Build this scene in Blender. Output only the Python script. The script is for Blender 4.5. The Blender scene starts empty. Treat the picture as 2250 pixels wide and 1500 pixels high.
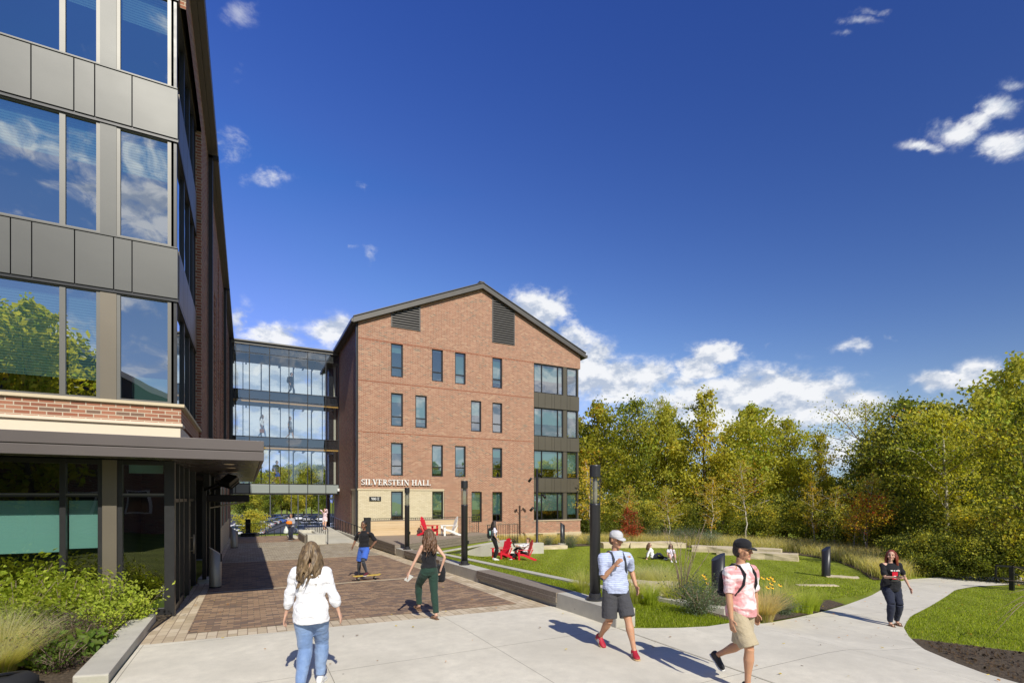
import bpy, bmesh, math, random
import numpy as np
from mathutils import Vector, Matrix, Quaternion, noise
from mathutils.geometry import tessellate_polygon
R = math.radians
sc = bpy.context.scene
C = sc.collection
rnd = random.Random(7)

# ---------------------------------------------------------------- camera, sun, sky
FP, HY, CXP, HC = 1116.0, 1093.0, 1125.0, 2.27          # focal length and horizon in photo pixels, eye height
YAW = math.atan((1125 - 544) / FP); SN, CS = math.sin(YAW), math.cos(YAW)
cd = bpy.data.cameras.new('camera'); cam = bpy.data.objects.new('camera', cd); C.objects.link(cam)
cam.location = (0, 0, HC); cam.rotation_euler = (math.pi/2, 0, -YAW)
cd.sensor_width = 36; cd.lens = FP/2250*36; cd.shift_y = (HY-750)/2250; cd.clip_start = .1; cd.clip_end = 4000
sc.camera = cam
SV = Vector((-.10, -1.15, 1.0)).normalized()             # direction towards the sun
sl = bpy.data.lights.new('sun', 'SUN'); sun = bpy.data.objects.new('sun', sl); C.objects.link(sun)
sl.energy = 4.3; sl.angle = R(.53); sl.color = (1, .95, .84)
sun.rotation_euler = SV.to_track_quat('Z', 'Y').to_euler()
sc.view_settings.view_transform = 'Standard'; sc.view_settings.look = 'None'
sc.view_settings.exposure = 0.22; sc.view_settings.gamma = 1

world = bpy.data.worlds.new('World'); sc.world = world; world.use_nodes = True
def sky():
    nt = world.node_tree; N = nt.nodes; K = nt.links; N.clear()
    def nd(t, **kw):
        n = N.new(t)
        for a, b in kw.items(): setattr(n, a, b)
        return n
    def m(op, a, b=None, c=None, clamp=False):
        n = nd('ShaderNodeMath', operation=op, use_clamp=clamp)
        for i, x in enumerate((a, b, c)):
            if x is None: continue
            if isinstance(x, (int, float)): n.inputs[i].default_value = x
            else: K.new(x, n.inputs[i])
        return n.outputs[0]
    def vm(op, a, b=None, out=0):
        n = nd('ShaderNodeVectorMath', operation=op)
        for i, x in enumerate((a, b)):
            if x is None: continue
            if isinstance(x, tuple): n.inputs[i].default_value = x
            else: K.new(x, n.inputs[i])
        return n.outputs[out]
    st = nd('ShaderNodeTexSky', sky_type='NISHITA', sun_disc=False)
    st.sun_elevation = math.asin(SV.z); st.sun_rotation = math.atan2(SV.x, SV.y)
    st.air_density = 1.0; st.dust_density = .25; st.ozone_density = 4.5; st.altitude = 300
    d = nd('ShaderNodeTexCoord').outputs['Generated']
    xf = vm('DOT_PRODUCT', d, (SN, CS, 0), 'Value'); xr = vm('DOT_PRODUCT', d, (CS, -SN, 0), 'Value')
    sp = nd('ShaderNodeSeparateXYZ'); K.new(d, sp.inputs[0]); zz = sp.outputs[2]
    fr = m('MAXIMUM', xf, .05)
    cb = nd('ShaderNodeCombineXYZ'); K.new(m('DIVIDE', xr, fr), cb.inputs[0]); K.new(m('DIVIDE', zz, fr), cb.inputs[1])
    wn = nd('ShaderNodeTexNoise'); wn.inputs['Scale'].default_value = 13; wn.inputs['Detail'].default_value = 6; wn.inputs['Roughness'].default_value = .62; K.new(d, wn.inputs['Vector'])
    P = vm('ADD', cb.outputs[0], vm('MULTIPLY', vm('SUBTRACT', wn.outputs['Color'], (.5,.5,.5)), (.11,.06,0)))
    blobs = [  # each cloud of the photo: bearing and elevation as tangents, half sizes, weight
        (1190,682,52,36,1.15),(1245,722,26,22,.7),(1262,752,40,34,1),(1300,795,45,42,1.1),(1355,835,85,42,1.2),(1425,822,46,26,1.1),(1330,760,14,14,.6),
        (1575,775,46,20,1.2),(1535,808,50,22,1.2),(1500,840,40,18,.9),(1700,868,150,46,1.3),(1640,905,150,45,1.2),(1830,895,100,34,1.15),(1775,822,24,10,.7),(1560,880,110,40,1.1),
        (2095,835,72,18,1.2),(2155,815,42,24,1.2),(2190,242,46,26,.95),(2205,325,52,30,1.0),(2110,290,50,28,.95),(2150,270,40,26,.9),(2035,322,34,12,.8),(2235,190,30,14,.6),
        (1935,25,46,9,.55),(1890,45,46,11,.58),(1850,72,26,9,.5),(1875,760,36,13,.72),(1690,764,18,9,.7),(1953,743,16,7,.65),(1850,985,60,40,.9),
        (592,388,44,26,.62),(500,325,38,42,.60),(805,555,22,22,.62),(770,525,12,8,.5),(787,402,20,14,.42),(527,30,40,34,.42),(500,160,26,30,.38),
        (590,738,52,26,1.05),(735,728,56,26,1.05),(528,705,18,30,.9),(640,860,170,85,1.2),(560,960,200,60,1.0),(660,1000,160,40,.9)]
    tot = None
    for px, py, rx, ry, w in blobs:
        c_ = ((px-CXP)/FP, (HY-py)/FP, 0)
        q = vm('MULTIPLY', vm('SUBTRACT', P, c_), (FP/(rx*1.1), FP/(ry*1.08), 0))
        e = m('MULTIPLY', m('EXPONENT', m('MULTIPLY', vm('DOT_PRODUCT', q, q, 'Value'), -.62)), w)
        tot = e if tot is None else m('MAXIMUM', tot, e)
    front = m('MULTIPLY', tot, m('MULTIPLY_ADD', xf, 12.0, -1.0, True))
    mp = nd('ShaderNodeMapping'); K.new(d, mp.inputs[0]); mp.inputs['Scale'].default_value = (1, 1, 1.7)
    def fb(scale, det, rough, off=0.0, dist=0.0):
        n = nd('ShaderNodeTexNoise'); n.inputs['Scale'].default_value = scale; n.inputs['Detail'].default_value = det
        n.inputs['Roughness'].default_value = rough; n.inputs['Distortion'].default_value = dist
        K.new(vm('ADD', mp.outputs[0], (off, off*.7, off*1.3)), n.inputs['Vector']); return n.outputs[0]
    n1 = fb(19, 10, .64, 0, .3); n2 = fb(4.2, 8, .6, 3.1, .2); n3 = fb(48, 6, .68, 1.7)
    # the rest of the sky, seen only in reflections: scattered cumulus
    back = m('MULTIPLY', m('MULTIPLY_ADD', n2, 6.5, -3.0, True), m('MULTIPLY_ADD', xf, -6.0, .5, True))
    back = m('MULTIPLY', back, m('MULTIPLY_ADD', zz, -1.25, 1.5, True))
    f = m('ADD', m('MAXIMUM', front, m('MULTIPLY', back, .95)), m('MULTIPLY_ADD', n1, 1.9, -.94))
    f = m('ADD', f, m('MULTIPLY_ADD', n3, .55, -.27))
    any_ = m('MULTIPLY_ADD', m('MAXIMUM', front, back), 1.7, -.2, True)
    mask = nd('ShaderNodeMapRange', interpolation_type='SMOOTHSTEP'); K.new(f, mask.inputs[0])
    mask.inputs[1].default_value = .25; mask.inputs[2].default_value = .95
    mk = m('MULTIPLY', mask.outputs[0], any_)
    # thin clouds stay see-through, thick ones opaque
    mp.inputs['Location'].default_value = (0, 0, 0)
    mp2 = nd('ShaderNodeVectorMath', operation='ADD'); K.new(mp.outputs[0], mp2.inputs[0]); mp2.inputs[1].default_value = (0, 0, .03)
    nu = nd('ShaderNodeTexNoise'); nu.inputs['Scale'].default_value = 19; nu.inputs['Detail'].default_value = 5; nu.inputs['Roughness'].default_value = .6; K.new(mp2.outputs[0], nu.inputs['Vector'])
    nl_ = nd('ShaderNodeTexNoise'); nl_.inputs['Scale'].default_value = 19; nl_.inputs['Detail'].default_value = 5; nl_.inputs['Roughness'].default_value = .6; K.new(mp.outputs[0], nl_.inputs['Vector'])
    shade = m('ADD', m('MULTIPLY_ADD', m('SUBTRACT', nl_.outputs[0], nu.outputs[0]), 3.0, .62), m('MULTIPLY_ADD', n3, .3, -.15))      # tops catch the sun, undersides go grey
    cr = nd('ShaderNodeValToRGB'); K.new(shade, cr.inputs[0])
    cr.color_ramp.elements[0].position = .25; cr.color_ramp.elements[0].color = (4.3, 4.9, 6.0, 1)
    cr.color_ramp.elements[1].position = .8; cr.color_ramp.elements[1].color = (8.0, 8.1, 8.3, 1)
    # deep polarised blue: darker overhead and towards the right of the view
    sc_ = nd('ShaderNodeSeparateColor'); K.new(st.outputs[0], sc_.inputs[0]); hs = nd('ShaderNodeCombineColor')
    side = m('MAXIMUM', m('MINIMUM', m('MULTIPLY_ADD', xr, -.52, 1.13), 1.5), .6)
    for i, (a_, p_) in enumerate(((.60, 1.90), (.525, 1.58), (1.17, 1.0))):
        o_ = m('MULTIPLY', m('MULTIPLY', m('POWER', sc_.outputs[i], p_), a_), side)
        if i < 2: o_ = m('MINIMUM', o_, m('MULTIPLY', sc_.outputs[2], m('MAXIMUM', m('MULTIPLY_ADD', zz, (-.9, -.7)[i], (.62, .82)[i]), (.16, .42)[i])))
        o_ = m('MULTIPLY', o_, m('MULTIPLY_ADD', m('MULTIPLY', xf, -1.6, None, True), -.35, 1.0))
        K.new(o_, hs.inputs[i])
    mx = nd('ShaderNodeMixRGB'); K.new(m('MULTIPLY', mk, .96), mx.inputs[0]); K.new(hs.outputs[0], mx.inputs[1]); K.new(cr.outputs[0], mx.inputs[2])
    bg = nd('ShaderNodeBackground'); K.new(mx.outputs[0], bg.inputs[0]); bg.inputs[1].default_value = .1
    K.new(bg.outputs[0], nd('ShaderNodeOutputWorld').inputs[0])
sky()

# ---------------------------------------------------------------- ground shape
def gz(v): return -.016*max(0.0, v-8)
_cp = np.array([(8.2,7,-.12),(8.2,12,-.1),(8.2,17,-.17),(8.2,21,-.25),(10,9,-.3),(10,12,-.42),(11,16,-.66),(10.9,22.8,-.74),(12.5,6,-.5),(11.4,5.2,-.43),(9,6,-.2),(8.5,3,-.1),
 (16,8.5,-.7),(19,8,-.8),(22.4,9,-.92),(25,8,-.95),(16,14,-.88),(19,20,-1.0),(14,27,-.9),(18,29,-1.0),(22.5,32,-1.1),(24,26,-1.02),(27,19,-1.0),(20.3,12.5,-.93),(30,10,-1.1),(13,18,-.85),
 (35,25,-1.2),(50,40,-1.3),(40,0,-1.1),(20,0,-.75),(14,0,-.45),(30,-20,-.9),(60,10,-1.4),(45,60,-1.4),(12,12,-.6)], float)
def _k(r): return np.sqrt(r*r+1.0)
_A = _k(np.hypot(_cp[:,None,0]-_cp[None,:,0], _cp[:,None,1]-_cp[None,:,1]))
_w = np.linalg.solve(_A + np.eye(len(_cp))*.02, _cp[:,2]+.6)
def TT(u, v):
    u = np.atleast_1d(np.asarray(u, float)); v = np.atleast_1d(np.asarray(v, float)); u, v = np.broadcast_arrays(u, v)
    sh = u.shape; U = u.ravel(); V = v.ravel()
    g = -.016*np.clip(V-8, 0, 33)
    Rr = _k(np.hypot(U[:,None]-_cp[None,:,0], V[:,None]-_cp[None,:,1]))@_w - .6
    Rr = np.clip(Rr, -1.5, .05)
    x = np.clip((U-7.4)/1.6, 0, 1); m = x*x*(3-2*x)
    z = g*(1-m)+Rr*m
    y = np.clip((V-44.5)/9, 0, 1); y = y*y*(3-2*y)
    y = y*np.clip((70-U)/30, 0, 1)
    far = -3.5-.009*np.clip(V-60, 0, 300)
    z = z*(1-y)+far*y
    return z.reshape(sh)
def T(u, v): return float(TT(u, v)[0])
def at(px, py, z=None):
    """ground point seen at a pixel of the photograph (z: fixed height)"""
    D0 = 12.0; zz = z if z is not None else -.2
    for i in range(60):
        D = FP*(HC-zz)/(py-HY); L = (px-CXP)/FP*D
        u, v = SN*D+CS*L, CS*D-SN*L
        if z is None: zz = .5*zz+.5*T(u, v)
    return u, v, zz
def atD(px, D):
    L = (px-CXP)/FP*D; return SN*D+CS*L, CS*D-SN*L
def onV(px, V):
    q = (px-CXP)/FP; return V*(SN+q*CS)/(CS-q*SN)
def onU(px, U):
    q = (px-CXP)/FP; return U*(CS-q*SN)/(SN+q*CS)

# ---------------------------------------------------------------- object helpers
def tag(o, label=None, cat=None, group=None, kind=None):
    if label: o['label'] = label
    if cat: o['category'] = cat
    if group: o['group'] = group
    if kind: o['kind'] = kind
    return o
def thing(name, label, cat, loc=(0,0,0), rz=0, group=None):
    o = bpy.data.objects.new(name, None); C.objects.link(o); o.location = loc; o.rotation_euler = (0,0,rz); o.empty_display_size = .2
    return tag(o, label, cat, group)
def link(name, me, parent=None, loc=(0,0,0), rz=0):
    o = bpy.data.objects.new(name, me); C.objects.link(o); o.location = loc; o.rotation_euler = (0,0,rz)
    if parent is not None: o.parent = parent
    return o
def copy_tree(o, parent=None, label=None, group=None):
    c = o.copy(); C.objects.link(c)
    if parent is not None: c.parent = parent
    if label: c['label'] = label
    if group: c['group'] = group
    for ch in list(o.children): copy_tree(ch, c)
    return c
def np_mesh(name, V, F, mats, col=None, smooth=False):
    """V (n,3) F (m,k) arrays"""
    me = bpy.data.meshes.new(name); n, k = F.shape
    me.vertices.add(len(V)); me.vertices.foreach_set('co', V.astype(np.float32).ravel())
    me.loops.add(n*k); me.loops.foreach_set('vertex_index', F.astype(np.int32).ravel())
    me.polygons.add(n); me.polygons.foreach_set('loop_start', (np.arange(n)*k).astype(np.int32))
    me.polygons.foreach_set('use_smooth', np.full(n, smooth))
    for m in (mats if isinstance(mats, (list, tuple)) else [mats]): me.materials.append(m)
    me.update(calc_edges=True)
    if col is not None:
        a = me.color_attributes.new('Col', 'FLOAT_COLOR', 'POINT')
        c4 = np.ones((len(V), 4), np.float32); c4[:, :3] = col; a.data.foreach_set('color', c4.ravel())
    return me
class MB:
    def __init__(s): s.v = []; s.f = []; s.m = []; s.s = []; s.mi = 0; s.sm = False
    def face(s, idx): s.f.append(idx); s.m.append(s.mi); s.s.append(s.sm)
    def quad(s, *p):
        b = len(s.v); s.v += [tuple(x) for x in p]; s.face(tuple(range(b, b+len(p)))); return s
    def box(s, x0, x1, y0, y1, z0, z1, M=None):
        if x0 > x1: x0, x1 = x1, x0
        if y0 > y1: y0, y1 = y1, y0
        if z0 > z1: z0, z1 = z1, z0
        P = [(x0,y0,z0),(x1,y0,z0),(x1,y1,z0),(x0,y1,z0),(x0,y0,z1),(x1,y0,z1),(x1,y1,z1),(x0,y1,z1)]
        if M is not None: P = [tuple(M@Vector(p)) for p in P]
        b = len(s.v); s.v += P
        for f in ((0,3,2,1),(4,5,6,7),(0,1,5,4),(1,2,6,5),(2,3,7,6),(3,0,4,7)): s.face(tuple(b+i for i in f))
        return s
    def cbox(s, c, d, M=None):
        return s.box(c[0]-d[0]/2, c[0]+d[0]/2, c[1]-d[1]/2, c[1]+d[1]/2, c[2]-d[2]/2, c[2]+d[2]/2, M)
    def bar(s, a, b, w, h=None, up=(0,0,1)):
        """rectangular bar from a to b"""
        a = Vector(a); b = Vector(b); h = h or w; d = (b-a); L = d.length
        if L < 1e-6: return s
        d /= L; x = d.cross(Vector(up))
        if x.length < 1e-4: x = d.cross(Vector((0,1,0)))
        x.normalize(); y = x.cross(d).normalized()
        M = Matrix(((x.x,d.x,y.x,a.x),(x.y,d.y,y.y,a.y),(x.z,d.z,y.z,a.z),(0,0,0,1)))
        return s.box(-w/2, w/2, 0, L, -h/2, h/2, M)
    def tube(s, pts, rad, n=10, cap=True, ell=None):
        """swept round tube; rad number or list; ell optional list of (rx, ry) per point"""
        P = [Vector(p) for p in pts]; m = len(P); b0 = len(s.v)
        rr = [rad]*m if isinstance(rad, (int, float)) else list(rad)
        prev = None
        for i in range(m):
            d = (P[min(i+1, m-1)]-P[max(i-1, 0)]); d = d.normalized() if d.length > 1e-9 else Vector((0,0,1))
            if prev is None:
                x = Vector((1,0,0)) if abs(d.x) < .9 else Vector((0,1,0))
                x = (x-d*x.dot(d)).normalized()
            else: x = (prev-d*prev.dot(d)).normalized()
            prev = x; y = d.cross(x)
            for j in range(n):
                a = 2*math.pi*j/n
                s.v.append(tuple(P[i]+x*(math.cos(a)*rr[i])+y*(math.sin(a)*rr[i])))
        for i in range(m-1):
            for j in range(n):
                k = (j+1) % n; s.face((b0+i*n+j, b0+i*n+k, b0+(i+1)*n+k, b0+(i+1)*n+j))
        if cap:
            s.face(tuple(b0+j for j in reversed(range(n)))); s.face(tuple(b0+(m-1)*n+j for j in range(n)))
        return s
    def lathe(s, prof, c=(0,0,0), n=24, sx=1, sy=1):
        """profile [(r, z)] turned about the z axis"""
        b = len(s.v); m = len(prof)
        for r, z in prof:
            for j in range(n):
                a = 2*math.pi*j/n; s.v.append((c[0]+r*math.cos(a)*sx, c[1]+r*math.sin(a)*sy, c[2]+z))
        for i in range(m-1):
            for j in range(n):
                k = (j+1) % n; s.face((b+i*n+j, b+i*n+k, b+(i+1)*n+k, b+(i+1)*n+j))
        if prof[0][0] > 1e-5: s.face(tuple(b+j for j in reversed(range(n))))
        if prof[-1][0] > 1e-5: s.face(tuple(b+(m-1)*n+j for j in range(n)))
        return s
    def ball(s, c, r, n=14, m=9, Q=None):
        r = (r, r, r) if isinstance(r, (int, float)) else r; b = len(s.v); c = Vector(c)
        for i in range(m+1):
            t = math.pi*i/m
            for j in range(n):
                a = 2*math.pi*j/n; p = Vector((r[0]*math.sin(t)*math.cos(a), r[1]*math.sin(t)*math.sin(a), r[2]*math.cos(t)))
                if Q is not None: p = Q@p
                s.v.append(tuple(c+p))
        for i in range(m):
            for j in range(n):
                k = (j+1) % n; s.face((b+i*n+j, b+(i+1)*n+j, b+(i+1)*n+k, b+i*n+k))
        return s
    def prism(s, poly, fn, t0, t1):
        """polygon (list of 2d) extruded between t0 and t1; fn(a, b, t) -> xyz"""
        n = len(poly); b = len(s.v)
        s.v += [tuple(fn(p[0], p[1], t0)) for p in poly]+[tuple(fn(p[0], p[1], t1)) for p in poly]
        tri = tessellate_polygon([[Vector((p[0], p[1], 0)) for p in poly]])
        for t in tri: s.face(tuple(b+i for i in t)); s.face(tuple(b+n+i for i in reversed(t)))
        for i in range(n): k = (i+1) % n; s.face((b+i, b+k, b+n+k, b+n+i))
        return s
    def mesh(s, name, mats, fix=True):
        me = bpy.data.meshes.new(name); me.from_pydata(s.v, [], s.f)
        for m in (mats if isinstance(mats, (list, tuple)) else [mats]): me.materials.append(m)
        me.polygons.foreach_set('material_index', s.m); me.polygons.foreach_set('use_smooth', s.s)
        if fix:
            bm = bmesh.new(); bm.from_mesh(me); bmesh.ops.remove_doubles(bm, verts=bm.verts, dist=1e-5)
            bmesh.ops.recalc_face_normals(bm, faces=bm.faces); bm.to_mesh(me); bm.free()
        me.update(); return me
    def build(s, name, mats, parent=None, loc=(0,0,0), rz=0, bevel=0, seg=2, fix=True):
        o = link(name, s.mesh(name, mats, fix), parent, loc, rz)
        if bevel:
            b = o.modifiers.new('bevel', 'BEVEL'); b.width = bevel; b.segments = seg; b.limit_method = 'ANGLE'; b.angle_limit = R(35)
        return o
def part(name, mats, parent, fn, bevel=0, **k):
    m = MB(); fn(m); return m.build(name, mats, parent, bevel=bevel, **k)

# ---------------------------------------------------------------- materials
class NT:
    def __init__(s, name):
        s.mat = bpy.data.materials.new(name); s.mat.use_nodes = True; s.t = s.mat.node_tree; s.t.nodes.clear()
        s.out = s.t.nodes.new('ShaderNodeOutputMaterial')
    def nd(s, t, **kw):
        n = s.t.nodes.new(t)
        for a, b in kw.items(): setattr(n, a, b)
        return n
    def set(s, n, i, x):
        if x is None: return
        if hasattr(x, 'is_linked') or hasattr(x, 'links'): s.t.links.new(x, n.inputs[i])
        else:
            if isinstance(x, (tuple, list)) and len(x) == 3 and n.inputs[i].type == 'RGBA': x = (*x, 1)
            n.inputs[i].default_value = x
    def m(s, op, a, b=None, c=None, clamp=False):
        n = s.nd('ShaderNodeMath', operation=op, use_clamp=clamp)
        for i, x in enumerate((a, b, c)): s.set(n, i, x)
        return n.outputs[0]
    def mix(s, f, a, b, bl='MIX'):
        n = s.nd('ShaderNodeMixRGB', blend_type=bl); s.set(n, 0, f); s.set(n, 1, a); s.set(n, 2, b); return n.outputs[0]
    def pos(s): return s.nd('ShaderNodeNewGeometry').outputs['Position']
    def obj(s): return s.nd('ShaderNodeTexCoord').outputs['Object']
    def xyz(s, v):
        n = s.nd('ShaderNodeSeparateXYZ'); s.set(n, 0, v); return n.outputs
    def vec(s, x, y, z=0.0):
        n = s.nd('ShaderNodeCombineXYZ'); s.set(n, 0, x); s.set(n, 1, y); s.set(n, 2, z); return n.outputs[0]
    def map(s, v, sc=(1,1,1), rot=(0,0,0), loc=(0,0,0)):
        n = s.nd('ShaderNodeMapping'); s.set(n, 0, v); n.inputs['Scale'].default_value = sc; n.inputs['Rotation'].default_value = rot; n.inputs['Location'].default_value = loc; return n.outputs[0]
    def noise(s, v, scale, det=4, rough=.55, dist=0):
        n = s.nd('ShaderNodeTexNoise'); s.set(n, 'Vector', v); n.inputs['Scale'].default_value = scale; n.inputs['Detail'].default_value = det
        n.inputs['Roughness'].default_value = rough; n.inputs['Distortion'].default_value = dist; return n.outputs[0]
    def ramp(s, f, st, interp='LINEAR'):
        n = s.nd('ShaderNodeValToRGB'); s.set(n, 0, f); r = n.color_ramp; r.interpolation = interp
        while len(r.elements) < len(st): r.elements.new(.5)
        for e, (p, c) in zip(r.elements, st): e.position = p; e.color = (*c, 1) if len(c) == 3 else c
        return n.outputs[0]
    def bump(s, h, strength=.3, dist=.01, nrm=None):
        n = s.nd('ShaderNodeBump'); s.set(n, 'Height', h); n.inputs['Strength'].default_value = strength; n.inputs['Distance'].default_value = dist
        s.set(n, 'Normal', nrm); return n.outputs[0]
    def pbr(s, col, rough=.6, metal=0, nrm=None, spec=.5, **kw):
        n = s.nd('ShaderNodeBsdfPrincipled'); s.set(n, 'Base Color', col); s.set(n, 'Roughness', rough); s.set(n, 'Metallic', metal); s.set(n, 'Normal', nrm)
        n.inputs['Specular IOR Level'].default_value = spec
        for a, b in kw.items(): s.set(n, a.replace('_', ' '), b)
        return n.outputs[0]
    def done(s, sh): s.t.links.new(sh, s.out.inputs[0]); return s.mat
def plain(name, col, rough=.6, metal=0, var=.12, scale=8, bump=0, spec=.5):
    n = NT(name); p = n.obj(); f = n.noise(p, scale, 5, .6); f2 = n.noise(p, scale*7, 3, .6)
    c0 = tuple(x*(1-var) for x in col); c1 = tuple(min(1, x*(1+var)) for x in col)
    c = n.mix(n.m('ADD', n.m('MULTIPLY', f, .6), n.m('MULTIPLY', f2, .4)), c0, c1)
    nr = n.bump(f2, bump, .01) if bump else None
    return n.done(n.pbr(c, n.m('MULTIPLY_ADD', f, .15, rough-.07), metal, nr, spec))
def brickmat(name, stops, mortar, bw=.24, bh=.076, mort=.010, bump=.35, big=.25, floor=False, rot=0):
    n = NT(name); p = n.pos(); X, Y, Z = n.xyz(p)[0:3]
    if floor:
        v = n.map(n.vec(X, Y, 0.0), rot=(0, 0, rot))
    else: v = n.vec(n.m('ADD', X, Y), Z, 0.0)
    b = n.nd('ShaderNodeTexBrick', offset=.5); n.set(b, 'Vector', v)
    b.inputs['Color1'].default_value = (0,0,0,1); b.inputs['Color2'].default_value = (1,1,1,1); b.inputs['Mortar'].default_value = (.5,.5,.5,1)
    b.inputs['Scale'].default_value = 1; b.inputs['Mortar Size'].default_value = mort; b.inputs['Mortar Smooth'].default_value = .15
    b.inputs['Bias'].default_value = 0; b.inputs['Brick Width'].default_value = bw; b.inputs['Row Height'].default_value = bh
    c = n.ramp(b.outputs[0], stops, 'CONSTANT' if len(stops) > 3 else 'LINEAR')
    nz = n.noise(p, 1.1, 5, .6); c = n.mix(big, c, n.ramp(nz, [(.3, (.55,.55,.55)), (.7, (1.35,1.35,1.35))]), 'MULTIPLY')
    fine = n.noise(p, 60, 3, .7); c = n.mix(.25, c, n.ramp(fine, [(.2, (.6,.6,.6)), (.8, (1.3,1.3,1.3))]), 'MULTIPLY')
    c = n.mix(b.outputs['Fac'], c, mortar)
    h = n.m('ADD', n.m('MULTIPLY', b.outputs['Fac'], -1.0), n.m('MULTIPLY', fine, .25))
    return n.done(n.pbr(c, .85, 0, n.bump(h, bump, .008), .3))
M = {}
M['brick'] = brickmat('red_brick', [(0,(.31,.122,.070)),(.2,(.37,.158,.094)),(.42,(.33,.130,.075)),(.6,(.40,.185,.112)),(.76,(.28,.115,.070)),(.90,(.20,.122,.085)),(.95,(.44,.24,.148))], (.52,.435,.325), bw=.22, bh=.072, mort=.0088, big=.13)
M['brick_dark'] = brickmat('shaded_side_brick', [(0,(.22,.075,.05)),(.25,(.28,.105,.07)),(.5,(.24,.08,.05)),(.7,(.30,.13,.085)),(.88,(.14,.08,.06)),(.95,(.32,.16,.1))], (.40,.34,.27), bump=.9)  # darker copy of the red brick, side-wall shade put into its colours
M['band'] = brickmat('red_band_brick', [(0,(.29,.09,.05)),(.5,(.33,.115,.065)),(1,(.27,.085,.05))], (.40,.27,.18), bw=.08, bh=.2)
M['yellow'] = brickmat('buff_brick', [(0,(.62,.53,.36)),(.5,(.68,.59,.42)),(1,(.58,.49,.33))], (.46,.39,.27), bw=.24, bh=.08, mort=.008, big=.08)
M['paver'] = brickmat('brown_pavers', [(0,(.22,.145,.10)),(.22,(.33,.215,.13)),(.45,(.27,.17,.105)),(.62,(.38,.25,.155)),(.8,(.18,.125,.095)),(.92,(.35,.23,.14))], (.15,.12,.085), bw=.22, bh=.11, mort=.007, floor=True, bump=.5)
M['paver_pale'] = brickmat('greyish_pavers', [(0,(.33,.28,.2)),(.3,(.4,.34,.25)),(.6,(.29,.24,.17)),(.8,(.44,.38,.29)),(1,(.3,.25,.18))], (.16,.13,.1), bw=.22, bh=.11, mort=.008, floor=True, bump=.5)
M['paver_tan'] = brickmat('tan_border_pavers', [(0,(.50,.40,.27)),(.3,(.56,.46,.32)),(.6,(.45,.36,.24)),(.8,(.60,.50,.36)),(1,(.5,.4,.28))], (.27,.2,.14), bw=.30, bh=.15, mort=.007, floor=True, rot=R(90), bump=.4)
def concrete(name, col, joints=False, board=False):
    n = NT(name); p = n.pos(); f = n.noise(p, .55, 6, .62, .3); g = n.noise(p, 5, 6, .65); h = n.noise(p, 90, 2, .6)
    c = n.mix(n.ramp(f, [(.3,(0,0,0)),(.7,(1,1,1))]), tuple(x*.80 for x in col), tuple(min(1, x*1.08) for x in col)); c = n.mix(n.ramp(g, [(.35,(0,0,0)),(.72,(.6,.6,.6))]), c, tuple(x*.74 for x in col))
    c = n.mix(n.ramp(h, [(.25,(.25,.25,.25)),(.5,(0,0,0))]), c, tuple(x*.5 for x in col))
    st = n.noise(n.map(p, (1,.35,1)), 7, 5, .7); c = n.mix(n.ramp(st, [(.66,(0,0,0)),(.78,(.28,.28,.28))]), c, tuple(x*.55 for x in col))
    vo = n.nd('ShaderNodeTexVoronoi'); n.set(vo, 'Vector', p); vo.inputs['Scale'].default_value = 2.4
    c = n.mix(n.ramp(vo.outputs['Distance'], [(.022,(.85,.85,.85)),(.036,(0,0,0))]), c, (.12,.09,.06))
    nr = n.bump(n.m('ADD', h, g), .18, .004)
    if joints:
        X, Y, Z = n.xyz(p)[0:3]
        a = n.m('ABSOLUTE', n.m('SUBTRACT', n.m('FRACT', n.m('DIVIDE', n.m('ADD', X, 20*2.37-.94+1.185), 2.37)), .5))
        b = n.m('ABSOLUTE', n.m('SUBTRACT', n.m('FRACT', n.m('DIVIDE', n.m('ADD', Y, 40*2.5-6.92+1.25), 2.5)), .5))
        j = n.m('LESS_THAN', n.m('MINIMUM', a, b), .0016)
        c = n.mix(n.m('MULTIPLY', j, .75), c, (.13,.11,.08)); nr = n.bump(n.m('MULTIPLY', j, -1.0), .8, .01, nr)
    return n.done(n.pbr(c, .82, 0, nr, .3))
M['concrete'] = concrete('pale_concrete_paving', (.70,.65,.53), True)
M['cast'] = concrete('cast_concrete', (.55,.52,.44))
M['stone'] = plain('sand_stone', (.56,.47,.32), .9, 0, .15, 3, .3)
def grassmat():
    n = NT('mown_grass'); p = n.pos(); f = n.noise(p, .8, 6, .6); g = n.noise(p, 16, 5, .7); h = n.noise(n.map(p, (1,1,1)), 70, 3, .7)
    X, Y, Z = n.xyz(n.map(p, rot=(0,0,R(38))))[0:3]
    st = n.m('SINE', n.m('MULTIPLY', n.m('ADD', X, n.m('MULTIPLY', f, .5)), 4.6))
    c = n.mix(g, (.13,.17,.012), (.30,.35,.03)); c = n.mix(n.m('MULTIPLY', h, .4), c, (.13,.15,.02)); c = n.mix(n.m('MULTIPLY_ADD', st, .18, .2, True), c, (.36,.42,.05))
    c = n.mix(n.ramp(n.noise(p, 2.2, 5, .7), [(.55,(0,0,0)),(.8,(.5,.5,.5))]), c, (.27,.24,.09))
    return n.done(n.pbr(c, .9, 0, n.bump(n.m('ADD', g, h), .9, .03), .2))
M['grass'] = grassmat()
def soil(name, a, b, c_):
    n = NT(name); p = n.pos(); g = n.noise(p, 22, 6, .75); f = n.noise(p, 2, 4, .6)
    c = n.ramp(g, [(.3, a), (.5, b), (.72, c_)]); c = n.mix(n.m('MULTIPLY', f, .5), c, b)
    return n.done(n.pbr(c, .95, 0, n.bump(g, 1, .03), .2))
M['mulch'] = soil('bark_mulch', (.025,.018,.012), (.10,.075,.05), (.26,.2,.13))
M['asphalt'] = plain('parking_asphalt', (.055,.055,.06), .85, 0, .25, 2, .1)
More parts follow.
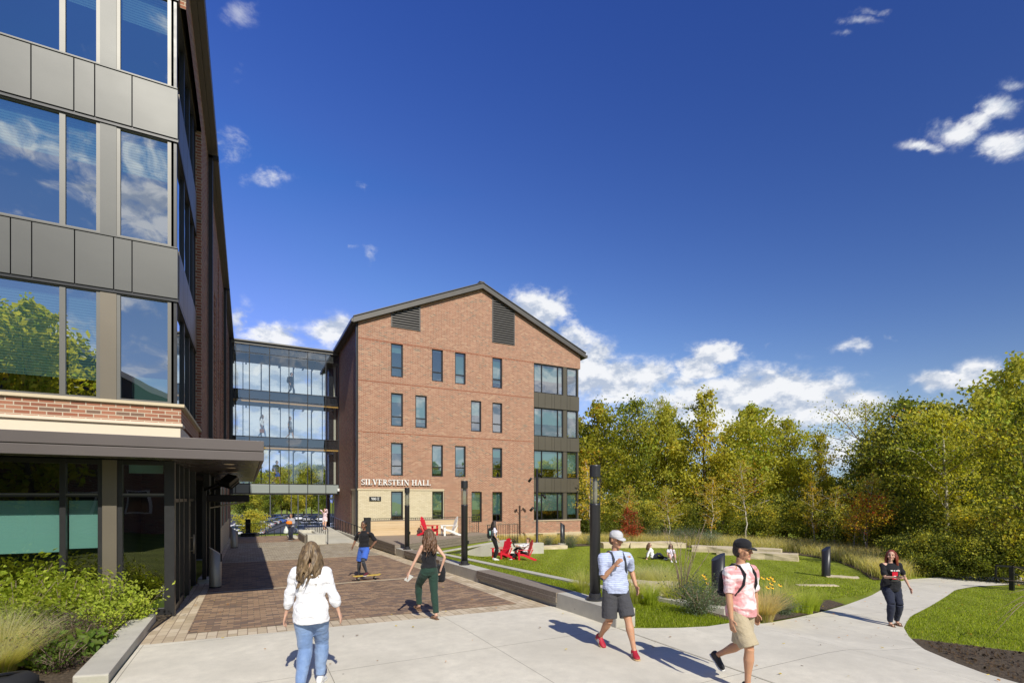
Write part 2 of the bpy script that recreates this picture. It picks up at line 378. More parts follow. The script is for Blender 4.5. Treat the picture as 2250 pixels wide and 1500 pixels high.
M['paint'] = plain('white_paint', (.75,.75,.73), .7, 0, .1)
def metalpanel(name, col, rough, metal=.55, tilt=0):
    n = NT(name); p = n.pos(); f = n.noise(p, .8, 3, .5); g = n.noise(n.map(p, (1,1,12)), 3, 4, .6)
    c = n.mix(f, tuple(x*.9 for x in col), tuple(x*1.08 for x in col)); c = n.mix(n.m('MULTIPLY', g, .2), c, tuple(x*.7 for x in col))
    return n.done(n.pbr(c, n.m('MULTIPLY_ADD', f, .12, rough-.06), metal, n.bump(n.noise(p, 1.3, 2, .4), .16, .02), .5))
M['panel'] = metalpanel('grey_metal_panel', (.092,.092,.087), .45, .3)
M['panel_bronze'] = metalpanel('bronze_metal_panel', (.135,.118,.088), .42, .35)
M['frame'] = plain('dark_bronze_frame', (.03,.03,.032), .38, .3, .15)
M['mullion'] = metalpanel('grey_mullion_metal', (.145,.14,.128), .45, .4)
M['fascia'] = metalpanel('canopy_fascia_metal', (.135,.115,.11), .45, .35)
M['post'] = metalpanel('brown_post_metal', (.17,.145,.11), .45, .35)
M['soffit'] = metalpanel('soffit_metal', (.16,.14,.125), .28, .6)
M['cream'] = plain('cream_flashing', (.72,.62,.47), .6, .0, .06)
M['sill'] = plain('cast_sill_stone', (.60,.50,.34), .8, 0, .1)
M['roof'] = plain('roof_trim_metal', (.13,.12,.11), .45, .4, .12, 2)
M['rooftop'] = plain('dark_shingles', (.06,.055,.05), .9, 0, .3, 6, .3)
M['black'] = plain('black_metal', (.014,.014,.016), .38, .3, .2)
M['black_matte'] = plain('black_matte', (.012,.012,.013), .75, 0, .2)
M['lamp'] = plain('charcoal_lamp_metal', (.032,.032,.035), .36, .2, .2, 5, .03)
M['steel'] = plain('brushed_steel', (.40,.365,.29), .45, .5, .12, 4)
M['white_letter'] = plain('white_letter_paint', (.85,.85,.83), .5, 0, .03)
M['orange'] = plain('orange_wood_edge', (.70,.36,.07), .6, 0, .15)
M['spandrel'] = plain('grey_glass_spandrel', (.27,.30,.29), .22, 0, .05)
M['dark_in'] = plain('room_gloom_paint', (.02,.02,.022), .9, 0, .3, 2)  # near-black colour stands in for the gloom of unlit rooms
M['ceiling'] = plain('dim_ceiling', (.30,.27,.24), .8, 0, .1)
M['teal'] = plain('teal_roller_blind', (.30,.52,.47), .8, 0, .05, 2)
M['red'] = plain('red_painted_wood', (.62,.012,.035), .42, 0, .1)
M['white_wood'] = plain('white_painted_wood', (.78,.77,.74), .5, 0, .05)
def wood(name, a, b, c_, scale=1.0, rough=.75, board=None):
    n = NT(name); p = n.obj(); X, Y, Z = n.xyz(p)[0:3]
    g = n.noise(n.map(p, (1.2*scale, 30*scale, 30*scale)), 1, 5, .65, .6); f = n.noise(n.map(p, (.5,.5,6)), 2, 3, .6)
    c = n.ramp(g, [(.3, a), (.5, b), (.7, c_)]); c = n.mix(n.m('MULTIPLY', f, .6), c, b)
    if board:
        w = n.nd('ShaderNodeTexWhiteNoise', noise_dimensions='1D'); n.set(w, 'W', n.m('FLOOR', n.m('DIVIDE', Z, board)))
        c = n.mix(n.m('MULTIPLY', w.outputs[0], .55), c, c_)
    return n.done(n.pbr(c, rough, 0, n.bump(g, .3, .004), .3))
M['wood_grey'] = wood('weathered_grey_timber', (.13,.105,.08), (.24,.2,.16), (.34,.29,.235))
M['wood_tan'] = wood('tan_timber_boards', (.42,.26,.12), (.58,.42,.24), (.68,.53,.34), board=.13)
M['wood_deck'] = wood('deck_boards', (.2,.155,.11), (.3,.24,.18), (.38,.32,.24))
def glass(name, tint, refl, rough=0.0, gcol=(.95,.97,1), wav=0.012):
    """pane: see-through and tinted, with the strong reflection of coated glass"""
    n = NT(name); p = n.pos()
    nr = n.bump(n.noise(p, .55, 2, .5), 1.0, wav)
    tr = n.nd('ShaderNodeBsdfTransparent'); tr.inputs[0].default_value = (*tint, 1)
    gl = n.nd('ShaderNodeBsdfGlossy'); gl.inputs['Roughness'].default_value = rough; gl.inputs['Color'].default_value = (*gcol, 1); n.set(gl, 'Normal', nr)
    fr = n.nd('ShaderNodeLayerWeight'); fr.inputs[0].default_value = .5
    f = n.m('ADD', n.m('MULTIPLY', n.m('POWER', fr.outputs['Facing'], 4.0), 1-refl), refl, None, True)
    mx = n.nd('ShaderNodeMixShader'); n.set(mx, 0, f); n.set(mx, 1, tr.outputs[0]); n.set(mx, 2, gl.outputs[0])
    return n.done(mx.outputs[0])
M['glass'] = glass('coated_window_glass', (.55,.62,.62), .42)
M['glass_big'] = glass('coated_bay_glass', (.5,.6,.6), .50, gcol=(.88,.93,1))
M['glass_shop'] = glass('shopfront_glass', (.62,.72,.70), .16)
M['glass_bridge'] = glass('bridge_glass', (.80,.87,.90), .24)
M['lens'] = glass('clear_lens', (.9,.92,.88), .08)
def slats():
    n = NT('pale_venetian_blind'); X, Y, Z = n.xyz(n.pos())[0:3]
    s_ = n.m('LESS_THAN', n.m('FRACT', n.m('DIVIDE', Z, .05)), .3)
    return n.done(n.pbr(n.mix(s_, (.30,.50,.46), (.10,.2,.2)), .7))
M['slats'] = slats()
def leafmat(name, transl=.5, spec=.25):
    n = NT(name); a = n.nd('ShaderNodeAttribute', attribute_name='Col')
    c = a.outputs['Color']; b = n.pbr(c, .55, 0, None, spec)
    t = n.nd('ShaderNodeBsdfTranslucent'); n.set(t, 0, n.mix(1, c, (1.5,1.4,.6), 'MULTIPLY'))
    mx = n.nd('ShaderNodeMixShader'); mx.inputs[0].default_value = transl; n.set(mx, 1, b); n.set(mx, 2, t.outputs[0])
    return n.done(mx.outputs[0])
M['leaf'] = leafmat('leaves'); M['blade'] = leafmat('grass_blades', .6, .1)
def barkmat(name, a, b, sc_=6):
    n = NT(name); p = n.obj(); f = n.noise(n.map(p, (1,1,.35)), sc_, 5, .7)
    return n.done(n.pbr(n.ramp(f, [(.35, a), (.6, b)]), .9, 0, n.bump(f, .5, .02), .2))
M['bark'] = barkmat('brown_bark', (.05,.04,.03), (.17,.14,.11)); M['birch'] = barkmat('pale_bark', (.24,.21,.17), (.60,.56,.48), 5)
M['twig'] = barkmat('grey_twigs', (.14,.10,.08), (.3,.22,.17))
# ---------------------------------------------------------------- ground, paving, paths
def sheet(name, us, vs, mat, off=0.0, zf=None, kind='structure'):
    us = np.asarray(us, float); vs = np.asarray(vs, float); U, V_ = np.meshgrid(us, vs, indexing='ij')
    Z = (TT(U, V_) if zf is None else zf(U, V_))+off
    n, m = U.shape; V = np.stack([U, V_, Z], -1).reshape(-1, 3); I = np.arange(n*m).reshape(n, m)
    F = np.stack([I[:-1,:-1], I[1:,:-1], I[1:,1:], I[:-1,1:]], -1).reshape(-1, 4)
    return tag(link(name, np_mesh(name, V, F, mat, smooth=True)), kind=kind)
def resamp(P, n):
    P = np.array(P, float); d = np.r_[0, np.cumsum(np.hypot(*np.diff(P[:, :2], axis=0).T))]; t = np.linspace(0, d[-1], n)
    return np.stack([np.interp(t, d, P[:, i]) for i in range(P.shape[1])], -1)
def strip(name, A, B, mat, off=0.02, n=60, m=10, kind='structure', thick=0):
    A = resamp(A, n); B = resamp(B, n); t = np.linspace(0, 1, m)[None, :, None]
    Q = A[:, None, :]*(1-t)+B[:, None, :]*t; Z = TT(Q[..., 0], Q[..., 1])+off
    V = np.concatenate([Q[..., :2], Z[..., None]], -1).reshape(-1, 3); I = np.arange(n*m).reshape(n, m)
    F = np.stack([I[:-1,:-1], I[1:,:-1], I[1:,1:], I[:-1,1:]], -1).reshape(-1, 4)
    return tag(link(name, np_mesh(name, V, F, mat, smooth=True)), kind=kind)
ug = np.r_[np.linspace(-400, -60, 12), np.arange(-50, -12, 4), np.arange(-12, 42, .5), np.arange(42, 90, 4), np.linspace(95, 600, 14)]
vg = np.r_[np.linspace(-300, -40, 8), np.arange(-34, -8, 4), np.arange(-8, 60, .5), np.arange(60, 100, 4), np.linspace(104, 900, 18)]
sheet('ground', ug, vg, M['grass'])
jl = lambda u: 9.6-.075*(u+1.4)                     # joint between the concrete and the brick paving
# concrete apron near the camera and the path to the right
strip('concrete_plaza', [(-1.48, -9), (-1.48, 9.62)], [(5.66, -9), (5.66, 9.07)], M['concrete'], .02, 40, 16)
PA = [(5.66, -9), (5.66, 6.95), (6.4, 6.52), (7.26, 6.26), (8.67, 6.4), (11.4, 7.16), (14, 7.85), (16.9, 8.7), (19.5, 9.6), (21.5, 10.25), (23.2, 10.5), (26, 10.1), (31, 8.2), (36, 6)]
PB = [(9.6, -9), (8.0, 1.2), (8.9, 3.3), (10.0, 4.35), (11.3, 5.15), (12.3, 5.7), (14, 6.35), (16.5, 7.0), (19.4, 7.8), (21.3, 8.35), (23, 8.5), (26, 7.9), (31, 5.6), (36, 3.4)]
def path(name, A, B, mat, off, m=14):
    n = 60; a = resamp(A[1:], n); b = resamp(B[1:], n); a = np.vstack([[A[0]], a]); b = np.vstack([[B[0]], b])
    t = np.linspace(0, 1, m)[None, :, None]; Q = a[:, None, :]*(1-t)+b[:, None, :]*t
    Z = TT(Q[..., 0], Q[..., 1])+off; V = np.concatenate([Q, Z[..., None]], -1).reshape(-1, 3); I = np.arange((n+1)*m).reshape(n+1, m)
    F = np.stack([I[:-1,:-1], I[1:,:-1], I[1:,1:], I[:-1,1:]], -1).reshape(-1, 4)
    return tag(link(name, np_mesh(name, V, F, mat, smooth=True)), kind='structure')
path('concrete_path', PA, PB, M['concrete'], .026)
# brick plaza: tan border, brown field, pale cross bands
strip('paving_border', [(-1.52, jl(-1.5)), (-1.52, 12.2), (-1.3, 12.21), (-1.3, 41)], [(5.66, jl(5.66)), (5.66, 41)], M['paver_tan'], .012, 70, 8)
strip('brick_paving', [(-.9, 10.12), (-.9, 22.2)], [(5.15, 9.66), (5.15, 22.2)], M['paver'], .018, 30, 8)
strip('pale_paving', [(-.9, 22.2), (-.9, 33.6)], [(5.15, 22.2), (5.15, 33.6)], M['paver_pale'], .018, 30, 8)
strip('far_paving', [(-.9, 33.6), (-.9, 41)], [(5.15, 33.6), (5.15, 41)], M['paver'], .018, 12, 8)
for i, v in enumerate((14.62, 22.2, 29.8)):
    strip('paving_band', [(-.9, v-.06), (-.9, v+.06)], [(5.15, v-.06), (5.15, v+.06)], M['sill'], .023, 3, 6)
strip('door_paving', [(-9, 24), (-1.29, 24)], [(-9, 41), (-1.29, 41)], M['cast'], .006, 10, 10)
# mulch beds
strip('mulch_bed', [(-12, 7.6), (-1.85, 7.6)], [(-12, 12.0), (-1.3, 12.0)], M['mulch'], .05, 20, 8)
strip('mulch_bed', [(7.9, 6.55), (9.5, 6.7), (11.4, 7.2), (14.2, 7.95)], [(8.25, 7.5), (9.6, 8.9), (12.0, 9.3), (14.6, 8.6)], M['mulch'], .03, 24, 6)
strip('mulch_bed', [(8.4, 1.0), (8.9, 3.28), (10.0, 4.33), (11.2, 5.05)], [(14, -1), (13.2, 1.2), (12.6, 2.6), (11.3, 5.0)], M['mulch'], .012, 24, 8)
strip('mulch_bed', [(14.5, 29.0), (19, 28.6), (24.5, 27.6), (28.3, 20), (27.5, 16), (24.3, 13), (21.5, 11)], [(14.5, 31.8), (21, 31.8), (30, 31), (33, 20), (31, 14), (27, 12.2), (23.2, 10.6)], M['mulch'], .03, 50, 8)

# ---------------------------------------------------------------- kerbs, seat walls, deck
def slopebox(m, u0, u1, v0, v1, hb, ht, n=6, zf=gz):
    """long block along v whose top and bottom follow the plaza fall"""
    for i in range(n):
        a = v0+(v1-v0)*i/n; b = v0+(v1-v0)*(i+1)/n; za, zb = zf(a), zf(b)
        if i == 0: m.quad((u0,a,za+hb),(u1,a,za+hb),(u1,a,za+ht),(u0,a,za+ht))
        if i == n-1: m.quad((u1,b,zb+hb),(u0,b,zb+hb),(u0,b,zb+ht),(u1,b,zb+ht))
        m.quad((u0,a,za+ht),(u1,a,za+ht),(u1,b,zb+ht),(u0,b,zb+ht)); m.quad((u0,b,zb+hb),(u0,a,za+hb),(u0,a,za+ht),(u0,b,zb+ht))
        m.quad((u1,a,za+hb),(u1,b,zb+hb),(u1,b,zb+ht),(u1,a,za+ht)); m.quad((u0,a,za+hb),(u0,b,zb+hb),(u1,b,zb+hb),(u1,a,za+hb))
w = thing('seat_wall', 'long low concrete seat wall with timber bench tops running along the brick plaza', 'wall', (0,0,0))
part('wall_base', M['cast'], w, lambda m: slopebox(m, 5.70, 6.06, 6.97, 21.7, -.4, .245, 12), .012)
for a, b in ((6.95, 8.84), (12.95, 16.0), (20.3, 21.7)):
    def seg(m, a=a, b=b):
        n = 4
        e0 = 0 if a < 7 else .22; e1 = .22 if b < 21 else 0       # slanted ends where the timber starts
        za, zb = gz(a), gz(b); u0, u1 = 5.65, 6.08
        m.prism([(a, za+.33), (b, zb+.33), (b+e1*.6, zb-.3), (a-e0*.6, za-.3)], lambda x, y, t: (t, x, y), u0, u1)
    part('concrete_block', M['cast'], w, seg, .02)
for a, b in ((8.85, 12.94), (16.01, 20.29)):
    def top(m, a=a, b=b):
        for k in range(2):
            x0 = 5.63+k*.222; slopebox(m, x0, x0+.216, a, b, .235, .335, 3)
        slopebox(m, 5.62, 5.66, a, b, .13, .233, 3)
    part('timber_top', M['wood_grey'], w, top, .006)
kb = thing('kerb', 'narrow straight concrete kerb between the grass strip and the lawn', 'kerb')
def kerbfn(m):
    P = resamp([(7.35, 21.6), (7.55, 17), (7.75, 12.5), (7.95, 9.5), (8.25, 7.6), (8.45, 7.05)], 24)
    for i in range(23):
        (a, b), (c_, d) = P[i], P[i+1]; za, zb = gz(b)+.05, gz(d)+.05
        m.quad((a,b,za),(a+.28,b,za),(c_+.28,d,zb),(c_,d,zb)); m.quad((a,b,za-.5),(a,b,za),(c_,d,zb),(c_,d,zb-.5)); m.quad((a+.28,b,za),(a+.28,b,za-.5),(c_+.28,d,zb-.5),(c_+.28,d,zb))
    a, b = P[-1]; m.quad((a,b,gz(b)+.05),(a,b,-.5),(a+.28,b,-.5),(a+.28,b,gz(b)+.05))
part('kerb_stone', M['cast'], kb, kerbfn)
rw = thing('retaining_wall', 'low concrete retaining wall with a grass terrace below the timber deck', 'wall')
part('wall_face', M['cast'], rw, lambda m: (m.prism([(7.35,21.5),(7.7,21.5),(13.3,25.6),(13.0,26.0)], lambda x, y, t: (x, y, t), -1.2, -.13), m.box(12.9, 15.2, 25.2, 25.6, -1.2, -.33)), .015)
strip('grass_terrace', [(6.08, 21.3), (7.3, 21.4), (7.4, 21.5)], [(6.1, 22.6), (10.5, 25.7), (12.9, 25.9)], M['grass'], 0, 12, 8)
ter = MB(); ter.quad((6.0,21.0,-.17),(7.5,21.0,-.17),(13.1,25.75,-.17),(12.6,26.3,-.17),(6.0,22.6,-.17)); tag(ter.build('grass_terrace', M['grass']), kind='structure')
cb = thing('kerb', 'wide low concrete kerb edging the planting bed beside the glass corner', 'kerb')
part('kerb_stone', M['cast'], cb, lambda m: (m.prism([(-1.87,7.85),(-1.5,7.75),(-1.5,11.35),(-1.58,11.5),(-1.87,10.9)], lambda x, y, t: (x, y, t), -.2, .13)), .02)
# timber deck with backrest wall and railings
dk = thing('timber_deck', 'raised weathered timber deck with a tall board backrest in front of the brick hall', 'deck')
DZ = .25
def deckfn(m):
    b = 0
    poly = [(5.66,21.72),(6.1,21.72),(12.0,25.95),(12.0,27.2),(5.66,27.2)]
    x = 5.66
    while x < 12.0:                                   # boards run away from the plaza
        x1 = min(x+.138, 12.0); y0 = 21.72 if x < 6.1 else 21.72+(x-6.1)*.717; y1 = 21.72 if x1 < 6.1 else 21.72+(x1-6.1)*.717
        m.prism([(x,y0),(x1,y1),(x1,27.2),(x,27.2)], lambda a, b_, t: (a, b_, t), DZ-.035, DZ); x += .145
part('deck_boards', M['wood_deck'], dk, deckfn)
def fasc(m):
    for k in range(3):
        z1 = DZ-.005-k*.135; z0 = z1-.125
        m.box(5.61, 5.655, 21.72, 27.2, z0, z1); m.box(5.61, 6.1, 21.675, 21.715, z0, z1)
        m.prism([(6.1,21.675),(12.02,25.92),(12.02,25.965),(6.1,21.72)], lambda a, b_, t: (a, b_, t), z0, z1)
    m.box(12.0, 12.045, 25.9, 27.2, -.15, DZ-.005)
part('fascia', M['wood_grey'], dk, fasc, .004)
part('deck_base', M['cast'], dk, lambda m: m.prism([(5.7,21.76),(6.15,21.76),(11.98,25.97),(11.98,27.2),(5.7,27.2)], lambda a, b_, t: (a, b_, t), -1.1, -.16))
bw_ = onV(1006, 27.25)
part('backrest', M['wood_tan'], dk, lambda m: [m.box(5.75, bw_, 27.2, 27.26, DZ+.13*k, DZ+.13*k+.124) for k in range(6)], .004)
part('backrest_cap', M['wood_grey'], dk, lambda m: m.box(5.72, bw_+.02, 27.18, 27.32, DZ+.782, DZ+.83), .004)
ec = MB(); ec.box(5.42, 5.72, 27.0, 27.3, -.2, 1.2); ec.box(5.40, 5.74, 26.98, 27.32, 1.2, 1.23)
tag(ec.build('service_box', M['black_matte'], bevel=.01), 'tall narrow matt black box at the left end of the deck backrest', 'service box')
def railing(name, label, a, b, z0, z1, step=.11, group=None, za=None, posts=True, mid=False, zb=None):
    """bar railing from a to b; za/zb: ground at the two ends"""
    g = thing(name, label, 'railing', (0,0,0), 0, group); a = Vector((*a, 0)); b = Vector((*b, 0)); L = (b-a).length; n = max(1, round(L/step))
    za = 0 if za is None else za; zb = za if zb is None else zb
    P = lambda t, z: (a.x+(b.x-a.x)*t, a.y+(b.y-a.y)*t, za+(zb-za)*t+z)
    part('top_rail', M['black'], g, lambda m: m.bar(P(0, z1), P(1, z1), .045, .03))
    part('bottom_rail', M['black'], g, lambda m: m.bar(P(0, z0), P(1, z0), .035, .02))
    part('balusters', M['black'], g, lambda m: [m.bar(P(i/n, z0 if i % 12 and i != n else z0-.12), P(i/n, z1), .016 if i % 12 and i != n else .035) for i in range(n+1)])
    return g
railing('railing', 'long black bar railing standing behind the deck backrest', (5.5, 27.55), (12.1, 27.55), .08, 1.0, .115, za=.15)
railing('railing', 'short lower black bar railing beside the steps at the right end of the deck', (12.15, 26.35), (14.1, 26.35), .06, 1.05, .115, za=-.33)
st = thing('steps', 'concrete steps going down from the right end of the deck', 'steps')
part('step_blocks', M['cast'], st, lambda m: [m.box(12.1+.4*k, 12.5+.4*k, 26.4, 28.4, -1.2, .1-.17*k) for k in range(6)], .01)
# ramp, seat planter and handrails left of the hall
rz_ = lambda v: -.36+.026*max(0, v-29.9)
rp = thing('entrance_ramp', 'pale concrete entrance ramp rising to the glass door under the bridge', 'ramp')
def rampfn(m):
    for i in range(8):
        a = 29.9+i*1.8; b = a+1.8; m.quad((3.95,a,rz_(a)),(5.75,a,rz_(a)),(5.75,b,rz_(b)),(3.95,b,rz_(b))); m.quad((3.95,b,-.8),(3.95,a,-.8),(3.95,a,rz_(a)),(3.95,b,rz_(b)))
    m.box(3.95, 5.75, 29.87, 29.9, -.8, -.36)
    m.box(5.75, 5.98, 29.9, 39, -.8, -.1)
part('ramp_slab', M['cast'], rp, rampfn)
pl = thing('concrete_planter', 'blocky cast concrete seat planter with a recessed timber panel beside the ramp', 'planter')
def plf(m):
    m.box(2.95, 3.9, 30.2, 31.3, -.8, .22); m.box(2.95, 3.05, 31.3, 35.6, -.8, .1); m.box(3.72, 3.9, 31.3, 35.6, -.8, .12); m.box(2.95, 3.9, 35.6, 36.2, -.8, .16)
    m.box(3.05, 3.72, 31.3, 35.6, -.8, 0); m.box(2.4, 2.95, 36.4, 38.2, -.8, -.3)
part('concrete_body', M['cast'], pl, plf, .02)
part('timber_panel', M['wood_grey'], pl, lambda m: m.box(2.92, 2.955, 31.5, 35.4, -.45, .02))
def handrail(name, label, pts, h=.9, step=1.1, mid=True, n_post=None):
    g = thing(name, label, 'railing'); P = [Vector(p) for p in pts]
    top = [p+Vector((0,0,h)) for p in P]
    def rails(m):
        m.sm = True; m.tube(top, .024, 8)
        m.tube([top[0]+Vector((0,0,-.25))]+[top[0]], .024, 8)
    part('top_rail', M['black'], g, rails)
    for a, b in zip(P[:-1], P[1:]):
        k = max(1, int(round((b-a).length/step)))
        for i in range(k+1 if b is P[-1] else k): q = a+(b-a)*i/k; part('post', M['black'], g, lambda m: m.bar(q-Vector((0,0,.1)), q+Vector((0,0,h)), .035))
    return g
handrail('handrail', 'black handrail with posts along the right side of the ramp beside the buff brick', [(5.85, 30.2, rz_(30.2)), (5.85, 42, rz_(42))], .88)
handrail('handrail', 'black handrail curving along the left side of the ramp above the planter', [(3.98, 29.95, -.38), (3.98, 31, -.3), (3.98, 42, rz_(42))], .9, .9)
handrail('stair_handrail', 'sloping black stair handrails going down behind the seat planter', [(3.8, 41.2, -.2), (3.0, 41.2, -.45), (.9, 41.2, -1.3)], .9, .5)
railing('railing', 'low black railing along the far edge of the plaza above the parking lot', (-.75, 41.0), (1.15, 41.0), .1, .95, .6, za=-.52)
def planterbowl():
    pb = thing('low_planter', 'dark low planter silhouette behind the railing at the far plaza edge', 'planter')
    part('planter_box', M['black_matte'], pb, lambda m: m.box(-.45, .75, 41.4, 42.0, -1.0, -.3), .02)
    def lf(m):
        r = random.Random(3)
        for i in range(160):
            c = Vector((r.uniform(-.4,.7), r.uniform(41.4,42), r.uniform(-.3,.02))); d = Vector((r.gauss(0,1), r.gauss(0,1), r.gauss(0,1))).normalized()*.07; e = d.cross(Vector((0,0,1)))*.5
            m.quad(c-d, c+e, c+d, c-e)
    part('foliage', M['bark'], pb, lf, fix=False)
planterbowl()

# ---------------------------------------------------------------- the gabled brick hall
def wall_holes(m, poly, holes, plane, depth, inward=1):
    """poly and holes in (a, z); plane(a, z, d) -> xyz, d = depth into the wall"""
    loops = [[Vector((*p, 0)) for p in poly]]
    for (a0, a1, z0, z1) in holes: loops.append([Vector((a0,z0,0)), Vector((a0,z1,0)), Vector((a1,z1,0)), Vector((a1,z0,0))])
    flat = [p for l in loops for p in l]; b = len(m.v); m.v += [tuple(plane(p.x, p.y, 0)) for p in flat]
    for t in tessellate_polygon(loops): m.face(tuple(b+i for i in t))
    for (a0, a1, z0, z1) in holes:
        c = [(a0,z0),(a1,z0),(a1,z1),(a0,z1)]
        for i in range(4): p, q = c[i], c[(i+1) % 4]; m.quad(plane(*p, 0), plane(*q, 0), plane(*q, depth), plane(*p, depth))
def window(parent, plane, a0, a1, z0, z1, d, fw=.06, split=None, mull=(), glass='glass', blind=None, bz=0, label=None, blindmat='teal', sub=None):
    """frame in the opening at depth d, sub-parts pane and blind"""
    def B(m, x0, x1, y0, y1, e0, e1):
        P = [plane(x, y, e) for e in (e0, e1) for x, y in ((x0,y0),(x1,y0),(x1,y1),(x0,y1))]
        b = len(m.v); m.v += [tuple(p) for p in P]
        for f in ((0,1,2,3),(7,6,5,4),(0,4,5,1),(1,5,6,2),(2,6,7,3),(3,7,4,0)): m.face(tuple(b+i for i in f))
    f = MB(); e0, e1 = d-.05, d+.03
    B(f, a0, a0+fw, z0, z1, e0, e1); B(f, a1-fw, a1, z0, z1, e0, e1); B(f, a0+fw, a1-fw, z0, z0+fw, e0, e1); B(f, a0+fw, a1-fw, z1-fw, z1, e0, e1)
    if split: B(f, a0+fw, a1-fw, split-.035, split+.035, e0+.005, e1)
    for x in mull: B(f, x-.035, x+.035, z0+fw, z1-fw, e0+.004, e1)
    fo = f.build('window', M['frame'], parent)
    if label: fo['label'] = label
    p = MB(); p.quad(plane(a0+fw*.5, z0+fw*.5, d), plane(a1-fw*.5, z0+fw*.5, d), plane(a1-fw*.5, z1-fw*.5, d), plane(a0+fw*.5, z1-fw*.5, d)); p.build('pane', M[glass], fo, fix=False)
    if blind is not None:
        q = MB(); q.quad(plane(a0+fw, z0+fw+(z1-z0)*(1-blind), d+.09), plane(a1-fw, z0+fw+(z1-z0)*(1-blind), d+.09), plane(a1-fw, z1, d+.09), plane(a0+fw, z1, d+.09)); q.build('blind', M[blindmat], fo, fix=False)
    return fo
V0, UL, UR, HD = 32.0, 6.02, 22.54, 46.4; EZ, RZ_, UP = 13.05, 16.6, 14.28
hall = thing('residence_hall', 'four storey red brick hall with a gabled roof and white lettering facing the plaza', 'building')
pf = lambda a, z, d: (a, V0+d, z)                       # front face
pl_ = lambda a, z, d: (UL+d, a, z)                      # left side face
pr_ = lambda a, z, d: (UR-d, a, z)
rows = [(.6,2.68),(3.67,5.76),(6.80,8.91),(9.93,12.08)]
cols = [[8.04,10.75,13.55,15.12],[8.04,10.73,12.35,15.12],[8.04,9.62,13.51,15.12],[8.04,10.73,12.35,15.12]]
holes = [(x, x+.77, *rows[i]) for i in range(4) for x in cols[i]]
BU = 18.45
def wallf(m):
    red = [(11.58,-1.6),(UR,-1.6),(UR,.57),(BU,.57),(BU,12.08),(UR,12.08),(UR,EZ),(UP,RZ_),(UL,EZ),(UL,2.84),(11.58,2.84)]
    hr = [h for h in holes if not (h[0] < 11.5 and h[3] < 3)]
    wall_holes(m, red, hr, pf, .16)
    # right side: bay opening wraps 4 m, then plain wall; left side with door recess
    m.quad((UR,V0,-1.6),(UR,HD,-1.6),(UR,HD,.57),(UR,V0,.57)); m.quad((UR,V0+4,.57),(UR,HD,.57),(UR,HD,12.08),(UR,V0+4,12.08)); m.quad((UR,V0,12.08),(UR,HD,12.08),(UR,HD,EZ),(UR,V0,EZ))
    m.quad((BU,V0,.57),(UR,V0,.57),(UR,V0+4,.57),(BU,V0+.3,.57)); m.quad((BU,V0,12.08),(BU,V0+.3,12.08),(UR,V0+4,12.08),(UR,V0,12.08)); m.quad((BU,V0,.57),(BU,V0+.3,.57),(BU,V0+.3,12.08),(BU,V0,12.08))
    m.quad((UR,V0+4,.57),(UR-.3,V0+4,.57),(UR-.3,V0+4,12.08),(UR,V0+4,12.08))
part('wall', M['brick'], hall, wallf, fix=False)
def sidef(m):
    wall_holes(m, [(V0,2.84),(HD,2.84),(HD,EZ),(V0,EZ)], [], pl_, .1)
    wall_holes(m, [(34.1,-1.2),(HD,-1.2),(HD,2.84),(34.1,2.84)], [(41.8, 45.8, -.5, 2.6)], pl_, .3)
    m.quad((UL,HD,-1.2),(UR,HD,-1.2),(UR,HD,EZ),(UP,HD,RZ_),(UL,HD,EZ))
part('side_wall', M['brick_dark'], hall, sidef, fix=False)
def yel(m):
    wall_holes(m, [(UL-.01,-.9),(11.56,-.9),(11.56,2.74),(UL-.01,2.74)], [h for h in holes if h[0] < 11.5 and h[3] < 3], lambda a, z, d: (a, V0-.012+d, z), .17)
    m.quad((UL-.012,V0-.012,-1.2),(UL-.012,34.1,-1.2),(UL-.012,34.1,2.74),(UL-.012,V0-.012,2.74))
part('buff_brick_base', M['yellow'], hall, yel, fix=False)
part('stone_trim', M['sill'], hall, lambda m: (m.box(UL-.05, 11.58, V0-.05, V0+.1, 2.74, 2.84), m.box(UL-.05, UL+.1, V0+.1, 34.2, 2.74, 2.84)), .004)
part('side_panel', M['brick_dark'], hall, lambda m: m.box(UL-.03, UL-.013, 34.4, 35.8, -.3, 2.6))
part('stone_base', M['stone'], hall, lambda m: [m.box(a, b, V0-.06, V0-.001, -1.7, -.36) for a, b in ((13.9,15.25),(15.95,18.45),(19.2,20.4),(20.85,UR+.06))]+[m.box(13.9, UR+.06, V0-.07, V0-.001, -.36, -.30), m.box(UR, UR+.06, V0, HD, -1.7, -.3)], .005)
for a, b in ((15.27,15.93),(18.47,19.18),(20.42,20.83)):
    fo = part('basement_window', M['frame'], hall, lambda m, a=a, b=b: (m.box(a, b, V0-.03, V0-.012, -1.3, -.37)))
    part('pane', M['glass'], fo, lambda m, a=a, b=b: m.quad((a+.05,V0-.035,-1.25),(b-.05,V0-.035,-1.25),(b-.05,V0-.035,-.42),(a+.05,V0-.035,-.42)), fix=False)
for z in (12.13, 9.57, 6.42):
    part('red_brick_band', M['band'], hall, lambda m, z=z: (m.box(UL, BU-.02, V0-.008, V0+.01, z-.1, z-.02)))
part('window_sill', M['sill'], hall, lambda m: (m.box(BU-.03, UR+.06, V0-.06, V0+.1, .57, .63), m.box(UR-.1, UR+.06, V0+.1, V0+4.1, .57, .63)))
rb = random.Random(5)
for i in range(4):
    for x in cols[i]:
        z0, z1 = rows[i]; yb = (i == 0 and x < 11.5)
        window(hall, (lambda a, z, d: (a, V0-.012+d, z)) if yb else pf, x, x+.77, z0, z1, .13, .075, z0+(.62 if i else .5), (), 'glass', rb.choice((.35, .62, .62, .95, .8) if i < 2 else (.85, .3, .5, .12, 1.0)))
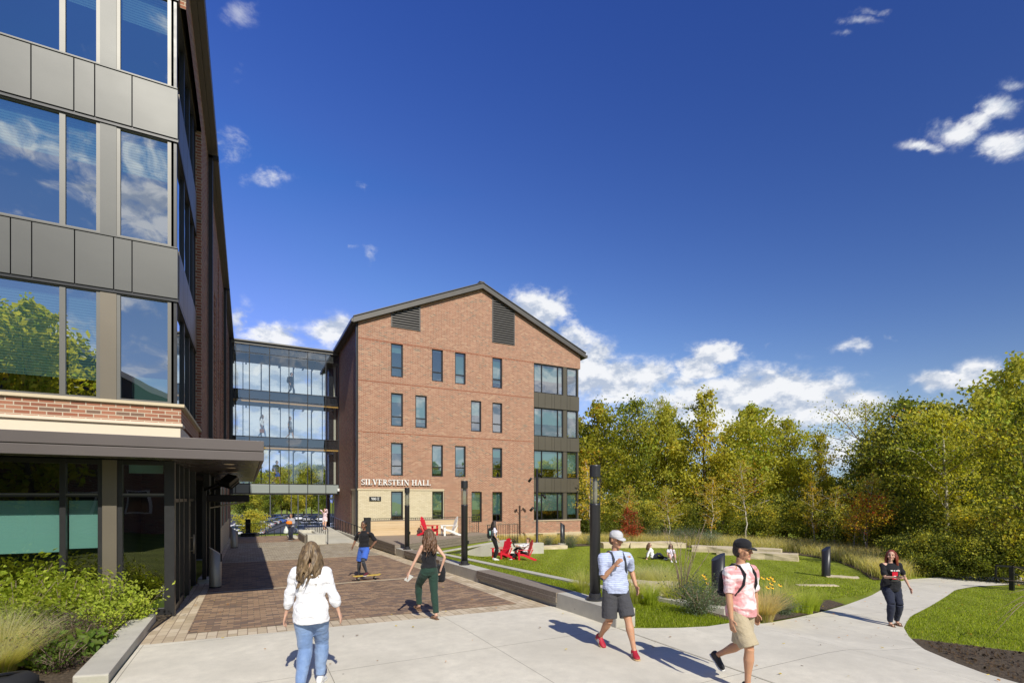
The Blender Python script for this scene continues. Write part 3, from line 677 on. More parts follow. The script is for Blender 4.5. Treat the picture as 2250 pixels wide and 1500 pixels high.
# the metal and glass corner bay
BZ = [(.63,2.67),(3.72,5.74),(6.77,8.85),(9.94,12.06)]
for i, (z0, z1) in enumerate(BZ):
    window(hall, lambda a, z, d: (a, V0+.02+d, z), BU+.02, 21.02, z0, z1, .1, .07, None, (19.17, 20.56), 'glass', (.7 if i < 2 else .6))
    window(hall, lambda a, z, d: (a, V0+.02+d, z), 21.33, 22.30, z0, z1, .1, .08, None, (), 'glass', (.85 if i < 2 else .3))
    window(hall, lambda a, z, d: (UR-.16-d, a, z), V0+.2, V0+3.95, z0, z1, .05, .08, None, (V0+1.5, V0+2.8), 'glass', .5)
    part('metal_post', M['panel_bronze'], hall, lambda m: (m.box(21.02, 21.33, V0+.04, V0+.16, z0, z1), m.box(22.30, 22.40, V0+.04, V0+.2, z0, z1)))
    if i < 3:
        def pn(m, i=i):
            za, zb = BZ[i][1]+.01, BZ[i+1][0]-.01; xs = [BU+.01, 18.83, 19.4, 19.98, 20.22, 20.78, 21.33, 21.6, UR-.1]
            for a, b in zip(xs[:-1], xs[1:]): m.box(a, b-.015, V0-.02, V0+.12, za, zb)
            for k in range(6): m.box(UR-.24, UR-.105, V0+.125+k*.64, V0+.11+(k+1)*.64, za, zb)
        part('metal_panel', M['panel_bronze'], hall, pn, .004)
# louvres under the rake
def louvre(x0, x1, z0, label):
    sl_ = (RZ_-EZ)/(UP-UL); top = lambda x: (EZ+(x-UL)*sl_ if x < UP else RZ_-(x-UP)*(RZ_-EZ)/(UR-UP))-.03
    fo = part('louvre', M['roof'], hall, lambda m: (m.prism([(x0,z0),(x0+.07,z0),(x0+.07,top(x0+.07)),(x0,top(x0))], lambda a, b, t: (a, t, b), V0-.05, V0-.002), m.prism([(x1-.07,z0),(x1,z0),(x1,top(x1)),(x1-.07,top(x1-.07))], lambda a, b, t: (a, t, b), V0-.05, V0-.002), m.box(x0+.07, x1-.07, V0-.05, V0-.002, z0, z0+.06)))
    part('backing', M['black_matte'], fo, lambda m: m.prism([(x0+.07,z0+.06),(x1-.07,z0+.06),(x1-.07,top(x1-.07)),(x0+.07,top(x0+.07))], lambda a, b, t: (a, t, b), V0-.006, V0-.002))
    def sl(m):
        z = z0+.12
        while z < max(top(x0), top(x1))-.08:
            a, b = x0+.07, x1-.07
            if x0 > UP:                                # slope falls to the right
                b = min(b, x0+(top(x0)-z-.06)/((RZ_-EZ)/(UR-UP)))
            else: a = max(a, x1-(top(x1)-z-.06)/sl_)
            if b > a+.05: m.quad((a,V0-.055,z),(b,V0-.055,z),(b,V0-.055,z+.055),(a,V0-.055,z+.055)); m.quad((a,V0-.055,z+.055),(b,V0-.055,z+.055),(b,V0-.008,z+.10),(a,V0-.008,z+.10)); m.quad((a,V0-.008,z+.02),(b,V0-.008,z+.02),(b,V0-.055,z),(a,V0-.055,z))
            z += .16
    part('slats', M['roof'], fo, sl, fix=False)
louvre(8.04, 9.95, 13.07, ''); louvre(15.09, 16.86, 13.1, '')
# roof: slabs, rake fascia, gutter
def roofslab(m):
    for (ua, za, ub, zb) in ((UL-.32, EZ-.14, UP, RZ_), (UR+.32, EZ-.14, UP, RZ_)):
        m.prism([(ua, za+.02), (ub, zb+.02), (ub, zb+.33), (ua, za+.33)], lambda a, b, t: (a, t, b), V0-.1, HD+.3)
rf = part('roof', M['rooftop'], hall, roofslab)
def rake(m):
    for (ua, za, ub, zb) in ((UL-.33, EZ-.14, UP, RZ_), (UR+.33, EZ-.14, UP, RZ_)):
        m.prism([(ua, za), (ub, zb), (ub, zb+.35), (ua, za+.35)], lambda a, b, t: (a, t, b), V0-.26, V0-.11)
        m.prism([(ua, za+.352), (ub, zb+.352), (ub, zb+.40), (ua, za+.40)], lambda a, b, t: (a, t, b), V0-.32, V0+.2)
part('rake_fascia', M['roof'], rf, rake)
part('gutter', M['roof'], rf, lambda m: m.box(UL-.46, UL-.33, V0-.3, HD+.3, EZ-.12, EZ+.08), .01); part('gutter', M['roof'], rf, lambda m: m.box(UR+.33, UR+.48, V0-.3, HD+.3, EZ-.12, EZ+.08), .01)
part('soffit', M['roof'], rf, lambda m: (m.quad((UL-.33,V0-.1,EZ-.16),(UL,V0-.1,EZ-.05),(UL,HD,EZ-.05),(UL-.33,HD,EZ-.16))))
part('ridge_cap', M['roof'], rf, lambda m: m.box(UP-.25, UP+.12, V0-.3, HD+.3, RZ_+.37, RZ_+.44), .01)
part('downspout', M['frame'], hall, lambda m: m.box(UL-.13, UL-.02, V0+.05, V0+.16, -.5, EZ-.1), .01)
part('door', M['frame'], hall, lambda m: (m.box(UL+.1, UL+.16, 41.8, 41.9, -.3, 2.6), m.box(UL+.1, UL+.16, 43.3, 43.4, -.3, 2.6), m.box(UL+.1, UL+.16, 45, 45.1, -.3, 2.6), m.box(UL+.1, UL+.16, 41.9, 45, 2.1, 2.2), m.box(UL+.1, UL+.16, 41.9, 45, .75, .82)))
part('door_glass', M['glass'], hall, lambda m: m.quad((UL+.13,41.8,-.3),(UL+.13,45.8,-.3),(UL+.13,45.8,2.6),(UL+.13,41.8,2.6)), fix=False)
part('dark_room_sheets', M['dark_in'], hall, lambda m: (m.quad((UL+.8,V0+1.1,-1.5),(UR-1.2,V0+1.1,-1.5),(UR-1.2,V0+1.1,12.9),(UL+.8,V0+1.1,12.9)), m.quad((UR-1.2,V0+1.1,-1.5),(UR-1.2,V0+6,-1.5),(UR-1.2,V0+6,12.9),(UR-1.2,V0+1.1,12.9)), m.quad((UL+.8,V0+1.1,-1.5),(UL+.8,HD-.3,-1.5),(UL+.8,HD-.3,12.9),(UL+.8,V0+1.1,12.9)))  # dark sheets behind the windows, gloom of the rooms put into colour
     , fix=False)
# lettering
def glyph(ch, h):
    """serif capitals: list of polygons in (x, y), width"""
    W, t, s = .15*h, .06*h, .05*h; P = []
    def bx(x0, x1, y0, y1): P.append([(x0,y0),(x1,y0),(x1,y1),(x0,y1)])
    def serif(x, y, w=.34): bx(x-w*h/2, x+w*h/2, y, y+t)
    def stem(x, top=1, bot=1, w=W):
        bx(x-w/2, x+w/2, 0, h)
        if bot: serif(x, 0)
        if top: serif(x, h-t)
    def arc(cx, cy, rx, ry, a0, a1, w0, w1, n=12):
        for i in range(n):
            A, B = R(a0+(a1-a0)*i/n), R(a0+(a1-a0)*(i+1)/n); wa = w0+(w1-w0)*abs(math.cos(A)); wb = w0+(w1-w0)*abs(math.cos(B))
            P.append([(cx+(rx-wa/2)*math.cos(A), cy+(ry-wa/2)*math.sin(A)), (cx+(rx+wa/2)*math.cos(A), cy+(ry+wa/2)*math.sin(A)), (cx+(rx+wb/2)*math.cos(B), cy+(ry+wb/2)*math.sin(B)), (cx+(rx-wb/2)*math.cos(B), cy+(ry-wb/2)*math.sin(B))])
    def line(x0, y0, x1, y1, w):
        d = math.hypot(x1-x0, y1-y0); nx, ny = -(y1-y0)/d*w/2, (x1-x0)/d*w/2
        P.append([(x0+nx,y0+ny),(x0-nx,y0-ny),(x1-nx,y1-ny),(x1+nx,y1+ny)])
    if ch == 'I': stem(.18*h); return P, .36*h
    if ch == 'L': stem(.18*h); bx(.18*h, .60*h, 0, t); bx(.56*h, .62*h, 0, .26*h); return P, .64*h
    if ch == 'E': stem(.18*h); bx(.18*h, .58*h, 0, t); bx(.54*h, .61*h, 0, .25*h); bx(.18*h, .56*h, h-t, h); bx(.52*h, .58*h, h-.24*h, h); bx(.18*h, .46*h, .48*h, .48*h+t); bx(.42*h, .47*h, .38*h, .64*h); return P, .64*h
    if ch == 'T': stem(.34*h, 0); bx(0, .68*h, h-t, h); bx(0, .06*h, h-.26*h, h); bx(.62*h, .68*h, h-.26*h, h); return P, .68*h
    if ch == 'H': stem(.18*h); stem(.66*h); bx(.18*h, .66*h, .49*h, .49*h+t); return P, .84*h
    if ch == 'N': bx(.15*h, .20*h, 0, h); serif(.17*h, 0, .28); serif(.12*h, h-t, .26); bx(.68*h, .73*h, 0, h); serif(.70*h, h-t, .28); line(.17*h, h-.02*h, .70*h, .02*h, W*1.05); return P, .84*h
    if ch == 'V': line(.14*h, h, .38*h, 0, W); line(.62*h, h, .38*h, 0, .07*h); serif(.14*h, h-t, .32); serif(.62*h, h-t, .28); return P, .76*h
    if ch == 'A': line(.38*h, h, .62*h, 0, W); line(.38*h, h, .14*h, 0, .07*h); serif(.14*h, 0, .28); serif(.62*h, 0, .34); bx(.2*h, .56*h, .3*h, .3*h+t); return P, .78*h
    if ch == 'R': stem(.18*h); arc(.3*h, .74*h, .22*h, .23*h, -90, 90, t, W*.9); bx(.18*h, .3*h, h-t, h); bx(.18*h, .3*h, .48*h, .48*h+t); line(.36*h, .52*h, .62*h, 0, W); serif(.64*h, 0, .24); return P, .76*h
    if ch == 'S': arc(.26*h, .74*h, .17*h, .22*h, 20, 270, t, W*.8); arc(.26*h, .27*h, .19*h, .23*h, 90, -160, t, W*.8); bx(.4*h, .45*h, .68*h, h); bx(.04*h, .09*h, 0, .3*h); return P, .5*h
    if ch == '0': arc(.25*h, .5*h, .18*h, .45*h, 0, 360, t, W, 16); return P, .5*h
    if ch == '9': arc(.25*h, .68*h, .17*h, .27*h, 0, 360, t, W*.8, 14); arc(.1*h, .6*h, .33*h, .6*h, 0, -75, t, W*.8, 8); return P, .52*h
    return P, .3*h
def lettering(parent, text, x0, z0, h, v, width, depth, mat):
    tot = sum(glyph(c, h)[1]+.06*h for c in text); k = width/tot; x = x0
    for c in text:
        P, w_ = glyph(c, h)
        if P:
            def f(m):
                for j, p in enumerate(P): m.prism(p, lambda a, b, t: (x+a*k, t, z0+b), v-depth-.0004*j, v-.002)
            part('letter', mat, parent, f, fix=False)
        x += (w_+.06*h)*k
sg = thing('hall_name_sign', 'raised white capital letters SILVERSTEIN HALL across the red brick', 'sign')
xa, xb = onV(793, V0), onV(946, V0)
lettering(sg, 'SILVERSTEIN HALL', xa, 3.07, .345, V0-.06, xb-xa, .05, M['white_letter'])
nb = thing('address_plaque', 'dark plaque with white 900 E on the buff brick', 'sign')
xa, xb = onV(811, V0), onV(837, V0)
part('plate', M['frame'], nb, lambda m: m.box(xa, xb, V0-.06, V0-.02, 2.07, 2.34), .006)
lettering(nb, '900 E', xa+.12, 2.12, .17, V0-.06, xb-xa-.22, .012, M['white_letter'])

# ---------------------------------------------------------------- glazed bridge between the two halls
VB, BD = 39.35, 2.9
br = thing('glass_bridge', 'three storey glazed pedestrian bridge linking the two brick halls', 'bridge')
ul, ur = -1.1, 6.02
ums = [-.72, .11, 1.37, 2.61, 3.85, 5.09, 6.0]; FL = [3.25, 6.49, 9.70]
part('floor_slab', M['black'], br, lambda m: [m.box(ul, ur, VB+.06, VB+BD-.06, z-.60, z-.01) for z in FL])
part('ceiling', M['ceiling'], br, lambda m: [m.box(ul, ur, VB+.12, VB+BD-.12, z-.66, z-.604) for z in FL[1:]]+[m.box(ul, ur, VB+.1, VB+BD-.1, 12.2, 12.3)])
part('timber_edge', M['orange'], br, lambda m: [m.box(ul, ur, VB+.055, VB+.16, z-.80, z-.665) for z in FL[1:]])
part('ceiling_beams', M['black'], br, lambda m: [m.box(x-.05, x+.05, VB+.3, VB+BD-.12, z-.82, z-.662) for z in FL[1:]+[12.86] for x in (-.9,-.1,.9,1.45,2.1,3.1,3.75,4.4)])
part('spandrel_panel', M['spandrel'], br, lambda m: (m.box(ul, ur, VB-.02, VB+.04, 2.60, 3.2), m.box(ul, ur, VB+.05, VB+BD, 2.5, 2.62)), .01)
part('roof_edge', M['mullion'], br, lambda m: (m.box(ul, ur-.02, VB-.1, VB+BD+.1, 12.78, 12.95), m.box(ul, ur-.02, VB-.22, VB+BD+.2, 12.96, 13.06)), .01)
part('roof_deck', M['rooftop'], br, lambda m: m.box(ul, ur, VB+.05, VB+BD-.05, 12.32, 12.77))
def mulls(m):
    for x in ums: m.box(x-.025, x+.025, VB-.03, VB+.05, 2.6, 12.78)
    for z in (2.58, 3.24, 5.88, 6.5, 9.08, 9.7, 12.25): m.box(ul, ur, VB-.022, VB+.045, z-.022, z+.022)
    for x in (.9, 1.45, 3.1, 4.4): m.box(x-.04, x+.04, VB+BD-.1, VB+BD, 3.25, 12.2)
    for x in (-.3, 2.2, 5.2): m.box(x-.03, x+.03, VB+BD-.1, VB+BD, 3.25, 12.2)
    m.box(ul, ul+.22, VB-.05, VB+.3, 2.5, 12.9)
part('mullions', M['frame'], br, mulls)
for i, (z0, z1) in enumerate(((3.26, 6.48), (6.51, 9.68), (9.72, 12.76))):
    part('pane', M['glass_bridge'], br, lambda m: (m.quad((ul,VB,z0),(ur,VB,z0),(ur,VB,z1),(ul,VB,z1))), fix=False)
part('far_panes', M['lens'], br, lambda m: (m.quad((ul,VB+BD,3.25),(ur,VB+BD,3.25),(ur,VB+BD,12.3),(ul,VB+BD,12.3))), fix=False)
part('end_wall', M['cream'], br, lambda m: m.box(ur-.25, ur-.1, VB+.9, VB+BD-.15, 3.25, 12.2))
part('end_doors', M['black'], br, lambda m: [m.box(ur-.6, ur-.27, VB+.9, VB+1.6, z, z+2.3) for z in FL])
cam_ = MB(); cam_.box(5.86, 6.0, 39.0, 39.2, 2.75, 2.95); cam_.box(5.9, 5.96, 39.2, 39.33, 2.83, 2.88)
tag(cam_.build('security_camera', M['white_wood'], bevel=.01), 'small white security camera at the lower right corner of the glass bridge', 'camera')
# ---------------------------------------------------------------- the near hall on the left
W0, WU = 11.92, -1.10                                   # front face, right side face
nh = thing('near_hall', 'tall brick and glass hall filling the left edge, with metal panels and a dark canopy', 'building')
nf = lambda a, z, d: (a, W0+d, z)
UB = -5.3                                               # left end of the corner bay
def nwall(m):
    m.quad((-18,W0+.2,-.6),(UB,W0+.2,-.6),(UB,W0+.2,12.1),(-18,W0+.2,12.1))
    m.quad((-18,W0+.2,12.1),(WU,W0+.2,12.1),(WU,W0+.2,13.05),(-9.4,W0+.2,16.6),(-18,W0+.2,13.05))
    m.quad((UB,W0+.2,3.7),(UB,W0+.5,3.7),(UB,W0+.5,12.1),(UB,W0+.2,12.1))
part('front_wall', M['brick'], nh, nwall, fix=False)
part('brick_spandrel', M['brick'], nh, lambda m: (m.box(UB, -1.16, W0-.05, W0+.3, 3.72, 4.04), m.box(-1.5, -1.16, W0+.3, 15.98, 3.72, 4.04)), fix=False)
part('window_sill', M['sill'], nh, lambda m: (m.box(UB, -1.10, W0-.10, W0+.2, 4.041, 4.10), m.box(-1.4, -1.10, W0+.2, 15.98, 4.041, 4.10)), .006)
part('cream_flashing', M['cream'], nh, lambda m: (m.box(UB-8, -1.17, W0-.045, W0+.3, 3.38, 3.66), m.box(UB-8, -1.13, W0-.09, W0+.3, 3.661, 3.718), m.box(-1.5, -1.17, W0+.3, 15.98, 3.38, 3.66)), .008)
rowsn = [(4.10,6.17),(7.18,9.31),(10.31,12.1)]
for i, (z0, z1) in enumerate(rowsn):
    for a, b, ml in ((UB, -2.44, (-2.98,)), (-2.19, -1.29, ())):
        # frame of pale metal with wide posts
        def B(m, x0, x1, y0, y1, e0, e1): m.box(x0, x1, W0+e0, W0+e1, y0, y1)
        f = MB(); fw = .055
        B(f, a, a+fw, z0, z1, .02, .1); B(f, b-(.10 if b > -2 else fw), b, z0, z1, .02, .1); B(f, a, b, z0, z0+.05, .022, .1); B(f, a, b, z1-.07, z1, .022, .1)
        for x in ml: B(f, x-.045, x+.04, z0+.05, z1-.07, .024, .1)
        fo = f.build('window', M['mullion'], nh)
        q = MB(); q.quad((a+.02,W0+.06,z0+.02),(b-.02,W0+.06,z0+.02),(b-.02,W0+.06,z1-.02),(a+.02,W0+.06,z1-.02)); q.build('pane', M['glass_big'], fo, fix=False)
        if not (i == 0 and b > -2):
            t = .82 if i == 0 else .38
            q = MB(); q.quad((a+.05,W0+.16,z1-(z1-z0)*t),(b-.05,W0+.16,z1-(z1-z0)*t),(b-.05,W0+.16,z1),(a+.05,W0+.16,z1)); q.build('blind', M['slats'], fo, fix=False)
    part('metal_post', M['panel'] if i else M['post'], nh, lambda m: m.box(-2.438, -2.192, W0+.01, W0+.12, z0, z1))
    # side glazing of the bay, frames dark
    f = MB(); 
    for v in (W0+.02, 13.25, 14.35, 15.3, 15.9): f.box(-1.33, -1.24, v, v+.09, z0, z1)
    f.box(-1.33, -1.245, W0+.1, 15.97, z0, z0+.05); f.box(-1.33, -1.245, W0+.1, 15.97, z1-.06, z1)
    fo = f.build('side_window', M['frame'], nh)
    q = MB(); q.quad((-1.285,W0+.05,z0),(-1.285,15.95,z0),(-1.285,15.95,z1),(-1.285,W0+.05,z1)); q.build('pane', M['glass_big'], fo, fix=False)
for z0, z1, xs in ((6.17, 7.18, (UB,-4.6,-3.9,-3.66,-3.38,-2.79,-2.22,-1.94)), (9.31, 10.31, (UB,-4.5,-3.9,-3.39,-2.80,-2.50,-1.94)), (12.1, 12.9, (UB,-4.4,-3.4,-2.8,-1.94))):
    def pn(m):
        e = list(xs)+[-1.205]
        for a, b in zip(e[:-1], e[1:]): m.box(a, b-.014, W0-.03, W0+.12, z0+.006, z1-.03)
        m.box(UB, -1.22, W0-.045, W0+.1, z1-.026, z1-.001)
    part('metal_panel', M['panel'], nh, pn, .003)
    def ps(m):
        for k in range(5): m.box(-1.35, -1.206, W0+.125+k*.77, W0+.11+(k+1)*.77, z0+.006, z1-.01)
    part('side_panel', M['panel_bronze'], nh, ps, .003)
    part('panel_soffit', M['frame'], nh, lambda m: (m.box(UB, -1.21, W0-.01, W0+.1, z0-.05, z0+.004), m.box(-1.36, -1.21, W0+.1, 15.97, z0-.05, z0+.004)))
# long brick side wall with relief bricks, return, downspouts
def side(m):
    m.quad((WU,15.98,3.3),(WU,39.36,3.3),(WU,39.36,13.05),(WU,15.98,13.05)); m.quad((-1.5,15.98,3.3),(WU,15.98,3.3),(WU,15.98,12.1),(-1.5,15.98,12.1))
    m.quad((WU,W0+.2,12.1),(WU,15.98,12.1),(WU,15.98,13.05),(WU,W0+.2,13.05)); m.quad((WU,24.5,-1),(WU,39.36,-1),(WU,39.36,3.3),(WU,24.5,3.3))
    m.quad((WU,39.36,-4),(WU,42.3,-4),(WU,42.3,13.05),(WU,39.36,13.05)); m.quad((-18,42.3,-4),(WU,42.3,-4),(WU,42.3,13.05),(-9.4,42.3,16.6),(-18,42.3,13.05)); m.quad((-18,42.3,-4),(-18,W0+.2,-4),(-18,W0+.2,13.05),(-18,42.3,13.05))
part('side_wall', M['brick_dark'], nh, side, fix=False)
def relief(m):
    for (v0, v1, z0, z1) in ((19.8,20.3,4.1,12.6),(21.6,22.5,3.6,9.9),(24.4,25.0,6.4,12.2),(26.5,27.4,3.6,8.6),(28.6,29.6,5.5,12.4),(33,34.2,3.6,12.4),(36,37,3.6,12.4)):
        z = z0; k = 0
        while z < z1: m.box(WU, WU+.022, v0+(.12 if k % 2 else 0), v1-(0 if k % 2 else .12), z, z+.07); z += .152; k += 1
part('relief_bricks', M['brick_dark'], nh, relief, fix=False)
def slots(m):
    for v, z0, z1 in ((20.9,8.2,11.9),(23.4,6.0,10.3),(23.4,3.7,5.4),(26.0,3.7,7.9),(28.1,8.0,12.0),(30.4,4,8.5),(35,4,11)): m.box(WU+.001, WU+.004, v, v+.18, z0, z1)
part('slot_shade_strips', M['black_matte'], nh, slots)  # flat dark strips painting the shade of narrow recesses in the wall
part('downspout', M['frame'], nh, lambda m: [m.box(WU+.02, WU+.14, v, v+.13, 3.3, 12.9) for v in (18.3, 29.6, 38.6)]+[m.box(WU+.02, WU+.3, v, v+.12, 12.8, 12.92) for v in (18.3, 29.6, 38.6)], .008)
def nroof(m):
    for (ua, za, ub, zb) in ((WU+.12, EZ-.02, -9.4, RZ_), (-18.3, EZ-.14, -9.4, RZ_)):
        m.prism([(ua, za+.05), (ub, zb+.05), (ub, zb+.33), (ua, za+.33)], lambda a, b, t: (a, t, b), W0-.1, 42.6)
nr_ = part('roof', M['rooftop'], nh, nroof)
part('eave_fascia', M['roof'], nr_, lambda m: (m.box(WU+.12, WU+.27, W0-.3, 42.6, EZ-.02, EZ+.28)), .01)
part('eave_soffit', M['roof'], nr_, lambda m: m.box(WU, WU+.12, W0-.2, 42.4, EZ-.06, EZ-.021))
part('rake_fascia', M['roof'], nr_, lambda m: [m.prism([(ua, za), (ub, zb), (ub, zb+.36), (ua, za+.36)], lambda a, b, t: (a, t, b), W0-.3, W0-.11) for ua, za, ub, zb in ((WU+.12,EZ-.02,-9.4,RZ_),(-18.3,EZ-.02,-9.4,RZ_))])
# behind the glass: dark sheets painting the rooms' gloom, floors, a coloured slab
part('dark_room_sheets', M['dark_in'], nh, lambda m: (m.quad((-17,W0+1.4,-.2),(-2.6,W0+1.4,-.2),(-2.6,W0+1.4,12.5),(-17,W0+1.4,12.5)), m.quad((-2.6,W0+1.4,-.2),(-2.6,38,-.2),(-2.6,38,12.5),(-2.6,W0+1.4,12.5)), m.quad((-17,W0+.3,4.0),(-1.4,W0+.3,4.0),(-1.4,W0+4,4.0),(-17,W0+4,4.0))), fix=False)
part('room_floors', M['ceiling'], nh, lambda m: [m.box(-17, -1.42, W0+.2, W0+4, z, z+.9) for z in (6.2, 9.35)])
part('room_painted_glow', M['teal'], nh, lambda m: m.box(-2.1, -1.5, W0+.9, W0+.95, 4.1, 4.75))  # plain teal slab, its colour stands in for bluish light in the room
# canopy
cu, cv0 = .28, 10.9
cn = part('canopy', M['fascia'], nh, lambda m: (m.box(-12, cu, cv0, cv0+.06, 3.165, 3.36), m.box(cu-.06, cu, cv0+.06, 25.5, 3.165, 3.36), m.box(-12, cu-.02, cv0+.02, 25.5, 3.15, 3.30), m.box(-12, cu, cv0, cv0+.06, 2.98, 3.145), m.box(cu-.06, cu, cv0+.06, 25.5, 2.98, 3.145)), .004)
part('canopy_soffit', M['soffit'], cn, lambda m: [m.box(-12 if k > 8 else -1.55-(10.4 if k < 1 else 0), cu-.07, cv0+.07+.6*k, cv0+.66+.6*k, 2.985, 3.01) for k in range(24)])
def dl(m):
    for u, v in ((-.35,12.4),(-.35,13.9),(-.35,16.2),(-.35,18.6),(-4.2,11.4)):
        m.lathe([(.001,-.004),(.085,-.004),(.10,0),(.10,.02)], (u, v, 2.98), 16)
part('downlights', M['cream'], cn, dl)
# shopfront below
sp_ = lambda m: None
zt = 2.33
SF = part('shopfront', M['frame'], nh, lambda m: (
    [m.box(a, b, W0+.0, W0+.12, -.15, 2.98) for a, b in ((-5.2,-5.1),(-3.02,-2.93),(-2.47,-2.40),(-2.18,-2.10))],
    m.box(-6, -1.42, W0+.02, W0+.10, zt-.045, zt+.03), m.box(-8, -1.42, W0+.02, W0+.1, -.15, .12), m.box(-8, -1.42, W0+.02, W0+.1, 2.9, 2.98)), .004)
part('transom_trim', M['mullion'], SF, lambda m: (m.box(-6, -1.42, W0+.012, W0+.019, zt-.01, zt+.02)))
part('corner_post', M['frame'], nh, lambda m: m.box(-1.44, -1.27, W0-.02, W0+.16, -.2, 2.98), .006)
part('wide_post', M['post'], nh, lambda m: m.box(-2.40, -2.18, W0-.03, W0+.12, -.2, 2.98), .006)
for a, b in ((-6,-3.02),(-2.93,-2.47),(-2.10,-1.44)):
    part('pane', M['glass_shop'], SF, lambda m: m.quad((a,W0+.06,0),(b,W0+.06,0),(b,W0+.06,2.95),(a,W0+.06,2.95)), fix=False)
for a, b, z in ((-6,-3.03,1.28),(-2.92,-2.48,1.33)):
    part('blind', M['teal'], SF, lambda m: m.quad((a,W0+.16,z),(b,W0+.16,z),(b,W0+.16,2.22),(a,W0+.16,2.22)), fix=False)
part('bulkhead', M['teal'], SF, lambda m: m.box(-2.05, -1.5, W0+.3, W0+.34, 2.75, 2.95))
part('low_wall', M['yellow'], nh, lambda m: m.box(-8, -6.0, W0, W0+.2, -.3, 2.98))
# side shopfront with the glass door, then the recessed dark entrance
def ss(m):
    for v in (12.9, 13.75): m.box(-1.41, -1.29, v, v+.09, -.2, 2.98)
    m.box(-1.40, -1.30, W0+.16, 16.4, 2.18, 2.25); m.box(-1.40, -1.30, W0+.16, 14.0, -.2, .08)
    m.box(-1.42, -1.26, 14.55, 14.70, -.2, 2.98); m.box(-1.42, -1.26, 16.3, 16.45, -.2, 2.98)
SS = part('side_shopfront', M['frame'], nh, ss, .004)
part('pane', M['glass_shop'], SS, lambda m: (m.quad((-1.35,W0+.16,0),(-1.35,14.55,0),(-1.35,14.55,2.95),(-1.35,W0+.16,2.95)), m.quad((-1.35,14.7,2.25),(-1.35,16.3,2.25),(-1.35,16.3,2.95),(-1.35,14.7,2.95))), fix=False)
dr = part('glass_door', M['frame'], nh, lambda m: (m.box(-1.38,-1.32,14.71,14.82,-.1,2.17), m.box(-1.38,-1.32,15.6,15.7,-.1,2.17), m.box(-1.38,-1.32,14.82,15.6,-.1,.15), m.box(-1.38,-1.32,14.82,15.6,2.05,2.17)), .004)
part('pane', M['glass_shop'], dr, lambda m: m.quad((-1.35,14.8,.1),(-1.35,15.62,.1),(-1.35,15.62,2.1),(-1.35,14.8,2.1)), fix=False)
def hd(m):
    m.sm = True; m.tube([(-1.24,15.5,.82),(-1.24,15.5,1.32)], .02, 8); m.tube([(-1.24,15.5,.9),(-1.33,15.5,.9)], .012, 6); m.tube([(-1.24,15.5,1.24),(-1.33,15.5,1.24)], .012, 6)
part('handle', M['steel'], dr, hd)
def rec(m):
    m.quad((-1.3,16.45,-.3),(-2.5,16.45,-.3),(-2.5,16.45,3),(-1.3,16.45,3)); m.quad((-2.5,16.45,-.3),(-2.5,24.5,-.3),(-2.5,24.5,3),(-2.5,16.45,3)); m.quad((-2.5,24.5,-.4),(WU,24.5,-.4),(WU,24.5,3),(-2.5,24.5,3))
part('recess_wall', M['black'], nh, rec, fix=False)
[part('column', M['black'], nh, lambda m: m.box(-1.18, -1.0, v, v+.18, -.4, 2.98), .01) for v in (17.6, 20.2, 24.4)]
part('recess_mullions', M['frame'], nh, lambda m: [m.box(-2.48, -2.4, v, v+.08, -.3, 2.98) for v in (18.2,19.4,20.6,21.8,23.0)])
part('recess_glass', M['glass'], nh, lambda m: m.quad((-2.45,16.6,0),(-2.45,24.4,0),(-2.45,24.4,2.9),(-2.45,16.6,2.9)), fix=False)
part('lower_brick_strip', M['yellow'], nh, lambda m: m.box(WU, WU+.01, 24.7, 39.3, -.8, .9), fix=False)
def sidewin(m):
    for v in (26.2, 29.0, 33.5): m.box(WU-.01, WU+.03, v, v+1.2, .9, 2.9)
part('side_window', M['frame'], nh, sidewin)
# things on the wall under the canopy
aw = thing('awning', 'rolled black fabric awning sticking out beneath the canopy', 'awning')
def awf(m):
    m.prism([(17.2,2.36),(21.6,2.3),(21.6,2.12),(17.2,2.16)], lambda a, b, t: (t, a, b), -1.1, .05); m.prism([(21.55,2.32),(21.75,2.22),(21.55,2.1)], lambda a, b, t: (t, a, b), -1.1, .02)
part('fabric', M['black_matte'], aw, awf, .03)
part('arm', M['black'], aw, lambda m: (m.bar((-1.1,17.6,1.95),(-.1,21,2.12),.04), m.bar((-1.1,20.6,1.95),(-.1,21.3,2.12),.04)))
for k, (v, lb) in enumerate(((15.2, 'black floodlight on a bent arm under the canopy, nearest to the camera'), (17.1, 'second black floodlight under the canopy, tucked behind the first'))):
    fl = thing('floodlight', lb, 'light', (0,0,0), 0, 'floodlights under the canopy')
    part('arm', M['black'], fl, lambda m: (m.box(-1.12,-1.02,v+1.3,v+1.4,.0,2.55) if k == 0 else m.box(-1.12,-1.02,v+1.3,v+1.4,2.4,2.98), m.bar((-1.07,v+1.35,2.48),(-.55,v+.6,2.72),.06)))
    def hdf(m):
        Q = Matrix.Translation((-.45,v+.45,2.74))@Matrix.Rotation(R(35),4,'X')@Matrix.Rotation(R(-30),4,'Z')
        m.box(-.14,.14,-.2,.2,-.07,.07,Q); m.box(-.16,.16,-.22,.22,-.09,-.07,Q)
    part('lamp_head', M['black'], fl, hdf, .02)
dn = thing('door_stop_block', 'small pale concrete block at the foot of the black column by the glass door', 'block')
part('block', M['cast'], dn, lambda m: (m.box(-1.25,-.95,16.6,17.1,-.2,.0), m.box(-1.2,-.85,18.6,19.4,-.3,.1)), .03)

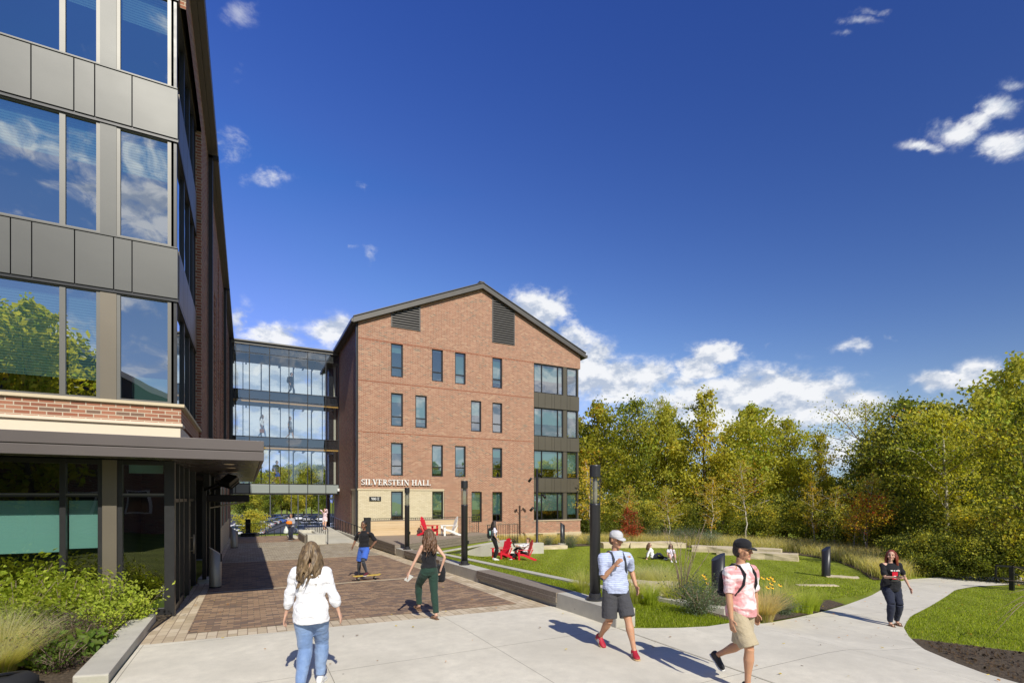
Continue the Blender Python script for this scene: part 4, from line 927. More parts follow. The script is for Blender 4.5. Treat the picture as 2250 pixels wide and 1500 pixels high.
# trash receptacles
def ash(label, u, v, h, r):
    t = thing('litter_bin', label, 'bin', (u, v, gz(v)), 0, 'steel litter bins')
    def body(m):
        n = 28; m.sm = True; b = len(m.v)
        for z in (0.05, 1):
            for j in range(n):
                a = 2*math.pi*j/n; x, y = r*math.cos(a), r*math.sin(a); m.v.append((x, y, .05 if z < 1 else h-.14-.75*x))
        for j in range(n): k = (j+1) % n; m.face((b+j, b+k, b+n+k, b+n+j))
        m.sm = False; m.face(tuple(b+n+j for j in range(n)))
    part('bin_body', M['steel'], t, body)
    part('base_ring', M['black'], t, lambda m: m.lathe([(r*1.0,0),(r*1.0,.05)], (0,0,0), 28))
    part('opening', M['black_matte'], t, lambda m: m.box(r*.45, r*1.04, -r*.5, r*.5, h*.62, h*.80), .01)  # solid black block painting the dark inside of the bin's mouth
    return t
ash('brushed steel slant-topped bin standing on the shaded paving near the glass door', -.76, 15.6, 1.12, .145)
ash('brushed steel slant-topped bin farther back by the brick wall', -.62, 30.2, 1.12, .17)

# ---------------------------------------------------------------- lamps, bollards, pole
def lamp_post():
    t = thing('lamp_post', '', 'lamp')
    def pole(m): m.sm = True; m.lathe([(.10,.03),(.10,1.78),(.104,1.79),(.104,1.83)], n=28)
    def base(m): m.sm = False; m.lathe([(.165,0),(.165,.035),(.12,.05),(.115,.12),(.101,.13)], n=28)
    part('pole', M['lamp'], t, pole); part('base_plate', M['lamp'], t, base)
    def lens(m): m.sm = True; m.lathe([(.098,1.83),(.098,2.33)], n=28)
    ln = part('lens', M['lens'], t, lens, fix=False)
    part('inner_rod', M['steel'], ln, lambda m: (m.box(-.018,.018,-.018,.018,1.83,2.33), m.box(-.05,.05,-.003,.003,1.83,2.33)))
    part('struts', M['lamp'], ln, lambda m: [m.box(.096*math.cos(a)-.005,.096*math.cos(a)+.005,.096*math.sin(a)-.005,.096*math.sin(a)+.005,1.83,2.33) for a in (.6,2.2,3.8,5.3)])
    def cap(m): m.sm = False; m.lathe([(.104,2.33),(.104,2.54),(.095,2.56),(.001,2.565)], n=28)
    part('cap', M['lamp'], t, cap)
    part('outlet_box', M['lamp'], t, lambda m: m.box(.095,.135,-.04,.04,.62,.74), .006)
    return t
lp = lamp_post()
for i, (v, lb) in enumerate(((7.85,'tall black column lamp with a clear lens on the near end of the seat wall'),(14.42,'middle black column lamp on the seat wall beside the bench'),(20.7,'farthest black column lamp standing at the corner of the timber deck'))):
    o = lp if i == 0 else copy_tree(lp); o.location = (5.87, v, gz(v)+.332); o['label'] = lb; o['group'] = 'column lamps along the seat wall'
def bollard(h, r=.13):
    t = thing('bollard', '', 'bollard')
    def body(m):
        n = 28; m.sm = True; b = len(m.v)
        for k in range(2):
            for j in range(n):
                a = 2*math.pi*j/n; x, y = r*math.cos(a), r*math.sin(a); m.v.append((x, y, 0 if k == 0 else h-.09+.62*x))
        for j in range(n): k = (j+1) % n; m.face((b+j, b+k, b+n+k, b+n+j))
        m.sm = False; m.face(tuple(b+n+j for j in range(n)))
    part('body', M['lamp'], t, body); part('rim', M['black'], t, lambda m: m.lathe([(r+.012,0),(r+.012,.03)], n=28))
    return t
bl = bollard(1.23, .16)
ub, vb = atD(1578, 12.8); uc, vc, zc = at(1815, 1266); ue, ve, ze = at(1236, 1199, -1.0)
for i, (u, v, z, lb, rr) in enumerate(((ub,vb,T(ub,vb),'black slant-topped bollard light behind the man in the pink shirt',YAW*-1),(uc,vc,T(uc,vc),'black slant-topped bollard light alone at the right edge of the lawn',-YAW),(ue,ve,-.80,'small black bollard light on a concrete footing near the hall corner',-YAW+math.pi))):
    o = bl if i == 0 else copy_tree(bl); o.location = (u, v, z); o.rotation_euler = (0,0,rr); o['label'] = lb; o['group'] = 'bollard lights round the lawn'
    if i == 2: o.scale = (1,1,1.15)
for u, v, r_, z, lb in ((ue, ve, .3, -.8, 'round concrete footing under the bollard near the hall corner'), (*at(1180,1203,-1.05)[:2], .4, -.72, 'square concrete footing under the thin light pole')):
    b_ = MB(); (b_.lathe([(r_,-.5),(r_,0)], n=24) if r_ < .35 else b_.box(-r_,r_,-r_,r_,-.6,0)); o = b_.build('concrete_footing', M['cast'], None, (u, v, z), -YAW, .015); tag(o, lb, 'footing')
up, vp = at(1180,1203,-1.05)[:2]
pt = thing('light_pole', 'thin tall black pole with spotlights and cameras beside the hall bay', 'pole', (up, vp, -.72))
def pp(m): m.sm = True; m.lathe([(.14,0),(.14,.05),(.085,.09),(.075,4.9),(.001,4.92)], n=16)
part('pole', M['black'], pt, pp)
for z, a, l in ((4.25, 2.6, .42), (3.15, -.3, .38), (4.55, .9, .3), (2.3, 2.9, .25)):
    hd_ = MB(); d = Vector((math.cos(a-YAW), math.sin(a-YAW), 0)); c = Vector((0,0,z))+d*l
    hd_.bar(Vector((0,0,z)), c, .03); hd_.sm = True; q = (d+Vector((0,0,-.9))).normalized(); hd_.tube([c+Vector((0,0,.06)), c+q*.28], [.075,.09], 12); hd_.build('spotlight', M['black'], pt)

# boulders and planters round the lawn
def rock(name, label, cx, cy, L, W, H, rz, mat=M['stone'], z=None, seed=0):
    r = random.Random(seed); bm = bmesh.new(); bmesh.ops.create_cube(bm, size=1); bmesh.ops.subdivide_edges(bm, edges=bm.edges, cuts=5, use_grid_fill=True)
    for v in bm.verts:
        p = v.co; q = Vector((p.x*L, p.y*W, p.z*H)); nz_ = noise.noise_vector(q*1.6+Vector((seed*7.1,0,0)))*.10+noise.noise_vector(q*5+Vector((0,seed*3.3,0)))*.04
        if p.z > .3: nz_.z *= .35
        v.co = q+nz_+Vector((0,0,H/2-.08))
    me = bpy.data.meshes.new(name); bm.to_mesh(me); bm.free(); me.materials.append(mat)
    o = link(name, me, None, (cx, cy, T(cx, cy) if z is None else z), rz); return tag(o, label, 'boulder', 'limestone blocks edging the lawn')
for i, (px, py, L, W, H, a, lb) in enumerate(((1318,1192,0,0,0,0,''),(1362,1202,2.6,.9,.42,-.3,'long flat limestone block left of the others at the back of the lawn'),(1428,1201,3.2,.9,.42,-.25,'longest limestone block behind the girls seated on the lawn'),(1475,1202,0,0,0,0,''),(1464,1202,2.3,.8,.4,-.5,'rough limestone block right behind the seated girl in the white top'),
        (1570,1212,2.6,.8,.42,-.9,'limestone block just left of the near bollard at the back of the lawn'),(1612,1218,1.8,.9,.45,-.9,'angular limestone block between two others, above the pink shirted man'),(1672,1216,2.2,.8,.4,-1.1,'pale limestone block at the far right edge of the lawn'),(1700,1228,2.3,.9,.42,-1.0,'shaded dark-sided limestone block nearest the tall grass on the right'),
        (1214,1205,1.9,.7,.3,-.1,'small squared limestone block between the two footings near the hall'),(1435,1309,1.3,.7,.45,-.8,'pale boulder half buried in feathery grass behind the grey capped man'),(1850,1268,1.1,.45,.12,-.9,'flat low stone slab beside the right hand bollard'))):
    if L: u, v, z = at(px, py, None if i != 10 else -.35); rock('limestone_block', lb, u, v, L, W, H, a, seed=i, z=z)
fs = MB(); u, v, z = at(1795, 1286); fs.box(-.7, .7, -.15, .15, -.2, .03); tag(fs.build('stone_slab', M['stone'], None, (u, v, T(u, v)), -.5, .02), 'thin flat stone strip set in the lawn right of the yellow flowers', 'slab')
u, v, z = at(1140, 1209, -.8)
ob = MB(); ob.box(-1.0, 1.0, -.25, .25, -.5, .26); tag(ob.build('planter_wall', M['cast'], None, (u, v, -.78), 0, .02), 'low concrete planter wall right behind the red lawn chairs', 'wall')

# adirondack chairs
def chair(mat):
    t = thing('adirondack_chair', '', 'chair')
    part('leg', mat, t, lambda m: m.box(-.33,-.29,.30,.40,0,.52), .004); part('leg', mat, t, lambda m: m.box(.29,.33,.30,.40,0,.52), .004)
    for s in (-1, 1): part('side_rail', mat, t, lambda m: m.prism([(.42,.30),(.42,.36),(.1,.34),(-.55,.06),(-.55,0),(-.42,0),(.1,.22)], lambda a, b, q: (q, a, b), s*.27-.02, s*.27+.02), .003)
    part('seat', mat, t, lambda m: [m.bar((-.27,.42-.11*k,.375-.035*k),(.27,.42-.11*k,.375-.035*k),.095,.02) for k in range(6)], .003)
    def back(m):
        for k in range(5):
            x = (k-2)*.112; h = .86-.04*(k-2)**2
            a = Vector((x*.8,-.16,.20)); d = Vector((x*.28,-.33,1.0)).normalized(); m.bar(a, a+d*h, .098, .02, up=(0,1,.42))
        m.bar((-.27,-.33,.62),(.27,-.33,.62),.03,.07)
    part('backrest', mat, t, back, .004)
    for s in (-1, 1):
        part('armrest', mat, t, lambda m: m.prism([(s*.40,.44),(s*.26,.44),(s*.28,-.38),(s*.33,-.38),(s*.40,.1)], lambda a, b, q: (a, b, q), .525, .548), .004)
        part('back_post', mat, t, lambda m: m.bar((s*.27,-.16,.15),(s*.30,-.34,.53),.03,.05))
    part('front_apron', mat, t, lambda m: m.box(-.29,.29,.385,.405,.22,.36), .003)
    return t
ch = chair(M['red']); chw = chair(M['white_wood'])
def putchair(o, px, py, z, rz, lb):
    u, v, zz = at(px, py, z); o.location = (u, v, zz if z is None else z); o.rotation_euler = (0,0,rz); o['label'] = lb; o['group'] = 'adirondack chairs'
putchair(ch, 942, 1176, DZ, R(-105)-YAW, 'red slatted garden chair standing on the timber deck')
putchair(chw, 988, 1175.5, DZ, R(112)-YAW, 'white slatted garden chair on the timber deck, facing the red one')
LC = []
for px, py, rz, lb in ((1104,1228,R(132)-YAW,'empty red slatted garden chair on the lawn beside the standing woman with a backpack'),(1152,1230,R(104)-YAW,'red slatted garden chair on the lawn occupied by the woman reading')):
    o = copy_tree(ch); putchair(o, px, py, None, rz, lb); LC.append(o)
# dark bag at the lower left corner
bg_ = thing('duffel_bag', 'black soft bag lying on the grass at the lower left corner', 'bag', (-2.55, 7.75, .02), .5)
def bag(m):
    m.sm = True
    for i in range(1): m.lathe([(.001,0),(.24,.0),(.30,.06),(.30,.15),(.24,.22),(.1,.245),(.001,.25)], n=24, sx=1.35, sy=.8)
part('bag_body', M['black_matte'], bg_, bag); part('strap', M['black'], bg_, lambda m: (setattr(m, 'sm', True), m.tube([(-.3,.1,.2),(-.15,-.05,.27),(.1,-.1,.265),(.3,.05,.2)], .018, 6)))

# black pedestal at the far end of the plaza, side rail by the woods
pk = MB(); u, v = atD(545, 38.5); pk.box(-.18,.18,-.18,.18,0,1.15); pk.box(-.26,.26,-.26,.26,0,.06); tag(pk.build('black_pedestal', M['black_matte'], None, (u, v, -.5), 0, .01), 'black square pedestal at the far left end of the plaza', 'pedestal')
fr_ = thing('timber_rail', 'dark sloping guard rail beside the path at the far right', 'railing')
def frf(m):
    a = Vector((23.3,7.55,-.95)); b = Vector((27.5,3.9,-1.5))
    for t in (0,.35,.7,1): p = a+(b-a)*t; m.bar(p, p+Vector((0,0,.85)), .12 if t == 0 else .06)
    m.bar(a+Vector((-.35,.3,.88)), a+Vector((0,0,.86)), .06, .06); m.bar(a+Vector((0,0,.86)), b+Vector((0,0,.86)), .14, .06); m.bar(a+Vector((0,0,.35)), b+Vector((0,0,.35)), .05, .05); m.bar(a+Vector((-.35,.3,.88)), a+Vector((-.35,.3,.45)), .05); m.bar(a+Vector((0,0,.6)), b+Vector((0,0,.6)), .05, .05)
    m.bar(a+Vector((-.35,.3,.45)), a+Vector((0,0,.45)), .05)
part('rail_frame', M['black'], fr_, frf)

# ---------------------------------------------------------------- parking lot beyond the bridge
lot = lambda U, V_: TT(U, V_)
strip('parking_lot', [(-34, 56), (-34, 260)], [(30, 56), (30, 260)], M['asphalt'], .06, 40, 20)
def car(paint):
    t = thing('parked_car', '', 'car')
    def body(m):
        m.sm = False; prof = [(-2.25,.32),(-2.28,.62),(-2.2,.86),(-1.55,.95),(-.9,.98),(1.1,.98),(1.95,.90),(2.25,.72),(2.28,.4),(2.2,.3)]
        m.prism(prof, lambda a, b, q: (q, a, b), -.86, .86)
    part('body', paint, t, body, .07)
    part('roof', paint, t, lambda m: m.prism([(-1.35,1.44),(-1.15,1.49),(.2,1.5),(.5,1.44)], lambda a, b, q: (q, a, b), -.62, .62), .03)
    def cabin(m):
        P = [(-1.95,.97,.78),(-1.35,1.45,.62),(.5,1.45,.62),(1.25,.97,.78)]
        L = [(-w, y, z) for y, z, w in P]; Rr_ = [(w, y, z) for y, z, w in P]
        m.quad(*L); m.quad(*Rr_); 
        for i in range(3): m.quad(L[i], Rr_[i], Rr_[i+1], L[i+1])
    part('cabin_glass', M['carglass'], t, cabin)
    for sx in (-1, 1):
        for y in (-1.38, 1.4):
            w_ = part('wheel', M['tyre'], t, lambda m: (setattr(m, 'sm', True), m.tube([(sx*.66,y,.33),(sx*.88,y,.33)], .33, 16)))
            part('rim', M['steel'], w_, lambda m: m.tube([(sx*.875,y,.33),(sx*.89,y,.33)], .2, 10))
        part('headlight', M['white_wood'], t, lambda m: m.box(sx*.58-.16,sx*.58+.16,2.18,2.27,.62,.74))
        part('taillight', M['red'], t, lambda m: m.box(sx*.64-.14,sx*.64+.14,-2.28,-2.2,.66,.82))
    return t
M['tyre'] = plain('tyre_rubber', (.015,.015,.015), .85); M['carglass'] = plain('car_glass', (.02,.025,.03), .06, 0, .05, spec=.8)
pn_ = {'silver': (.5,.5,.52), 'white': (.72,.72,.72), 'blue': (.03,.10,.38), 'black': (.015,.015,.02), 'grey': (.16,.17,.18), 'red': (.42,.02,.03)}
cars = {k: None for k in pn_}
cp = [(*atD(541+74*t**1.15, 74+62*t), c_) for t, c_ in zip(np.linspace(0, 1, 15), ('white','silver','white','grey','silver','black','white','silver','grey','black','silver','black','blue','blue','silver'))]
cp += [(*atD(px_, D_), c_) for px_, D_, c_ in ((520,84,'white'),(528,92,'red'),(534,100,'white'),(541,108,'silver'),(549,117,'white'),(557,127,'silver'))]
for D, pxs in ((150, ((627,'silver'),(612,'blue'),(655,'white'))), (142, ((672,'silver'),(688,'black'),(703,'white'),(716,'grey'))), (96, ((668,'silver'),(690,'white'),(708,'white'))), (84,((662,'grey'),(684,'silver'),(712,'white')))):
    for px, c_ in pxs: cp.append((*atD(px, D), c_))
nm = {'white':'white','silver':'silver','blue':'blue','black':'black','grey':'dark grey','red':'red'}
for i, (u, v, c_) in enumerate(cp):
    if cars[c_] is None: cars[c_] = car(plain(c_+'_car_paint', pn_[c_], .25, .1, .04, 2, 0, .6)); o = cars[c_]
    else: o = copy_tree(cars[c_])
    row = 'diagonal row' if i < 15 else ('far left row' if i < 21 else 'back rows')
    o.location = (u, v, T(u, v)+.06); o.rotation_euler = (0,0,(R(-75)-YAW if i < 21 else R(0))+rb.uniform(-.03,.03)+ (math.pi if rb.random() < .5 else 0))
    o['label'] = '%s car parked in the %s beyond the bridge' % (nm[c_], row); o['group'] = '%s cars in the %s' % (nm[c_], row)
for i, (px, D) in enumerate(((594, 120), (655, 128), (640, 150), (673, 118), (700, 110))):
    u, v = atD(px, D); t = thing('lot_light_pole', 'tall pale light pole standing in the parking lot', 'pole', (u, v, T(u, v)), 0, 'parking lot poles'); part('pole', M['mullion'], t, lambda m: m.tube([(0,0,0),(0,0,9)], [.16,.09], 8)); part('lamp_head', M['steel'], t, lambda m: m.box(-.9,.9,-.2,.2,8.95,9.1))

# ---------------------------------------------------------------- house behind the camera, seen in the window reflections
hb = thing('brick_house', 'brick house with a dark gabled roof mirrored in the left windows', 'building')
def hbf(m):
    m.box(-24, -3, -30, -15, -1, 7.5)
part('wall', M['brick_dark'], hb, hbf)
part('roof', M['rooftop'], hb, lambda m: m.prism([(-25,7.3),(-2,7.3),(-2,7.6),(-13.5,13.6),(-25,7.6)], lambda a, b, t: (a, t, b), -30.6, -14.4))
part('gable_board', M['cream'], hb, lambda m: (m.bar((-25,-14.35,7.45),(-13.5,-14.35,13.5),.1,.3), m.bar((-13.5,-14.35,13.5),(-2,-14.35,7.45),.1,.3)))
for x in (-21,-17,-9,-6):
    for z in (1.2,4.6): fo = part('window', M['white_wood'], hb, lambda m: m.box(x-.6,x+.6,-14.98,-14.93,z,z+1.7)); part('pane', M['carglass'], fo, lambda m: m.box(x-.5,x+.5,-14.94,-14.91,z+.1,z+1.6))
# ---------------------------------------------------------------- trees and plants
PAL = dict(g=(.23,.27,.03), dg=(.135,.17,.03), yg=(.47,.455,.06), y=(.63,.49,.055), o=(.52,.24,.03), br=(.22,.12,.04), red=(.40,.07,.03), lg=(.34,.42,.05), bl=(.13,.19,.13), st=(.60,.55,.33), gg=(.40,.44,.12))
def leafmesh(name, cen, size, pal, seed=0, up=.25, fold=.25, asp=.62, nrm=None, shade=None, mat=None):
    """cloud of small folded leaves; cen (n,3), pal list of (palette key, weight)"""
    rg = np.random.default_rng(seed); n = len(cen)
    d = rg.normal(size=(n, 3)); d[:, 2] = d[:, 2]*.7-.15; d /= np.linalg.norm(d, axis=1)[:, None]
    nn = rg.normal(size=(n, 3))*.62; nn[:, 2] += .1+min(up, .8); nn[:, 1] -= .9; nn /= np.linalg.norm(nn, axis=1)[:, None]      # leaves turn to the light
    d = d-nn*(d*nn).sum(1)[:, None]; d /= np.linalg.norm(d, axis=1)[:, None]; b = np.cross(nn, d)
    s = size*rg.uniform(.6, 1.25, n)[:, None]
    V = np.stack([cen-d*s*.5, cen+b*s*asp*.5+nn*s*fold*.3-d*s*.08, cen+d*s*.5, cen-b*s*asp*.5+nn*s*fold*.3-d*s*.08], 1).reshape(-1, 3)
    F = np.arange(n*4).reshape(n, 4)
    ks = [PAL[k] for k, _ in pal]; pw = np.array([x for _, x in pal], float); pw /= pw.sum()
    # colour drifts in patches through the crown, then leaf by leaf
    ph = rg.uniform(0, 6.28, 3); fr = np.sin(cen[:, 0]*1.3+ph[0])+np.sin(cen[:, 1]*1.5+ph[1])+np.sin(cen[:, 2]*1.7+ph[2]); q = np.clip((fr/3*.5+.5)*.55+rg.uniform(0, 1, n)*.45, 0, .999)
    cs = np.cumsum(pw); idx = np.searchsorted(cs, q); col = np.array(ks)[np.clip(idx, 0, len(ks)-1)]*rg.uniform(.7, 1.3, n)[:, None]
    return np_mesh(name, V, F, mat or M['leaf'], np.repeat(col, 4, 0))
def skeleton(H, Rc, bole, seed, nl=26, prof=None, wander=.05, thick=None):
    rg = random.Random(seed); mb = MB(); mb.sm = True; thick = thick or H*.014
    tr = [Vector((0,0,0))]; n = 12
    for i in range(1, n+1): p = tr[-1]; tr.append(Vector((p.x+rg.gauss(0,wander)*H*.1, p.y+rg.gauss(0,wander)*H*.1, H*.93*i/n)))
    mb.tube(tr, [thick*(1-.85*i/n)+.008 for i in range(n+1)], 8)
    cl = []; prof = prof or (lambda t: math.sin(math.pi*min(1, .12+t*.88))**.7)
    for i in range(nl):
        t = (i+.5)/nl; h = bole+(H*.96-bole)*t; k = h/(H*.93)*n; a = tr[min(n, int(k))].lerp(tr[min(n, int(k)+1)], k-int(k)) if k < n else tr[-1]
        az = i*2.4+rg.uniform(-.5,.5); L = Rc*prof(t)*rg.uniform(.65,1.2); rise = rg.uniform(.25,.75)+t*.5
        d = Vector((math.cos(az), math.sin(az), rise)).normalized(); e = a+d*L*.55; f = e+Vector((d.x, d.y, d.z*.6+rg.uniform(-.15,.25))).normalized()*L*.55
        r0 = thick*.42*(1-.6*t)*max(.5, L/Rc)
        mb.tube([a, a.lerp(e,.5)+Vector((0,0,-.04*L)), e, f], [r0, r0*.8, r0*.6, .01], 5)
        for q in (.45,.7,.85,1.0): cl.append((e.lerp(f, (q-.45)/.55) if q > .5 else a.lerp(e,.9), L*.22+.12))
        for j in range(4):
            s0 = a.lerp(e, rg.uniform(.5,1)) if j < 2 else e.lerp(f, rg.uniform(.1,.8)); dd = Vector((rg.gauss(0,1), rg.gauss(0,1), rg.uniform(-.2,1))).normalized(); s1 = s0+dd*L*rg.uniform(.25,.45)
            mb.tube([s0, s1], [r0*.4, .006], 4, cap=False); cl.append((s1, L*.2+.1)); cl.append((s0.lerp(s1,.6), L*.16+.1))
    cl.append((tr[-1]+Vector((0,0,.04*H)), Rc*.16)); cl.append((tr[-1], Rc*.2))
    return mb, cl
def tree_proto(name, H, Rc, bole, seed, nleaf, lsize, pal, bark='bark', nl=26, prof=None, flat=.75, spread=1.0, thick=None, wander=.05):
    mb, cl = skeleton(H, Rc, bole, seed, nl, prof, wander, thick); rg = np.random.default_rng(seed+50)
    tm = mb.mesh(name+'_trunk', M[bark], False)
    w = np.array([c[1]**1.6 for c in cl]); w /= w.sum(); k = rg.choice(len(cl), nleaf, p=w)
    cc = np.array([tuple(c[0]) for c in cl])[k]; rr = np.array([c[1] for c in cl])[k][:, None]
    off = rg.normal(size=(nleaf, 3))*rr*.62*spread; off[:, 2] *= flat
    return tm, leafmesh(name+'_crown', cc+off, lsize, pal, seed)
def plant_tree(name, proto, u, v, label, cat='tree', s=1.0, rz=0, group=None, z=None, sxy=None):
    t = thing(name, label, cat, (u, v, (T(u, v) if z is None else z)-.05), rz, group); t.scale = (sxy or s, sxy or s, s)
    link('trunk', proto[0], t); link('crown', proto[1], t); return t
sphere = lambda t: math.sin(math.pi*min(1, .1+t*.9))**.6*(1 if t < .6 else 1-.45*(t-.6)/.4)
cone = lambda t: (1-t)**.75*.95+.12
col_ = lambda t: (.55+.45*math.sin(math.pi*t))*(1 if t < .55 else 1-.85*((t-.55)/.45)**1.3)
PR = [tree_proto('maple_a', 10, 2.7, 1.4, 11, 8800, .23, [('g',3),('yg',4),('lg',2.2),('y',1)], nl=34, prof=col_),
      tree_proto('maple_b', 10, 2.9, 1.2, 12, 8800, .23, [('g',3.5),('dg',1),('yg',3.6),('o',.3),('y',1.2)], nl=34, prof=sphere),
      tree_proto('maple_c', 10, 2.7, 1.2, 13, 8400, .23, [('g',2.4),('yg',4),('y',2.2),('o',.4)], nl=34, prof=cone),
      tree_proto('maple_d', 10, 3.1, 1.0, 14, 10000, .21, [('g',4),('dg',1.4),('yg',3.2),('br',.3),('y',1)], nl=38, prof=sphere)]
thin = tree_proto('thin_tree', 10, 3.0, 4.0, 21, 2300, .15, [('g',2),('yg',3),('gg',2)], 'twig', 30, sphere, spread=.9)
bir = [tree_proto('sapling_a', 6, 1.25, 1.2, 31, 1500, .13, [('yg',3),('y',3),('o',1),('g',1)], 'birch', 22, col_, thick=.05, wander=.09),
       tree_proto('sapling_b', 6, 1.5, 1.6, 32, 1700, .13, [('y',3),('yg',3),('o',2)], 'birch', 22, sphere, thick=.05, wander=.12)]
bush = [tree_proto('bush_a', 3, 1.9, .15, 41, 4200, .17, [('g',3),('dg',3),('yg',2),('lg',1)], nl=26, prof=lambda t: 1-.35*t, thick=.04),
        tree_proto('bush_b', 3, 2.0, .1, 42, 4200, .17, [('g',3),('dg',2),('yg',3),('y',1.4)], nl=26, prof=lambda t: 1-.35*t, thick=.04)]
redb = tree_proto('red_bush', 2.4, .95, .15, 51, 1700, .13, [('red',4),('br',2),('o',1)], nl=18, prof=lambda t: 1-.5*t, thick=.03)
orm = tree_proto('orange_maple', 4.2, 1.7, 1.6, 52, 1500, .16, [('o',4),('y',3),('red',1.6),('yg',1)], nl=20, prof=lambda t: 1-.3*t, thick=.035, spread=.8)
# front row of the wood: (pixel x, distance, pixel y of the top, prototype, width factor, label)
row = [(1262, 50, 905, 1, .9, 'woodland tree half hidden behind the right corner of the brick hall'),
       (1318, 46, 872, 1, 1.0, 'green and yellow tree just right of the brick hall'),
       (1392, 47, 866, 3, .95, 'dense russet-tinged tree, second right of the hall'),
       (1462, 46, 880, 0, .9, 'loose topped yellow-green tree left of the tall peaked one'),
       (1548, 44, 848, 2, 1.12, 'tall pointed yellow-green tree, highest in the middle of the wood'),
       (1655, 43, 880, 0, 1.1, 'broad pale green tree between the two gaps in the wood'),
       (1728, 43, 910, 0, 1.0, 'right shoulder of the broad pale green trees'),
       (1600, 48, 935, 2, 1.0, 'lower yellow tree filling the dip between two tall ones'),
       (1802, 39, 946, 2, .95, 'small pointed yellow tree beside the open gap of sky'),
       (1765, 41, 1000, 2, 1.1, 'orange-yellow tree behind the pale block stones'),
       (1990, 33, 862, 3, 1.15, 'big rounded golden-green tree left of the path'),
       (2065, 31, 868, 1, 1.25, 'massive olive tree rising right above the woman in black'),
       (1935, 36, 930, 3, 1.05, 'dark green tree under the thin open one'),
       (2150, 29, 900, 3, 1.15, 'deep green tree between the massive olive tree and the tall one'),
       (2228, 27, 770, 0, 1.0, 'tallest tree at the right edge with pale yellow-green leaves'),
       (2262, 20, 850, 3, 1.1, 'dark tree closest to the path at the right edge of the picture'),
       (2180, 33, 838, 1, 1.1, 'leafy tree whose shoulder shows left of the tallest tree')]
for i, (px, D, top, p, w, lb) in enumerate(row):
    u, v = atD(px, D); z = T(u, v); H = HC+(HY-top)*D/FP-z; s = H/10.0; t = plant_tree('maple_tree', PR[p], u, v, lb, 'tree', s, i*1.7, None); t.scale = (s*w*.86, s*w*.86, s)
u, v = atD(1905, 37); plant_tree('thin_tree', thin, u, v, 'thin open tree with bare branches showing against the cloud', 'tree', (HC+(HY-862)*37/FP+1)/10, 1)
u, v = atD(1455, 50); plant_tree('thin_tree', thin, u, v, 'sparse twiggy treetop poking above the wood near the hall', 'tree', (HC+(HY-858)*50/FP+1)/10, 2, sxy=.7)
# second row, hidden trunks
for i, (px, D, top) in enumerate(((1290,58,930),(1360,57,925),(1430,58,930),(1500,57,930),(1585,57,960),(1660,56,950),(1740,55,970),(1825,52,1010),(1885,50,985),(1950,46,930),(2030,44,920),(2120,42,930),(2200,40,910),(2290,36,860),(1700,60,1000),(1850,60,1015))):
    u, v = atD(px, D); H = HC+(HY-top-28)*D/FP+1.2; t = plant_tree('woodland_tree', PR[(i*3+1) % 4], u, v, 'green and yellow tree deeper in the wood behind the front row', 'tree', H/10, i*2.1, 'deeper trees of the wood'); t.scale = (H/10*1.15, H/10*1.15, H/10)
for i, (px, D, top, k, lb) in enumerate(((1299,39,1000,0,'slender white-stemmed sapling nearest the hall'),(1470,38.5,1060,1,'slim white-stemmed sapling above the seated girl on the left'),(1562,38,1040,0,'pale crooked sapling left of the near bollard'),(1838,33,1060,1,'white-stemmed sapling left of the distant bollard'),(1875,30,1075,0,'leaning white sapling among the orange leaves'),(1903,29,1030,1,'tall pale birch stem beside the orange maple'),(1790,35,1050,0,'thin pale stem in the yellow foliage above the last stones'),(2158,25,1110,0,'short white-stemmed sapling behind the path'),(1375,41,1060,1,'sapling with yellow leaves behind the red bush'),(1640,38,1000,1,'yellow-leaved sapling behind the angular limestone block'))):
    u, v = atD(px, D); H = HC+(HY-top)*D/FP-T(u, v); plant_tree('birch_sapling', bir[k], u, v, lb, 'tree', H/6, i*2.3, 'white-stemmed saplings at the wood edge')
u, v = atD(2085, 25.5); bt = tree_proto('birch_big', 8, 2.2, 2.6, 77, 7000, .17, [('g',3),('yg',3),('y',1)], 'birch', 26, sphere, thick=.10, wander=.05)
plant_tree('birch_tree', bt, u, v, 'white mottled birch trunk rising right behind the path', 'tree', 1.0, .4)
for i, (px, D, h, w) in enumerate(((1285,42,2.6,1),(1330,41.5,2.2,1),(1350,44,3.2,1),(1415,41.5,2.6,1),(1440,44,3.4,1),(1505,41,2.4,1),(1530,43.5,3.4,1),(1590,40.5,2.6,1),(1640,42.5,3.2,1),(1690,38,2.4,1),(1720,40,3.2,1),(1770,36.5,2.6,1),(1815,38,3.0,1),(1855,33,2.4,1),(1900,34,3.2,1),(1945,30,2.8,1),(1985,28.5,2.6,1),(2020,30,3.4,1),(2055,26.5,2.6,1),(2110,25,2.4,1),(2140,27.5,3.2,1),(2185,24,2.4,1),(2225,23,2.6,1),(2265,21.5,2.4,1),(1960,33,3.4,1),(2090,29,3.6,1),(2240,27,3.6,1))):
    u, v = atD(px, D); plant_tree('understory_bush', bush[i % 2], u, v, 'leafy green bush at the foot of the wood', 'bush', h/3, i*1.9, 'bushes at the foot of the wood')
for i, (px, D, h) in enumerate(((2010,21.5,1.3),(2050,21,1.5),(2085,20.6,1.1),(2120,20.2,1.4),(2150,19.8,1.2),(2190,19.6,1.5),(2222,19.2,1.7),(2255,19,1.9),(1975,23,1.4))):
    u, v = atD(px, D); plant_tree('understory_bush', bush[i % 2], u, v, 'low bush at the far edge of the path', 'bush', h/3, i*2.3, 'low bushes along the far path edge')
u, v = atD(1382, 38.5); plant_tree('red_bush', redb, u, v, 'rust red bush at the wood edge between two saplings', 'bush', 1.0, 0)
u, v = atD(1905, 28); plant_tree('orange_maple', orm, u, v, 'small maple with orange and red leaves left of the woman in black', 'tree', .8, 1.0)
